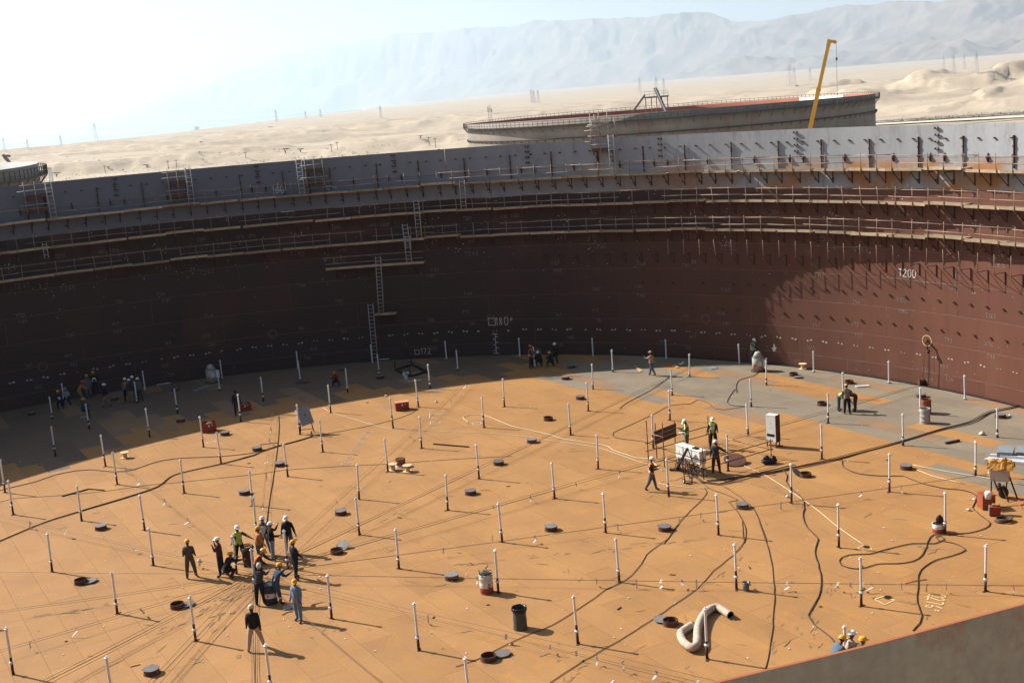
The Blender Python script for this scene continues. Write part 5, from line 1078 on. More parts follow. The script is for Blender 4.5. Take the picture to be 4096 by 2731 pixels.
b = MB(); b.ball((.05, .05, .55), .17, 8, 6, sq=(1, .7, 1.5)); b.ball((.12, .0, .42), .13, 7, 5); b.v = [(x+random.uniform(-.03, .03), y+random.uniform(-.03, .03), z+random.uniform(-.03, .03)) for x, y, z in b.v]; obj('rag', b, mat('dark rag', (.04, .018, .014), rough=.95), t)
t = T('oil_drum', 'rusty brown drum standing by two pale spools', 'drum', 'E', 1330, 835, lm='the rusty drum with two spools'); drum(t, .29, .46, [(0, .10, M_DRUMWHITE), (.10, .46, M_DRUMRUST)], M_RUSTSTEEL)
t = T('bucket', 'small dark metal bucket hung with tape, beside a leg', 'bucket', 'M', 882, 715, lm='the small dark bucket'); b = MB(); b.lathe([(.13, 0), (.15, .36), (.14, .36), (.125, .1), (.001, .1)], 18, cap=False); b.lathe([(.151, .3), (.155, .32), (.151, .34)], 18, cap=False); obj('body', b, mat('bucket steel', (.10, .09, .085), (.2, .19, .19), scale=6, rough=.4, metal=.5), t)
# wooden spools
M_SPOOL = mat('spool wood', (.66, .46, .26), (.55, .37, .2), scale=3, rough=.8)
def spool(c, x, y, lab, s=1.0):
    t = T('wooden_spool', lab, 'spool', c, x, y, group='empty wooden cable spools'); b = MB(); b.lathe([(.001, 0), (.28*s, 0), (.28*s, .03), (.001, .03)], 20, sm=False); obj('lower_flange', b, M_SPOOL, t)
    b = MB(); b.lathe([(.14*s, .03), (.13*s, .2*s), (.14*s, .36*s)], 16, cap=False); obj('core', b, M_SPOOL, t); b = MB(); b.lathe([(.001, .36*s), (.28*s, .36*s), (.28*s, .39*s), (.03, .39*s), (.03, .37*s), (.001, .37*s)], 20, sm=False); obj('upper_flange', b, M_SPOOL, t)
spool('E', 1258, 872, 'left one of two pale spools in front of the rusty drum'); spool('E', 1393, 884, 'right one of two pale spools in front of the rusty drum'); spool('A', 1150, 530, 'pale wooden spool alone at the edge of the shade'); spool('K', 320, 1322, 'wooden spool near the right wall beside a lying white pipe', 1.05)
# tool boxes
def toolbox(lab, c, x, y, w, d, h, rz, lid='shut', lm=None):
    t = T('toolbox', lab, 'toolbox', c, x, y, rz, lm); b = MB(); th = .02
    for cx, cy, sx, sy in ((0, -d/2, w, th), (0, d/2, w, th), (-w/2, 0, th, d-th*1.2), (w/2, 0, th, d-th*1.2)): b.box((cx, cy, h/2), (sx, sy, h))
    b.box((0, 0, .02), (w-.05, d-.05, .03)); obj('body', b, M_RED, t); b = MB()
    if lid == 'shut': b.box((0, 0, h+.015), (w+.03, d+.03, .03)); obj('lid', b, mat('faded red lid', (.55, .25, .15), (.5, .2, .12), scale=3, rough=.6), t)
    else: b.box((0, d/2+.03, h-.10), (w, .03, d*.5)); obj('lid', b, M_RED, t); rubbish(t, min(w, d)*.4, h-.12, 14, .16)
    b = MB(); b.box((0, -d/2-.014, h*.72), (.09, .012, .12)); b.box((w*.22, -d/2-.014, h*.78), (.08, .012, .04)); obj('latch', b, M_WHITE, t); return t
toolbox('red toolbox with a faded lid and white latch, alone on the sunny deck', 'E', 1342, 315, .92, .6, .55, faces('E', 1342, 315)+.12, lm='the lone red toolbox')
toolbox('open red toolbox full of gear at the edge of the shade', 'A', 1925, 285, .95, .6, .62, faces('A', 1925, 285), 'open', 'the open red toolbox')
toolbox('red toolbox in the shade behind a dark standing man', 'Q', 2245, 1240, .9, .6, .5, faces('Q', 2245, 1240)+.2, 'open', 'the red box in the shade')
# tilted grey distribution board on a stand
rz = faces('E', 470, 545); t = T('distribution_board', 'grey metal board tilted on a trestle, sockets down its left side', 'electrical board', 'E', 470, 535, rz, 'the tilted grey board')
M_GREYBOX = mat('grey enamel', (.24, .26, .275), (.20, .215, .23), scale=3, rough=.45, fine=.05); Mx = Matrix.Rotation(-.32, 3, 'X') @ Matrix.Rotation(-.22, 3, 'Y')
b = MB(); b.box((0, 0, 1.22), (.82, .16, 1.22), mat=Mx); obj('cabinet', b, M_GREYBOX, t); b = MB(); b.box(Vector((0, 0, 1.22))+Mx @ Vector((0, -.085, .05)), (.07, .02, .12), mat=Mx); obj('handle', b, M_BLACK, t)
for k in range(5):
    b = MB(); o = Vector((0, 0, 1.22))+Mx @ Vector((-.44, 0, .5-.2*k)); b.box(o, (.08, .13, .12), mat=Mx); b.ball(o+Mx @ Vector((-.06, 0, 0)), .05, 8, 5); obj('socket', b, M_WHITE, t)
for x, y in ((-.45, -.1), (.45, -.1), (-.4, .5), (.4, .5)): b = MB(); b.bar((x*.8, .0, .75 if y < 0 else 1.0), (x*1.05, y, 0), .045, .045); obj('stand_leg', b, M_RUSTSTEEL, t)
b = MB(); b.bar((-.42, -.05, .3), (.42, -.05, .3), .04, .04); b.bar((-.42, 0, .72), (.42, 0, .72), .05, .05); obj('crossbar', b, M_RUSTSTEEL, t)
t = T('gas_bottle', 'small bottle with a pale cap at the foot of the grey board', 'bottle', 'E', 512, 568); b = MB(); b.lathe([(.001, 0), (.08, 0), (.08, .3), (.04, .38), (.03, .44), (.001, .44)], 12); obj('body', b, M_TRASH, t)
# tall white cabinet
rz = faces('R', 2100, 500)-.55; t = T('control_cabinet', 'tall white cabinet on short legs with red switches on its side', 'cabinet', 'R', 2130, 530, rz, 'the tall white cabinet'); M_CAB = mat('white enamel', (.74, .73, .70), (.66, .65, .61), scale=3, rough=.45, fine=.04)
b = MB(); b.box((0, 0, 1.12), (.62, .42, 1.55)); b.box((0, 0, 1.90), (.64, .44, .02)); obj('cabinet', b, M_CAB, t); b = MB(); b.box((.3315, 0, 1.12), (.04, .44, 1.6)); obj('side_rack', b, M_RUSTSTEEL, t)
b = MB(); b.box((-.02, -.216, .78), (.5, .012, .05)); b.box((-.02, -.213, .70), (.48, .008, .1)); obj('gauge_strip', b, M_BLACK, t); b = MB(); b.box((-.05, -.215, 1.45), (.09, .01, .13)); b.box((-.02, -.215, 1.2), (.05, .01, .07)); obj('plate', b, M_WHITE, t)
for k in range(3): b = MB(); b.tube([(.33, -.1, 1.25-.16*k), (.40, -.1, 1.25-.16*k)], .035, 8); obj('switch', b, M_RED, t)
for x in (-.28, .30):
    for y in (-.18, .18): b = MB(); b.bar((x, y, 0), (x, y, .36), .05, .05); obj('leg', b, M_RUSTSTEEL, t)
b = MB(); b.bar((-.3, 0, .05), (.5, .25, .05), .06, .05); obj('base_bar', b, M_RUSTSTEEL, t)
# three white boxes in a row on a stand
cA = G('R', 700, 880); cB_ = G('R', 1000, 985); ax = (cB_-cA).normalized(); rz = math.atan2(ax.y, ax.x); t = thing('switch_box_row', 'row of three white switch boxes on a pipe stand full of cables', 'switch boxes', (cA+cB_)/2, rz); LM.append((t.location.copy(), 'the row of white switch boxes')); L3 = (cB_-cA).length+.5
for k in range(3):
    x = -L3/2+L3*(k+.5)/3; b = MB(); b.box((x, 0, 1.06), (L3/3-.10, .46, .70)); b.box((x, 0, 1.42), (L3/3-.05, .52, .03)); bx = obj('switch_box', b, M_CAB, t); b = MB(); b.box((x-.03, -.236, 1.08), (.12, .012, .2)); obj('door_plate', b, mat('cabinet label', (.62, .62, .58)), bx)
b = MB()
for i in range(3): b.tube([(L3/2-.0, -.05+.08*i, .95), (L3/2+.03, -.05+.08*i, .95)], .035, 8)
obj('switch', b, M_RED, t)
b = MB(); b.box((.45, 0, 1.47), (.34, .25, .06)); obj('folder', b, M_BLACK, t)
for x in (-L3/2+.1, -L3/6, L3/6, L3/2-.1):
    for y in (-.15, .15): b = MB(); b.tube([(x, y, 0), (x, y, .71)], .028, 6); obj('stand_leg', b, M_GALV, t)
b = MB()
for k in range(18):
    x0 = random.uniform(-L3/2, L3/2); pts = [(x0, random.uniform(-.1, .1), .72)]
    for j in range(5): pts.append((x0+random.uniform(-.25, .25)*j*.4, -.12*j+random.uniform(-.25, .25), max(.02, .72-.2*j+random.uniform(-.05, .05))))
    pts[-1] = (pts[-1][0]+random.uniform(-.4, .4), pts[-1][1], .02); b.tube(spline(pts, .2), random.choice([.014, .02]), 5)
tag(obj('hanging_cable', b, [M_CABLEGREY], t), kind='stuff')
b = MB(); b.bar((-L3/2, -.15, .35), (L3/2, -.15, .35), .05, .05); b.bar((-L3/2, .15, .35), (L3/2, .15, .35), .05, .05); b.bar((-L3/2, -.15, .08), (L3/2, -.15, .08), .06, .06); obj('crossbar', b, M_RUSTSTEEL, t)
# A-shaped trestle in front of the boxes
q0 = G('R', 610, 905); q1 = G('R', 930, 950); top = (q0+q1)/2+Vector((0, 0, 1.75)); top = Vector((G('R', 785, 560, 1.55))); t = thing('trestle', 'dark A shaped trestle leaning in front of the white boxes', 'trestle', (q0.x, q0.y, 0))
for q, w in ((q0, .13), (q1, .05)): b = MB(); b.bar(Vector((0, 0, .04))+q-q0, top-q0, w, w*.7); obj('trestle_leg', b, M_BLACK, t)
b = MB(); b.bar(Vector((-.35, .1, .05)), Vector((.5, -.15, .05)), .22, .07); obj('foot_plank', b, M_BLACK, t)
# sack truck
q0 = G('R', 752, 1105); q1 = G('R', 830, 1090); ax = (q1-q0); ax.z = 0; fwd = Vector((-ax.y, ax.x, 0)).normalized(); t = thing('hand_truck', 'rusty two wheeled hand truck standing in front of the boxes', 'hand truck', q0); LM.append((q0.copy(), 'the two wheeled hand truck'))
for o in (Vector(), ax): b = MB(); b.tube([o+Vector((0, 0, .1)), o+fwd*.45+Vector((0, 0, 1.25))], .025, 6); obj('upright', b, M_RUSTSTEEL, t)
for k in (.08, .45, .8, 1.2): b = MB(); b.bar(fwd*.45*k/1.25+Vector((0, 0, k)), ax+fwd*.45*k/1.25+Vector((0, 0, k)), .03, .03); obj('crossbar', b, M_RUSTSTEEL, t)
b = MB(); b.box(ax/2-fwd*.16+Vector((0, 0, .03)), (ax.length, .3, .02), rz=math.atan2(ax.y, ax.x)); obj('toe_plate', b, M_RUSTSTEEL, t)
for s in (-1, 1):
    e = ax.normalized(); o = (ax if s > 0 else Vector())+e*s*.07+fwd*.04+Vector((0, 0, .13)); Mr = e.to_track_quat('Z', 'Y').to_matrix(); b = MB(); b.lathe([(.07, -.03), (.125, -.03), (.13, 0), (.125, .03), (.07, .03)], 16, c=o, mat=Mr, cap=False); wh = obj('wheel', b, M_BLACK, t); b = MB(); b.lathe([(.001, -.025), (.075, -.025), (.075, .025), (.001, .025)], 12, c=o, mat=Mr, sm=False); obj('hub', b, M_GALV, wh)
# guard frame of scaffold tubes round the boxes and the big hole
cn = {'a': G('R', 172, 745), 'c': G('R', 1122, 480), 'e': G('R', 2098, 722), 'd': G('R', 1038, 1040), 'b': G('R', 425, 852), 'f': G('R', 305, 718), 'g': G('R', 598, 600)}
t = thing('guard_frame', 'rust brown scaffold tube guard rails round the white boxes and the hole', 'guard rail', cn['d']); LM.append((cn['a'].copy(), 'the timber panel on the tube frame')); o = cn['d']
for k, h in (('a', height_at(cn['a'], 'R', 155, 130)), ('b', height_at(cn['b'], 'R', 425, 165)), ('c', height_at(cn['c'], 'R', 1112, 50)), ('d', height_at(cn['d'], 'R', 1033, 570)), ('e', 1.15), ('f', height_at(cn['f'], 'R', 280, 160)), ('g', height_at(cn['g'], 'R', 582, 125))):
    b = MB(); b.tube([cn[k]-o, cn[k]-o+Vector((0, 0, h))], .028, 6); obj('upright', b, M_RUSTSTEEL, t)
for p, q in (('a', 'c'), ('c', 'e'), ('e', 'd'), ('d', 'b')):
    dv = (cn[q]-cn[p]).normalized()*.15
    for z in (.55, 1.02): b = MB(); b.tube([cn[p]-o-dv+Vector((0, 0, z)), cn[q]-o+dv+Vector((0, 0, z+random.uniform(-.03, .03)))], .026, 6); obj('guard_rail', b, M_RUSTSTEEL if p != 'c' else M_TUBE, t)
b = MB(); b.tube([cn['a']-o+Vector((0, 0, 1.62)), cn['b']-o+Vector((0, -.05, 1.75))], .026, 6); obj('guard_rail', b, M_TUBE, t)
dv = (cn['g']-cn['f'])
for k in range(3):
    b = MB(); z = .98+.27*k; b.bar(cn['f']-o-dv*.08+Vector((0, -.05, z)), cn['f']-o+dv*1.08+Vector((0, -.05, z+.02)), .025, .255); obj('panel_board', b, M_DKBROWN, t)
# black rubbish bag
t = T('rubbish_bag', 'shiny black rubbish bag lying by the guard frame', 'bag', 'R', 2065, 800, lm='the black rubbish bag'); b = MB(); b.ball((0, 0, .16), .34, 14, 8, sq=(1.35, .8, .5)); b.ball((-.15, 0, .30), .18, 10, 6, sq=(1, .8, 1.1)); b.ball((.25, .05, .25), .17, 10, 6)
b.v = [(x+random.uniform(-.025, .025), y+random.uniform(-.025, .025), max(0, z+random.uniform(-.025, .025))) for x, y, z in b.v]; obj('bag', b, mat('black bin bag', (.012, .012, .014)), t)
# corrugated duct
pts = [G('M', x, y+14, .0) for x, y in [(392, 1050), (335, 1085), (285, 1130), (300, 1200), (345, 1250), (395, 1272), (435, 1235), (437, 1160), (445, 1080), (485, 985), (545, 915), (610, 890), (675, 918), (742, 962)]]
pts = spline([p+Vector((0, 0, .145)) for p in pts], .055); pts = [p+Vector((0, 0, .08*math.sin(math.pi*i/len(pts))**2)) for i, p in enumerate(pts)]; b = MB(); rr2 = [.15*(1+.06*(1 if i % 2 else -1)) for i in range(len(pts))]
M_DUCT = mat('duct fabric', (.50, .41, .32), (.36, .28, .21), (.62, .55, .46), scale=5, rough=.85, fine=.1); b.tube(pts, rr2, 18, cap=False); pin = [r*.93 for r in rr2]
t = thing('ventilation_duct', 'beige ribbed flexible duct lying in an S on the deck', 'duct', (0, 0, 0)); LM.append((pts[len(pts)//2].copy(), 'the ribbed flexible duct')); obj('sleeve', b, M_DUCT, t); b = MB(); b.tube(pts[::4], .135, 14, cap=False); b.f = [f[::-1] for f in b.f]; obj('lining', b, M_BLACK, t)
for e in (0, -1): b = MB(); d_ = (pts[1]-pts[0]) if e == 0 else (pts[-2]-pts[-1]); b.tube([pts[e], pts[e]+d_.normalized()*.04], .155, 18, cap=False); obj('end_ring', b, M_BLACK, t)
# lying bars, boards and scraps
def lying(name, lab, cat, c, p, q, w, h, m, z=None):
    a, e = G(c, *p), G(c, *q); t = thing(name, lab, cat, a); b = MB(); zz = z or h/2+.005; b.bar(Vector((0, 0, zz)), e-a+Vector((0, 0, zz)), w, h); obj('board' if m in (M_WOOD, M_PLANK) else 'bar', b, m, t); return t
lying('angle_iron', 'dark angle iron lying alone in the middle of the deck', 'steel bar', 'E', (1630, 636), (1955, 663), .07, .07, M_RUSTSTEEL); lying('angle_iron', 'longer dark bar of a bent pair lying at left', 'steel bar', 'A', (570, 885), (803, 822), .07, .06, M_RUSTSTEEL); lying('angle_iron', 'shorter dark bar of a bent pair lying at left', 'steel bar', 'A', (806, 818), (960, 830), .06, .05, M_RUSTSTEEL)
lying('timber_board', 'pale board lying left of the walking man by the shade edge', 'board', 'C', (1132, 1294), (1186, 1348), .24, .05, M_WOOD); lying('timber_board', 'pale board lying right of the walking man', 'board', 'C', (1485, 1282), (1526, 1312), .22, .05, M_WOOD); lying('steel_pipe', 'white pipe lying by the spool near the right wall', 'pipe', 'K', (368, 1292), (530, 1314), .10, .10, M_GALV); lying('timber_baulk', 'square rusty beam lying on the grey deck at right', 'beam', 'H', (1630, 632), (1758, 606), .11, .11, M_RUSTSTEEL)
lying('timber_board', 'pale board in the shade at centre, beside dark brackets', 'board', 'G', (1395, 1212), (1520, 1196), .5, .05, M_PLANK); lying('timber_board', 'brown board lying at the foot of a shaded leg', 'board', 'G', (375, 1218), (480, 1222), .7, .04, M_DKBROWN); lying('steel_pipe', 'thin white pipe lying along the wall in the deep shade', 'pipe', 'Q', (1440, 1010), (1570, 992), .06, .06, M_GALV); lying('steel_pipe', 'white pipe by the ladder foot in the centre shade', 'pipe', 'G', (1135, 1008), (1222, 1002), .08, .08, M_GALV); lying('timber_board', 'thin pale stick on the deck right of the lowest left leg', 'board', 'B', (1197, 1418), (1285, 1396), .05, .03, M_WOOD)
lying('sheet_panel', 'pale sheet with a tube on it right of the walking man', 'panel', 'C', (1800, 1322), (1872, 1306), .7, .03, M_GREYBOX); lying('sheet_panel', 'crumpled white sheet lying near the right wall', 'panel', 'H', (805, 110), (930, 100), .35, .06, M_FOIL)
# frames and brackets lying in the centre shade
t = T('post_frame', 'dark steel frame with posts lying in the centre shade', 'frame', 'G', 1430, 1130, lm='the dark frame in the centre shade'); b = MB()
fr = [G('G', *p)-t.location for p in ((1280, 1108), (1430, 1060), (1570, 1125), (1420, 1165))]
for i in range(4): b.bar(fr[i]+Vector((0, 0, .08)), fr[(i+1) % 4]+Vector((0, 0, .08)), .16, .12)
obj('base_frame', b, M_BLACK, t)
for i in (0, 1, 3): b = MB(); b.bar(fr[i], fr[i]+Vector((0, 0, .75)), .09, .09); obj('post', b, M_BLACK, t)
for k, (x, y) in enumerate(((1363, 1155), (1395, 1152), (1380, 1185))): t = T('paint_tin', ['left one of three pale tins in the centre shade', 'right one of three pale tins in the centre shade', 'front one of three pale tins in the centre shade'][k], 'tin', 'G', x, y, group='pale tins in the shade'); b = MB(); b.lathe([(.001, 0), (.13, 0), (.13, .3), (.12, .3), (.12, .25), (.001, .25)], 14, sm=False); obj('body', b, M_FOIL, t)
# cone topped machines
def cone_machine(c, x, y, lab, s=1.0, lm=None):
    rz = faces(c, x, y); t = T('cone_topped_machine', lab, 'machine', c, x, y, rz, lm); M_CONE = mat('machine grey green', (.40, .42, .36), (.33, .35, .3), scale=3, rough=.6)
    b = MB(); b.lathe([(.52*s, 0), (.54*s, .06), (.50*s, .10)], 22); obj('tray', b, M_NECK, t); b = MB(); b.lathe([(.42*s, .10), (.42*s, .95*s), (.38*s, 1.0*s)], 22); obj('housing', b, M_CONE, t); b = MB(); b.lathe([(.40*s, 1.0*s), (.20*s, 1.38*s), (.15*s, 1.42*s), (.001, 1.42*s)], 22); b.lathe([(.41*s, .99*s), (.43*s, 1.01*s), (.41*s, 1.03*s)], 22, cap=False); obj('cone_hood', b, M_CONE, t)
    b = MB(); b.box((.50*s, 0, .62*s), (.26*s, .4*s, .5*s)); obj('side_box', b, M_WHITE, t); b = MB(); b.box((-.22*s, -.385*s, .45*s), (.20*s, .04, .26*s)); obj('warning_label', b, mat('orange label', (.70, .17, .03)), t); b = MB(); b.box((.12*s, -.42*s, .62*s), (.24*s, .03, .26*s)); pl = obj('name_plate', b, M_WHITE, t); b = MB(); b.add([(.06*s, -.437*s, .57*s), (.18*s, -.437*s, .57*s), (.12*s, -.437*s, .68*s)], [(0, 1, 2)]); obj('warning_mark', b, M_BLACK, pl); return t
cone_machine('C', 2262, 1338, 'grey green cone topped machine with orange label, a worker standing behind it', 1.0, 'the cone topped machine in the sun'); cone_machine('Q', 1948, 985, 'cone topped machine in the deep shade with an orange label', 1.05, 'the cone topped machine in the shade')
# plastic sheet, white bags, scraps
def cloth(name, lab, cat, c, pts, w, m, h=.09):
    q = spline([G(c, *p) for p in pts], .12); b = MB(); n = len(q); k = 6; n0 = 0
    for i, p in enumerate(q):
        d = q[min(i+1, n-1)]-q[max(i-1, 0)]; s = Vector((-d.y, d.x, 0)).normalized()
        for j in range(k): b.v.append(tuple(p+s*w*(j/(k-1)-.5)*random.uniform(.75, 1.15)+Vector((0, 0, .015+h*random.random()))))
    for i in range(n-1):
        for j in range(k-1): b.face((i*k+j, i*k+j+1, (i+1)*k+j+1, (i+1)*k+j))
    return tag(obj(name, b, m), lab, cat)
cloth('plastic_sheet', 'long crumpled grey plastic sheet in the deep shade', 'sheet', 'Q', [(1780, 1072), (1830, 1052), (1880, 1035), (1930, 1020)], .5, mat('grey sheet', (.30, .31, .32), (.2, .2, .21), scale=4)); cloth('plastic_bag', 'pale green plastic bag right of the walking man', 'bag', 'C', [(1528, 1295), (1550, 1290), (1574, 1290)], .5, mat('pale green plastic', (.45, .52, .46), rough=.4), .3)
cloth('paper_sheet', 'white crumpled paper under the drum by the two leaning men', 'paper', 'D', [(765, 885), (800, 880), (840, 878)], .45, M_GREYBOX, .03)
for i, (c, x, y, lab) in enumerate((('H', 1895, 1148, 'white plastic cup left of the red cabinet'), ('H', 1845, 1242, 'white card lying left of the red cabinet'), ('H', 180, 1122, 'white bag beside the leg under the cable bundle'), ('E', 1197, 195, 'white lump lying at the shade edge'), ('E', 1655, 250, 'white lump right of the red toolbox'), ('B', 1830, 452, 'white scrap left of the squatting man'), ('H', 1965, 545, 'white rags on the grey deck at right'), ('H', 2220, 380, 'white bag by the hatch at the right end'))):
    p = G(c, x, y); b = MB(); b.ball((0, 0, .06), .085 if 'rag' not in lab else .16, 8, 5, sq=(1.2, .9, .7)); b.v = [(u+random.uniform(-.03, .03), v+random.uniform(-.03, .03), max(0.005, z+random.uniform(-.03, .02))) for u, v, z in b.v]; tag(obj('plastic_scrap', b, M_WHITE, loc=p), lab, 'scrap')
# the draped panel, red cabinet and gear at the right
rz = faces('O', 900, 1000)-.15; t = T('draped_panel', 'switch panel on a frame with a yellow cloth thrown over it', 'electrical panel', 'O', 940, 960, rz, 'the panel draped in yellow cloth'); M_CLOTH = mat('yellow cloth', (.50, .25, .05), (.40, .19, .04), scale=4, rough=.9)
b = MB(); b.box((-.05, 0, 1.32), (.85, .3, .95)); obj('cabinet', b, mat('beige cabinet', (.50, .44, .38), (.42, .36, .3), scale=3), t)
for p, q in (((-.45, .1, .85), (-.5, .3, 0)), ((.35, .1, 1.7), (.2, -.1, .0)), ((.35, .1, 1.1), (.75, .0, 0)), ((.1, -.2, .6), (.42, -.55, 0)), ((-.35, -.1, 1.0), (-.1, -.25, .4))): b = MB(); b.bar(p, q, .06, .06); obj('frame_leg', b, M_RUSTSTEEL, t)
b = MB(); n = 14
for i in range(n+1):
    for j in range(n+1):
        x, y = (i/n-.5)*1.22, (j/n-.5)*.86; inside = abs(x) < .48 and abs(y) < .2; dz = 1.87 if inside else 1.87-.85*max(max(abs(x)-.45, 0)*.75, max(abs(y)-.18, 0)*1.9)
        b.v.append((x, y*(.75 if not inside else 1), dz+random.uniform(-.035, .045)+(.1 if abs(x-.1) < .1 else 0)))
for i in range(n):
    for j in range(n): a = i*(n+1)+j; b.face((a, a+1, a+n+2, a+n+1), 0, False)
obj('cloth', b, M_CLOTH, t); b = MB(); b.ball((-.05, -.2, .62), .13, 8, 6, sq=(.8, .8, 1.6)); obj('cable_gland', b, M_RUSTSTEEL, t)
for k in range(3): b = MB(); b.tube([(-.5, -.05, 1.2+.16*k), (-.58, -.08, 1.2+.16*k)], .05, 8); obj('socket', b, M_WHITE, t)
t = T('black_bag', 'black bag under the draped panel', 'bag', 'O', 985, 960); b = MB(); b.ball((0, 0, .25), .28, 12, 8, sq=(.9, .8, 1.1)); b.tube([(-.1, 0, .5), (0, 0, .62), (.1, 0, .5)], .03, 6); obj('bag', b, mat('black bin bag', (.012, .012, .014)), t)
rz = faces('O', 660, 1200)+.42; t = T('red_cabinet', 'square red steel cabinet with a white bucket on it', 'cabinet', 'O', 668, 1150, rz, 'the square red cabinet'); M_REDC = mat('cabinet red', (.45, .115, .05), (.38, .09, .045), scale=3, rough=.55)
b = MB(); b.box((0, 0, .36), (.62, .62, .68)); b.box((0, 0, .71), (.66, .66, .02)); b.box((0, 0, .015), (.58, .58, .03)); obj('cabinet', b, M_REDC, t); b = MB(); b.box((0, -.312, .37), (.54, .006, .58)); obj('door', b, M_REDC, t); b = MB(); b.box((.2, -.325, .4), (.03, .02, .1)); obj('handle', b, M_BLACK, t)
p = G('O', 705, 985, .73); t = thing('bucket', 'white wrapped bucket standing on the red cabinet', 'bucket', p); b = MB(); b.lathe([(.001, 0), (.14, 0), (.15, .32), (.12, .36), (.001, .37)], 12); b.v = [(x+random.uniform(-.012, .012), y+random.uniform(-.012, .012), max(0, z+random.uniform(-.015, .015))) for x, y, z in b.v]; obj('body', b, M_WHITE, t)
t = T('welding_set', 'small orange red welding set with dark ends in front of the red cabinet', 'welding set', 'O', 830, 1290, rz-.35); b = MB(); b.box((0, 0, .24), (.46, .34, .4)); obj('case', b, M_RED, t); b = MB(); b.box((-.25, 0, .24), (.04, .36, .42)); obj('front_panel', b, M_GREYBOX, t); b = MB(); b.box((-.05, 0, .5), (.16, .14, .12)); obj('wooden_block', b, M_WOOD, t); b = MB(); b.tube([(.18, -.1, .44), (.18, 0, .56), (.18, .1, .44)], .018, 6); obj('handle', b, M_BLACK, t)
t = T('cable_coil', 'coil of brown hose lying in front of the welding set', 'coil', 'O', 970, 1405); b = MB()
for k in range(5): b.tube([(.36*math.cos(a*.35)+.02*k, .30*math.sin(a*.35), .03+.03*k) for a in range(18)], .024, 6, closed=True)
obj('winding', b, M_CABLEGREY, t)
# pipes and corrugated sheets at the right edge
for k in range(4): lying('steel_pipe', ['nearest bright pipe of the stack at the right edge', 'second bright pipe of the stack at the right edge', 'third bright pipe of the stack at the right edge', 'upper bright pipe of the stack at the right edge'][k], 'pipe', 'O', (640+35*k, 290-14*k), (1480, 360-18*k), .13, .13, M_GALV, .07 if k < 3 else .2)['group'] = 'steel pipes stacked at the right edge'
for i, (x0, x1, lab) in enumerate(((862, 1160, 'left stack of grey corrugated sheets at the right edge'), (1205, 1480, 'right stack of grey corrugated sheets at the right edge'))):
    a, e = G('O', x0, 268), G('O', x1, 285); t = thing('corrugated_sheet', lab, 'sheet metal', a); d = e-a; s = Vector((-d.y, d.x, 0)).normalized(); b = MB(); n = 18
    for j in range(n+1):
        for q, zz in ((0, 0), (1, 0)): b.v.append(tuple(s*(1.3*j/n)+d*q+Vector((0, 0, .42+.03*(j % 2)))))
    for j in range(n): b.face((2*j, 2*j+1, 2*j+3, 2*j+2))
    obj('sheet', b, M_GREYBOX, t); b = MB(); b.box(d*.5+s*.65+Vector((0, 0, .2)), (d.length, 1.25, .38), rz=math.atan2(d.y, d.x)); obj('stack', b, M_GREYBOX, t)
b = MB(); 
for _ in range(300):
    u, v = random.uniform(60, 4000), random.uniform(1520, 2650); d = ray(u, v); q = CAM+d*(-CAM.z/d.z)
    if q.to_2d().length > RD-1: continue
    s = random.choice([.015, .02, .025, .04]); a = random.uniform(0, 3); b.box((q.x, q.y, .012+s*.2), (s*2, s, s*.4), rz=a)
tag(obj('litter', b, M_TAPE), kind='stuff')
b = MB()
for _ in range(22):
    u, v = random.uniform(60, 4000), random.uniform(1560, 2650); d = ray(u, v); q = CAM+d*(-CAM.z/d.z)
    if q.to_2d().length < RD-1: b.bar((q.x, q.y, .02), (q.x+random.uniform(-.25, .25), q.y+random.uniform(-.25, .25), .02), .04, .03)
tag(obj('steel_offcuts', b, M_RUSTSTEEL), kind='stuff')
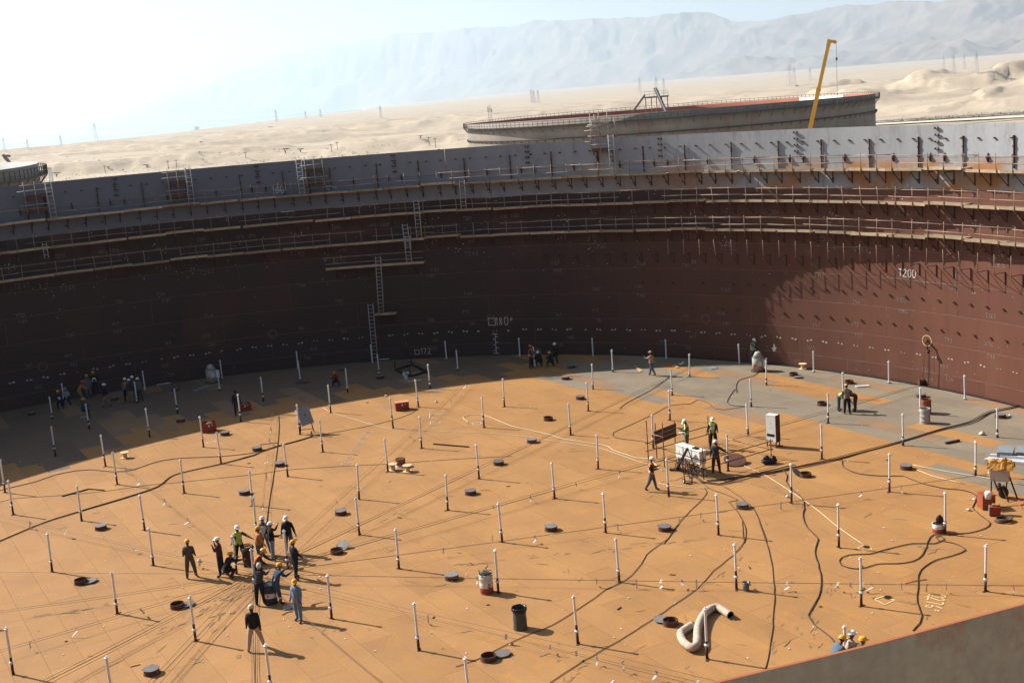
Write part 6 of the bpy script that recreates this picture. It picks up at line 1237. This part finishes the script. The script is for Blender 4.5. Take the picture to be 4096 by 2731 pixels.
# dark scuffs and spatter on the deck, lines of soot along the wires
M_SOOT = mat('soot scuff', (.25, .15, .07), (.31, .175, .075), scale=5, rough=.9); b = MB()
def scuff(x, y, L, w, a):
    n = 9; P = [(L*math.cos(k*2*math.pi/n)*random.uniform(.5, 1.1), w*math.sin(k*2*math.pi/n)*random.uniform(.3, 1.2)) for k in range(n)]; ca, sa = math.cos(a), math.sin(a); n0 = len(b.v); z = random.uniform(.004, .010)
    b.v += [(x, y, z)]+[(x+p*ca-q*sa, y+p*sa+q*ca, z) for p, q in P]; 
    for k in range(n): b.face((n0, n0+1+k, n0+1+(k+1) % n))
for c, pts, k, sp in (('D', [(480, 640), (0, 900)], 26, .18), ('D', [(480, 640), (-340, 1110)], 40, .2), ('D', [(470, 660), (-30, 1210)], 26, .2), ('B', [(1000, 845), (300, 960)], 20, .12), ('N', [(650, 412), (1320, 350), (1990, 275), (2300, 240)], 40, .12), ('N', [(0, 490), (500, 437)], 24, .1), ('M', [(1150, 700), (1150, 900), (1120, 1200), (1130, 1420)], 26, .12), ('M', [(1440, 900), (1480, 1100), (1450, 1220)], 26, .3), ('M', [(1610, 640), (1660, 780)], 18, .35), ('D', [(600, 620), (900, 560)], 22, .5), ('E', [(700, 1560), (1420, 1210)], 26, .15), ('H', [(60, 1010), (160, 1090)], 26, .4), ('H', [(230, 1160), (300, 1200)], 10, .2), ('H', [(820, 860), (960, 880)], 10, .3), ('F', [(400, 690), (700, 690)], 16, .25), ('N', [(1000, 1568), (1200, 1400)], 12, .1), ('M', [(860, 420), (600, 610), (470, 700)], 24, .1), ('M', [(330, 1440), (400, 1510)], 8, .2), ('D', [(330, 1430), (370, 1300)], 6, .1), ('N', [(990, 530), (1010, 545)], 5, .1), ('L', [(1180, 800), (1330, 830)], 12, .12), ('L', [(1440, 350), (1500, 330)], 10, .3)):
    q = [G(c, *p) for p in pts]
    for _ in range(int(k*.6)):
        i = random.randrange(len(q)-1); p = q[i].lerp(q[i+1], random.random()); d = q[i+1]-q[i]; scuff(p.x+random.gauss(0, sp), p.y+random.gauss(0, sp), random.uniform(.10, .34), random.uniform(.025, .085), math.atan2(d.y, d.x)+random.gauss(0, .35))
for _ in range(160):
    u, v = random.uniform(60, 4000), random.uniform(1620, 2700); d = ray(u, v); q = CAM+d*(-CAM.z/d.z)
    if q.to_2d().length < RD-1: scuff(q.x, q.y, random.uniform(.08, .5), random.uniform(.02, .10), random.uniform(0, 3))
tag(obj('soot_scuffs', b, M_SOOT), kind='stuff')
# ================================================================== people
def cl(name, c, v=.25): return mat('cloth '+name, c, tuple(x*(1-v) for x in c), scale=5, rough=.9, fine=.12, bump=.25, bscale=16)
SKIN = mat('skin', (.17, .085, .05), (.14, .07, .042), scale=6, rough=.6); SKIN2 = mat('dark skin', (.06, .03, .02), (.05, .025, .016), scale=6, rough=.6)
SHOE = mat('shoe leather', (.03, .022, .018), rough=.6); HAIRM = mat('dark hair', (.012, .010, .009), rough=.8); EYE = mat('eye dark', (.01, .008, .008), rough=.4)
HATW = mat('helmet white', (.80, .80, .79), rough=.35); HATY = mat('helmet yellow', (.72, .34, .03), rough=.35); HATO = mat('helmet orange', (.62, .11, .02), rough=.35)
BLACKC = cl('black', (.016, .016, .018)); CHAR = cl('charcoal', (.05, .05, .055)); GREYC = cl('grey', (.13, .13, .14)); JEAN = cl('jeans', (.075, .11, .17)); JEANL = cl('light jeans', (.26, .32, .40)); NAVY = cl('navy', (.02, .025, .04)); BLUEC = cl('blue coverall', (.045, .08, .13)); BLUEL = cl('pale blue coverall', (.17, .24, .33))
KHAKI = cl('khaki', (.26, .20, .13)); BEIGE = cl('beige', (.50, .38, .28)); OLIVE = cl('olive', (.10, .08, .055)); MAROON = cl('maroon', (.085, .03, .025)); ORANGE = cl('orange', (.50, .19, .06)); HIVIS = cl('hi-vis yellow', (.50, .62, .12)); HIVISO = cl('hi-vis orange', (.75, .20, .03)); PINK = cl('pinkish shirt', (.45, .30, .25)); REDC = cl('red', (.33, .04, .02)); WHITEC = cl('white cloth', (.62, .61, .58)); TANC = cl('tan', (.34, .23, .13)); SKYB = cl('sky blue', (.10, .15, .20)); REFL = mat('reflective band', (.72, .74, .74), rough=.3)
PEOPLE = []
def rotd(f, side, sgn):
    """limb direction: f degrees forward from hanging, side degrees outwards"""
    a, s = R_(f), R_(side); return Vector((sgn*math.sin(s), math.sin(a)*math.cos(s), -math.cos(a)*math.cos(s)))
def person(c, x, y, deg, label, shirt, pants, hat=None, hatm=None, lean=0, la=(3, 10, 12), ra=(3, 10, 12), ll=(4, 4, 4), rl=(-4, 4, 4), head=(0, 0), vest=None, stripes=False, cuffs=None, scale=1.0, hair='hair', skin=None, hood=None, sit=None, refl=False, lm=None, z=0.0, twist=0, tall=1.0):
    sk = skin or SKIN; s = 1.0; ln = R_(lean); up = Vector((0, math.sin(ln), math.cos(ln))); fwd = Vector((0, math.cos(ln), -math.sin(ln))); X = Vector((1, 0, 0))
    V = []; E = []; Rr = []; bones = []
    def v(p, r): V.append(Vector(p)); Rr.append(tuple(k*(1.40 if k > .046 else 1.16) for k in (r if isinstance(r, tuple) else (r, r)))); return len(V)-1
    def e(a, b, tag_): E.append((a, b)); bones.append((a, b, tag_))
    pel = Vector((0, 0, .93)); q0 = v(pel, (.145, .115)); q1 = v(pel+up*.20, (.135, .105)); q2 = v(pel+up*.42, (.165, .118)); q3 = v(pel+up*.53, (.095, .085)); q4 = v(pel+up*.585, .044)
    hp, hy = R_(head[0]), R_(head[1]); hd = Vector((math.sin(hy)*math.cos(hp), math.cos(hy)*math.cos(hp), -math.sin(hp))); hu = (Vector((0, .25*math.sin(ln), 1)).normalized()-hd*0); hu = (hu-hd*hu.dot(hd)).normalized()
    hb = pel+up*.63; q5 = v(hb+hu*.03+hd*.025, .054); q6 = v(hb+hu*.10+hd*.03, (.063, .070)); q7 = v(hb+hu*.165+hd*.02, (.054, .062))
    for a, b, t_ in ((q0, q1, 'hip'), (q1, q2, 'torso'), (q2, q3, 'torso'), (q3, q4, 'neck'), (q4, q5, 'neck'), (q5, q6, 'head'), (q6, q7, 'head')): e(a, b, t_)
    for sgn, L in ((-1, ll), (1, rl)):
        h = pel+X*sgn*.095-Vector((0, 0, .05)); d1 = rotd(L[0], L[1], sgn); d2 = rotd(L[0]-L[2], L[1]*.6, sgn); k = h+d1*.42; an = k+d2*.41
        ft = Vector((sgn*.25, 1, -.05)).normalized() if abs(L[0]-L[2]) < 60 else Vector((sgn*.15, 1, -.1)).normalized(); toe = an+Vector((0, 0, -.045))+ft*.17
        a1 = v(h, .098); a2 = v(h.lerp(k, .5), .085); a3 = v(k, .066); a4 = v(k.lerp(an, .4), .062); a5 = v(an, .048); a6 = v(an+Vector((0, 0, -.05))+ft*.05, (.045, .035)); a7 = v(toe, (.042, .03))
        e(q0, a1, 'hip')
        for a, b, t_ in ((a1, a2, 'leg'), (a2, a3, 'leg'), (a3, a4, 'leg'), (a4, a5, 'leg'), (a5, a6, 'shoe'), (a6, a7, 'shoe')): e(a, b, t_)
    hands = []
    for sgn, L in ((-1, la), (1, ra)):
        sh = pel+up*.485+X*sgn*.185; d1 = rotd(L[0], L[1], sgn); inn = L[3] if len(L) > 3 else 0; d2 = rotd(L[0]+L[2], L[1]-inn, sgn); el = sh+d1*.285; wr = el+d2*.25; pm = wr+d2*.085
        a1 = v(sh, .068); a2 = v(sh.lerp(el, .55), .058); a3 = v(el, .049); a4 = v(el.lerp(wr, .35), .047); a5 = v(wr, .033); a6 = v(pm, (.043, .022)); e(q2, a1, 'torso')
        for a, b, t_ in ((a1, a2, 'arm'), (a2, a3, 'arm'), (a3, a4, 'arm2'), (a4, a5, 'arm2'), (a5, a6, 'hand')): e(a, b, t_)
        hands.append((pm, d2, sgn))
    lowest = min(p.z-r[1] for p, r in zip(V, Rr)); dz = -lowest
    V = [p+Vector((0, 0, dz)) for p in V]; base = G(c, x, y, z); az_ = math.atan2(base.x-CAM.x, base.y-CAM.y)
    t = thing('person', label, 'person', base, -(az_+R_(deg))); scale *= 1.03; t.scale = (scale, scale, scale*tall)
    LM.append((base.copy(), lm)) if lm else None
    me = D.meshes.new('body'); me.from_pydata(V, E, []); o = link('body', me, t)
    md = o.modifiers.new('skin', 'SKIN'); md.use_smooth_shade = True; md.branch_smoothing = .3
    sv = me.skin_vertices[0].data
    for i, r in enumerate(Rr): sv[i].radius = r
    sv[0].use_root = True; sb = o.modifiers.new('sub', 'SUBSURF'); sb.levels = 1; sb.render_levels = 1
    M3 = Matrix((hd.cross(hu), hd, hu)).transposed(); hc = V[q6]
    PEOPLE.append(dict(o=o, V=V, bones=bones, shirt=shirt, pants=pants, vest=vest, stripes=stripes, cuffs=cuffs, sk=sk, hands=[(p+Vector((0, 0, dz)), d, g) for p, d, g in hands], head=(hc, M3), refl=refl, t=t, hood=hood))
    b = MB()
    if hat:
        pr = [(.138, -.005), (.142, .0), (.121, .012), (.119, .04), (.104, .08), (.07, .108), (.03, .119), (.001, .12)]; cc = hc+M3 @ Vector((0, -.012, .035)); b.lathe(pr, 16, c=cc, mat=M3 @ Matrix.Diagonal((.92, 1.1, 1))); b.lathe([(.138, -.006), (.001, .0)], 16, c=cc, mat=M3 @ Matrix.Diagonal((.92, 1.1, 1)), cap=False)
        b.add([cc+M3 @ Vector(p) for p in ((-.09, .135, -.002), (.09, .135, -.002), (.06, .20, -.015), (-.06, .20, -.015), (-.09, .135, .006), (.09, .135, .006), (.06, .20, -.007), (-.06, .20, -.007))], [(4, 5, 6, 7), (3, 2, 1, 0), (0, 1, 5, 4), (1, 2, 6, 5), (2, 3, 7, 6), (3, 0, 4, 7)])
        obj('hard_hat', b, hatm, t)
        b = MB(); b.ball(hc+M3 @ Vector((0, -.03, .015)), .093, 10, 6, sq=(.92, .95, .9)); obj('hair', b, HAIRM, t)
    elif hood:
        b.ball(hc+M3 @ Vector((0, -.012, .015)), .118, 12, 8, sq=(.95, 1.05, 1.12)); obj('hood', b, hood, t)
    else:
        b.ball(hc+M3 @ Vector((0, -.018, .03)), .102, 12, 8, sq=(.92, 1.0, .95)); obj('hair', b, HAIRM, t)
    return t
def finish_people():
    dg = bpy.context.evaluated_depsgraph_get(); dg.update()
    for P in PEOPLE:
        o = P['o']; me = D.meshes.new_from_object(o.evaluated_get(dg)); o.modifiers.clear()
        V = P['V']; B = P['bones']; A = np.array([V[a] for a, b, t in B]); C_ = np.array([V[b] for a, b, t in B]); tg = [t for a, b, t in B]
        n = len(me.polygons); fc = np.empty(n*3); me.polygons.foreach_get('center', fc); fc = fc.reshape(-1, 3)
        d = C_-A; L2 = (d*d).sum(1)+1e-9; tt = np.clip(((fc[:, None]-A[None])*d[None]).sum(2)/L2[None], 0, 1); ds = np.linalg.norm(fc[:, None]-(A[None]+tt[..., None]*d[None]), axis=2); nb = ds.argmin(1)
        mats = [P['shirt'], P['pants'], P['sk'], SHOE, P['vest'] or P['shirt'], P['cuffs'] or P['shirt'], REFL, EYE, WHITEC]
        for m in mats: me.materials.append(m)
        mi = np.zeros(n, int); hipz = V[0].z
        up = (V[2]-V[0]).normalized(); hrel = (fc-np.array(V[0])) @ np.array(up)
        for i in range(n):
            t = tg[nb[i]]
            if t in ('torso', 'hip'):
                k = 4 if P['vest'] else 0
                if hrel[i] < (-.02 if not P['vest'] else .0): k = 1
                elif P['refl'] and (.10 < hrel[i] < .15 or .26 < hrel[i] < .30): k = 6
                elif P['stripes'] and (hrel[i] % .13) < .05: k = 8
            elif t == 'arm': k = 8 if P['stripes'] and (fc[i][2] % .13) < .05 else 0
            elif t == 'arm2': k = 5
            elif t == 'leg': k = 6 if P['refl'] == 'ankle' and nb[i] >= 0 and fc[i][2] < .32 and fc[i][2] > .25 else 1
            elif t == 'shoe': k = 3
            elif t == 'neck': k = 2 if hrel[i] > .555 else (4 if P['vest'] else 0)
            else: k = 2
            mi[i] = k
        me.polygons.foreach_set('material_index', mi); me.polygons.foreach_set('use_smooth', np.ones(n, bool))
        b = MB(); hc, M3 = P['head']
        b.add([hc+M3 @ Vector(p) for p in ((-.016, .092, -.022), (.016, .092, -.022), (0, .122, -.018), (0, .09, .03))], [(0, 1, 2), (1, 3, 2), (3, 0, 2)], 2)
        for g in (-1, 1): b.ball(hc+M3 @ Vector((g*.032, .083, .018)), .012, 6, 4, m=7); b.ball(hc+M3 @ Vector((g*.084, .0, .0)), .024, 6, 4, m=2, sq=(.4, .8, 1.2))
        b.box(hc+M3 @ Vector((0, .086, -.052)), (.045, .012, .01), m=7, mat=M3)
        for pm, dd, g in P['hands']:
            side = dd.cross(Vector((0, 0, 1)) if abs(dd.z) < .9 else Vector((0, 1, 0))).normalized(); nrm = side.cross(dd).normalized()
            for k, (off, ln) in enumerate(((-.027, .062), (-.009, .075), (.009, .07), (.026, .055))):
                p0 = pm+side*off+dd*.012; p1 = p0+dd*ln*.55+nrm*.008; p2 = p1+dd*ln*.4+nrm*.026; b.tube([p0, p1, p2], [.0095, .0085, .006], 5, m=2)
            p0 = pm-dd*.03-side*.03; b.tube([p0, p0-side*.028+dd*.03, p0-side*.03+dd*.06+nrm*.012], [.011, .01, .007], 5, m=2)
        bm = bmesh.new(); bm.from_mesh(me); vs_ = [bm.verts.new(p) for p in b.v]
        for f, m in zip(b.f, b.m):
            try: nf = bm.faces.new([vs_[i] for i in f]); nf.material_index = m; nf.smooth = True
            except ValueError: pass
        bm.to_mesh(me); bm.free(); old = o.data; o.data = me; D.meshes.remove(old); me.name = 'body'
W, Y, O_ = HATW, HATY, HATO
# the crowd at the middle of the deck
person('D', 203, 580, 285, 'person in maroon sweatshirt and white hard hat, arms raised to the face', MAROON, NAVY, 1, W, la=(28, 0, 135), ra=(32, 0, 135), lm='the man in the maroon sweatshirt')
person('D', 378, 462, 165, 'person in open green vest and white hard hat reaching to the coil', CHAR, BLACKC, 1, W, la=(45, 40, 5), ra=(0, 24, 70), ll=(8, 9, 4), rl=(-6, 8, 2), vest=HIVIS, cuffs=TANC, lm='the man in the open green vest')
person('D', 610, 390, 20, 'person in striped maroon and white sweater and white hard hat', MAROON, GREYC, 1, W, la=(20, 8, 60), ra=(8, 14, 20), ll=(0, 9, 0), rl=(3, 10, 2), stripes=True, scale=1.04, lm='the man in the striped sweater')
person('D', 556, 475, 75, 'person in orange hooded top, jeans and yellow hard hat beside the box drum', ORANGE, JEAN, 1, Y, lean=6, la=(25, 8, 50), ra=(10, 10, 20), lm='the man in the orange hooded top')
person('D', 678, 432, 80, 'person in black jacket and pale jeans, white hard hat, lifting a phone', BLACKC, JEANL, 1, W, la=(60, 6, 85), ra=(15, 8, 75), lm='the man with a raised phone')
person('D', 828, 375, 195, 'person in black jacket and jeans facing the camera, white hard hat', BLACKC, JEAN, 1, W, la=(0, 18, 12), ra=(4, 10, 14), head=(15, 10), ll=(3, 7, 2), rl=(-3, 7, 2), scale=1.02, lm='the man in the black jacket and jeans')
person('D', 888, 612, 60, 'person in dark coverall and yellow hard hat holding a thin stick', NAVY, NAVY, 1, Y, la=(8, 8, 25), ra=(15, 8, 30), ll=(10, 5, 5), rl=(-8, 5, 3), lm='the man with a thin stick')
t = thing('measuring_stick', 'thin stick held by the man in the dark coverall', 'stick', G('D', 900, 625)); b = MB(); b.tube([(0, 0, .01), (.02, .02, .95)], .012, 6); obj('rod', b, M_BLACK, t)
person('D', 535, 652, 120, 'person with orange shoulders and yellow hard hat bending behind the middle leg', CHAR, BLACKC, 1, Y, lean=35, la=(45, 5, 20), ra=(40, 8, 30), ll=(25, 6, 40), rl=(20, 6, 38), vest=HIVISO, head=(30, 0), lm='the man bending behind the middle leg')
person('D', 238, 606, 70, 'person in black squatting with one hand on a leg, yellow hard hat', BLACKC, BLACKC, 1, Y, lean=32, la=(75, 8, 10), ra=(78, 5, 5), ll=(98, 12, 140), rl=(92, 14, 138), lm='the squatting man in black')
person('D', 562, 850, 25, 'person in charcoal jacket with a pale hood leaning on the blue drum', CHAR, BLACKC, hood=WHITEC, lean=20, la=(30, 5, 40), ra=(45, 4, 50), ll=(-6, 5, 2), rl=(2, 6, 4), lm='the man with the pale hood')
person('D', 712, 842, 65, 'person in dark blue coverall with ankle bands leaning over the blue drum', BLUEC, BLUEC, 1, Y, lean=26, la=(50, 6, 60), ra=(40, 10, 75), ll=(-4, 6, 3), rl=(10, 6, 8), refl='ankle', lm='the man in the banded coverall')
person('D', 912, 1000, 220, 'person in pale blue coverall standing alone, yellow hard hat', BLUEL, BLUEL, 1, Y, la=(0, 8, 20), ra=(-3, 10, 25), ll=(6, 5, 3), rl=(-6, 5, 3), head=(5, -20), lm='the man in the pale blue coverall')
person('D', 515, 1255, 5, 'person walking away in dark sweater and beige trousers, pale cap', BLACKC, BEIGE, 1, mat('cap pale', (.5, .44, .3)), la=(10, 8, 15), ra=(-10, 8, 15), ll=(-14, 14, 6), rl=(14, 17, 4), skin=SKIN2, scale=1.02, lm='the walking man in beige trousers')
person('B', 1762, 600, 5, 'person in olive clothes and yellow hard hat standing alone at left', OLIVE, OLIVE, 1, Y, la=(8, 8, 45), ra=(5, 8, 40), ll=(-4, 8, 3), rl=(6, 9, 3), lm='the man in olive')
# by the white boxes
person('F', 1610, 690, 255, 'person in yellow vest writing on a sheet, white hard hat', GREYC, GREYC, 1, W, la=(25, 8, 80), ra=(30, 5, 75), vest=HIVIS, head=(35, 0), lm='the man writing behind the white boxes')
t = thing('paper_sheet', 'white sheet held by the man in the yellow vest', 'paper', G('F', 1565, 690, 0)+Vector((0, 0, 1.02))); b = MB(); b.box((0, 0, 0), (.32, .24, .015), mat=Matrix.Rotation(.5, 3, 'X')); obj('sheet', b, M_WHITE, t)
person('F', 1852, 675, 185, 'person in yellow vest and dark clothes facing the camera at the tube corner', NAVY, BLACKC, 1, W, la=(12, 10, 60), ra=(8, 14, 40), ll=(4, 7, 2), rl=(-4, 8, 2), vest=HIVIS, refl=True, skin=SKIN2, head=(15, 0), lm='the yellow vest man facing the camera')
person('F', 1878, 902, 15, 'person in grey jacket seen from behind, one arm out, white hard hat', CHAR, MAROON, 1, W, la=(5, 12, 20), ra=(30, 40, 10), ll=(-3, 7, 2), rl=(4, 7, 2), lm='the man in the grey jacket')
person('F', 1290, 1060, 95, 'person in vest with orange lower half striding by a leg, white hard hat', BLACKC, GREYC, 1, W, la=(25, 6, 80), ra=(25, 6, 80), ll=(16, 3, 6), rl=(-18, 3, 14), vest=HIVISO, refl=True, head=(25, 0), lm='the striding man in the orange vest')
# three at the far hatches
person('H', 650, 325, 85, 'person bending low in yellow and orange vest and jeans', ORANGE, JEAN, None, lean=82, la=(20, 5, 10), ra=(25, 5, 10), ll=(6, 6, 6), rl=(0, 6, 8), vest=HIVIS, head=(40, 0), lm='the bending man in the vest')
person('H', 728, 356, 350, 'person in khaki vest and yellow hard hat standing between two bending men', OLIVE, BLACKC, 1, Y, la=(15, 10, 45), ra=(25, 8, 50), vest=KHAKI, lean=8, head=(30, 0), lm='the man in the khaki vest')
person('H', 808, 325, 270, 'person in dark grey bending low beside the khaki vest man', CHAR, MAROON, None, lean=80, la=(15, 5, 15), ra=(20, 5, 10), ll=(4, 6, 6), rl=(10, 6, 12), head=(40, 0))
# along the far wall
person('C', 1285, 1382, 300, 'person walking in pinkish shirt and jeans, one arm raised, pale cap', PINK, JEAN, 1, mat('cap brown', (.3, .2, .14)), la=(55, 10, 75), ra=(-12, 8, 10), ll=(-20, 3, 12), rl=(18, 3, 4), skin=SKIN, lm='the walking man with a raised arm')
person('C', 2212, 1262, 130, 'person in hi-vis vest and white hard hat standing behind the cone topped machine', SKYB, JEAN, 1, W, la=(25, 8, 30), ra=(35, 8, 30), vest=HIVIS, refl=True, lean=10, head=(30, 0), lm='the man behind the cone topped machine')
person('C', 180, 1318, 110, 'person in hi-vis vest and orange hard hat standing in the shade beside a leg', CHAR, NAVY, 1, O_, la=(30, 10, 40), ra=(30, 8, 40), vest=HIVISO, refl=True, lm='the man in the orange hard hat')
person('C', 258, 1290, 200, 'person squatting in the shade in white hard hat, next to the vest man', NAVY, NAVY, 1, W, lean=30, la=(50, 6, 50), ra=(50, 6, 50), ll=(95, 10, 135), rl=(95, 10, 135))
person('C', 245, 1255, 180, 'person in grey shirt sitting bareheaded in the shade against the wall', GREYC, NAVY, None, lean=15, la=(40, 6, 50), ra=(40, 6, 50), ll=(90, 14, 120), rl=(90, 14, 120))
person('C', 358, 1292, 190, 'person squatting in the shade in dark blue and yellow hard hat', NAVY, NAVY, 1, Y, lean=28, la=(55, 6, 40), ra=(50, 6, 50), ll=(96, 12, 138), rl=(96, 12, 138))
person('C', 412, 1262, 210, 'person in black and white hard hat sitting at the right of the shaded group', BLACKC, BLACKC, 1, W, lean=12, la=(35, 6, 50), ra=(35, 6, 50), ll=(60, 10, 80), rl=(60, 10, 80))
person('G', 738, 1245, 185, 'person squatting in a red orange jacket in the centre shade', REDC, NAVY, 1, O_, lean=30, la=(50, 8, 60), ra=(50, 8, 60), ll=(96, 14, 138), rl=(96, 14, 138), lm='the squatting man in red')
# deep shade on the left
person('Q', 880, 1092, 170, 'person in black with pale bands and yellow hard hat, against the wall', BLACKC, BLACKC, 1, Y, la=(5, 20, 30), ra=(5, 20, 30), cuffs=BLACKC, refl=True)
person('Q', 568, 1225, 200, 'person in banded dark suit and yellow hard hat crouching by the white leg', NAVY, NAVY, 1, Y, lean=25, la=(40, 8, 40), ra=(40, 8, 40), ll=(60, 8, 95), rl=(60, 8, 95), refl=True)
person('Q', 622, 1192, 190, 'person in light grey hooded top sitting in the deep shade', mat('cloth pale grey', (.30, .30, .31), rough=.9), NAVY, hood=mat('cloth pale grey', (.3, .3, .31)), lean=15, la=(35, 8, 50), ra=(35, 8, 50), ll=(80, 12, 110), rl=(80, 12, 110))
person('Q', 735, 1168, 95, 'person in orange check shirt and khaki trousers bending in the deep shade', ORANGE, KHAKI, 1, O_, lean=35, la=(40, 8, 30), ra=(45, 8, 30), ll=(30, 6, 45), rl=(35, 6, 50))
person('Q', 822, 1125, 180, 'person in grey and yellow hard hat standing behind the orange shirt', GREYC, GREYC, 1, Y)
person('Q', 980, 1212, 100, 'person walking in dark jacket and khaki trousers, white hard hat, deep shade', BLACKC, KHAKI, 1, W, ll=(18, 3, 8), rl=(-16, 3, 12), la=(12, 8, 20), ra=(-10, 8, 20))
person('Q', 1172, 1160, 165, 'person with orange red front and white hard hat, leftmost of four in the shade', SKYB, NAVY, 1, W, vest=HIVISO)
person('Q', 1210, 1172, 20, 'person in khaki trousers and white hard hat, second of four in the shade', CHAR, KHAKI, 1, W)
person('Q', 1240, 1140, 180, 'person in white hard hat half hidden behind the leg, third of four in the shade', CHAR, NAVY, 1, W)
person('Q', 1292, 1160, 330, 'person in grey jacket and white hard hat, rightmost of four in the shade', GREYC, CHAR, 1, W)
person('Q', 768, 1312, 100, 'person in blue sitting on a low board in yellow hard hat, deep shade', BLUEC, NAVY, 1, Y, lean=12, la=(40, 6, 40), ra=(40, 6, 40), ll=(85, 8, 100), rl=(80, 8, 90)); lying('timber_board', 'low board under the sitting man in blue', 'board', 'Q', (742, 1312), (802, 1308), .3, .1, M_PLANK)
person('Q', 2186, 1290, 180, 'person in dark clothes standing behind a leg by the shaded red box', NAVY, NAVY, None, skin=SKIN2)
# at the near rim
for c, hx, hy, deg, kw in (('L', 592, 1195, 60, dict(label='person in blue shirt and yellow hard hat bending just above the near rim', shirt=SKYB, pants=JEAN, hat=1, hatm=Y, lean=30, head=(20, 0))), ('L', 722, 1148, 75, dict(label='person in beige top and white cap behind the last leg at the near rim', shirt=BEIGE, pants=KHAKI, hat=1, hatm=W, lean=15)), ('L', 806, 1205, 80, dict(label='person of whom only a yellow hard hat shows over the near rim', shirt=OLIVE, pants=OLIVE, hat=1, hatm=Y, lean=20))):
    p = G(c, hx, hy, 1.63 if 'beige' in kw['label'] else 1.60); u, v = proj((p.x, p.y, 0)); kw['la'] = (40, 8, 40); kw['ra'] = (40, 8, 40)
    person('full', u, v, deg, **kw)
finish_people()
# ------------------------------------------------------------------ wording for the roof legs: what each one stands nearest to
LM += [(t.location.copy(), None) for t in ()]
for t, st in hatches: LM.append((t.location.copy(), 'the '+t['label']))
LM = [(p, w if w.startswith('the ') else 'the '+w) for p, w in LM if w]
LM = [(p, w) for p, w in LM if len(w.split()) <= 9]
taken = {}; used = set()
def leg_labels():
    todo = []
    for i, t in enumerate(legs):
        for p, w in LM:
            todo.append(((t.location-p).length, i, w))
    rank = {}; order = {}
    for d_, i, w in sorted(todo):
        L = order.setdefault(w, [])
        if i not in L: L.append(i)
    best = {}
    for r in range(8):
        for d_, i, w in sorted(todo):
            if i in best: continue
            if order[w].index(i) == r and (w, r) not in taken: best[i] = (w, r); taken[(w, r)] = i
    words_ = ['nearest to', 'second nearest to', 'third nearest to', 'fourth nearest to', 'fifth nearest to', 'sixth nearest to', 'seventh nearest to', 'eighth nearest to']
    for i, t in enumerate(legs):
        kind = 'short white roof leg' if t.location.to_2d().length > 43 else 'white roof leg'
        if i in best: w, r = best[i]; t['label'] = f'{kind} {words_[r]} {w}'; continue
        near = sorted({w: (t.location-p).length for p, w in sorted(LM, key=lambda q: -(q[0]-t.location).length) if len(w.split()) <= 5}.items(), key=lambda q: q[1])
        done = False
        for a in range(8):
            for c_ in range(a):
                lab = f'{kind} between {near[c_][0]} and {near[a][0]}'
                if not done and lab not in used: t['label'] = lab; used.add(lab); done = True
leg_labels()
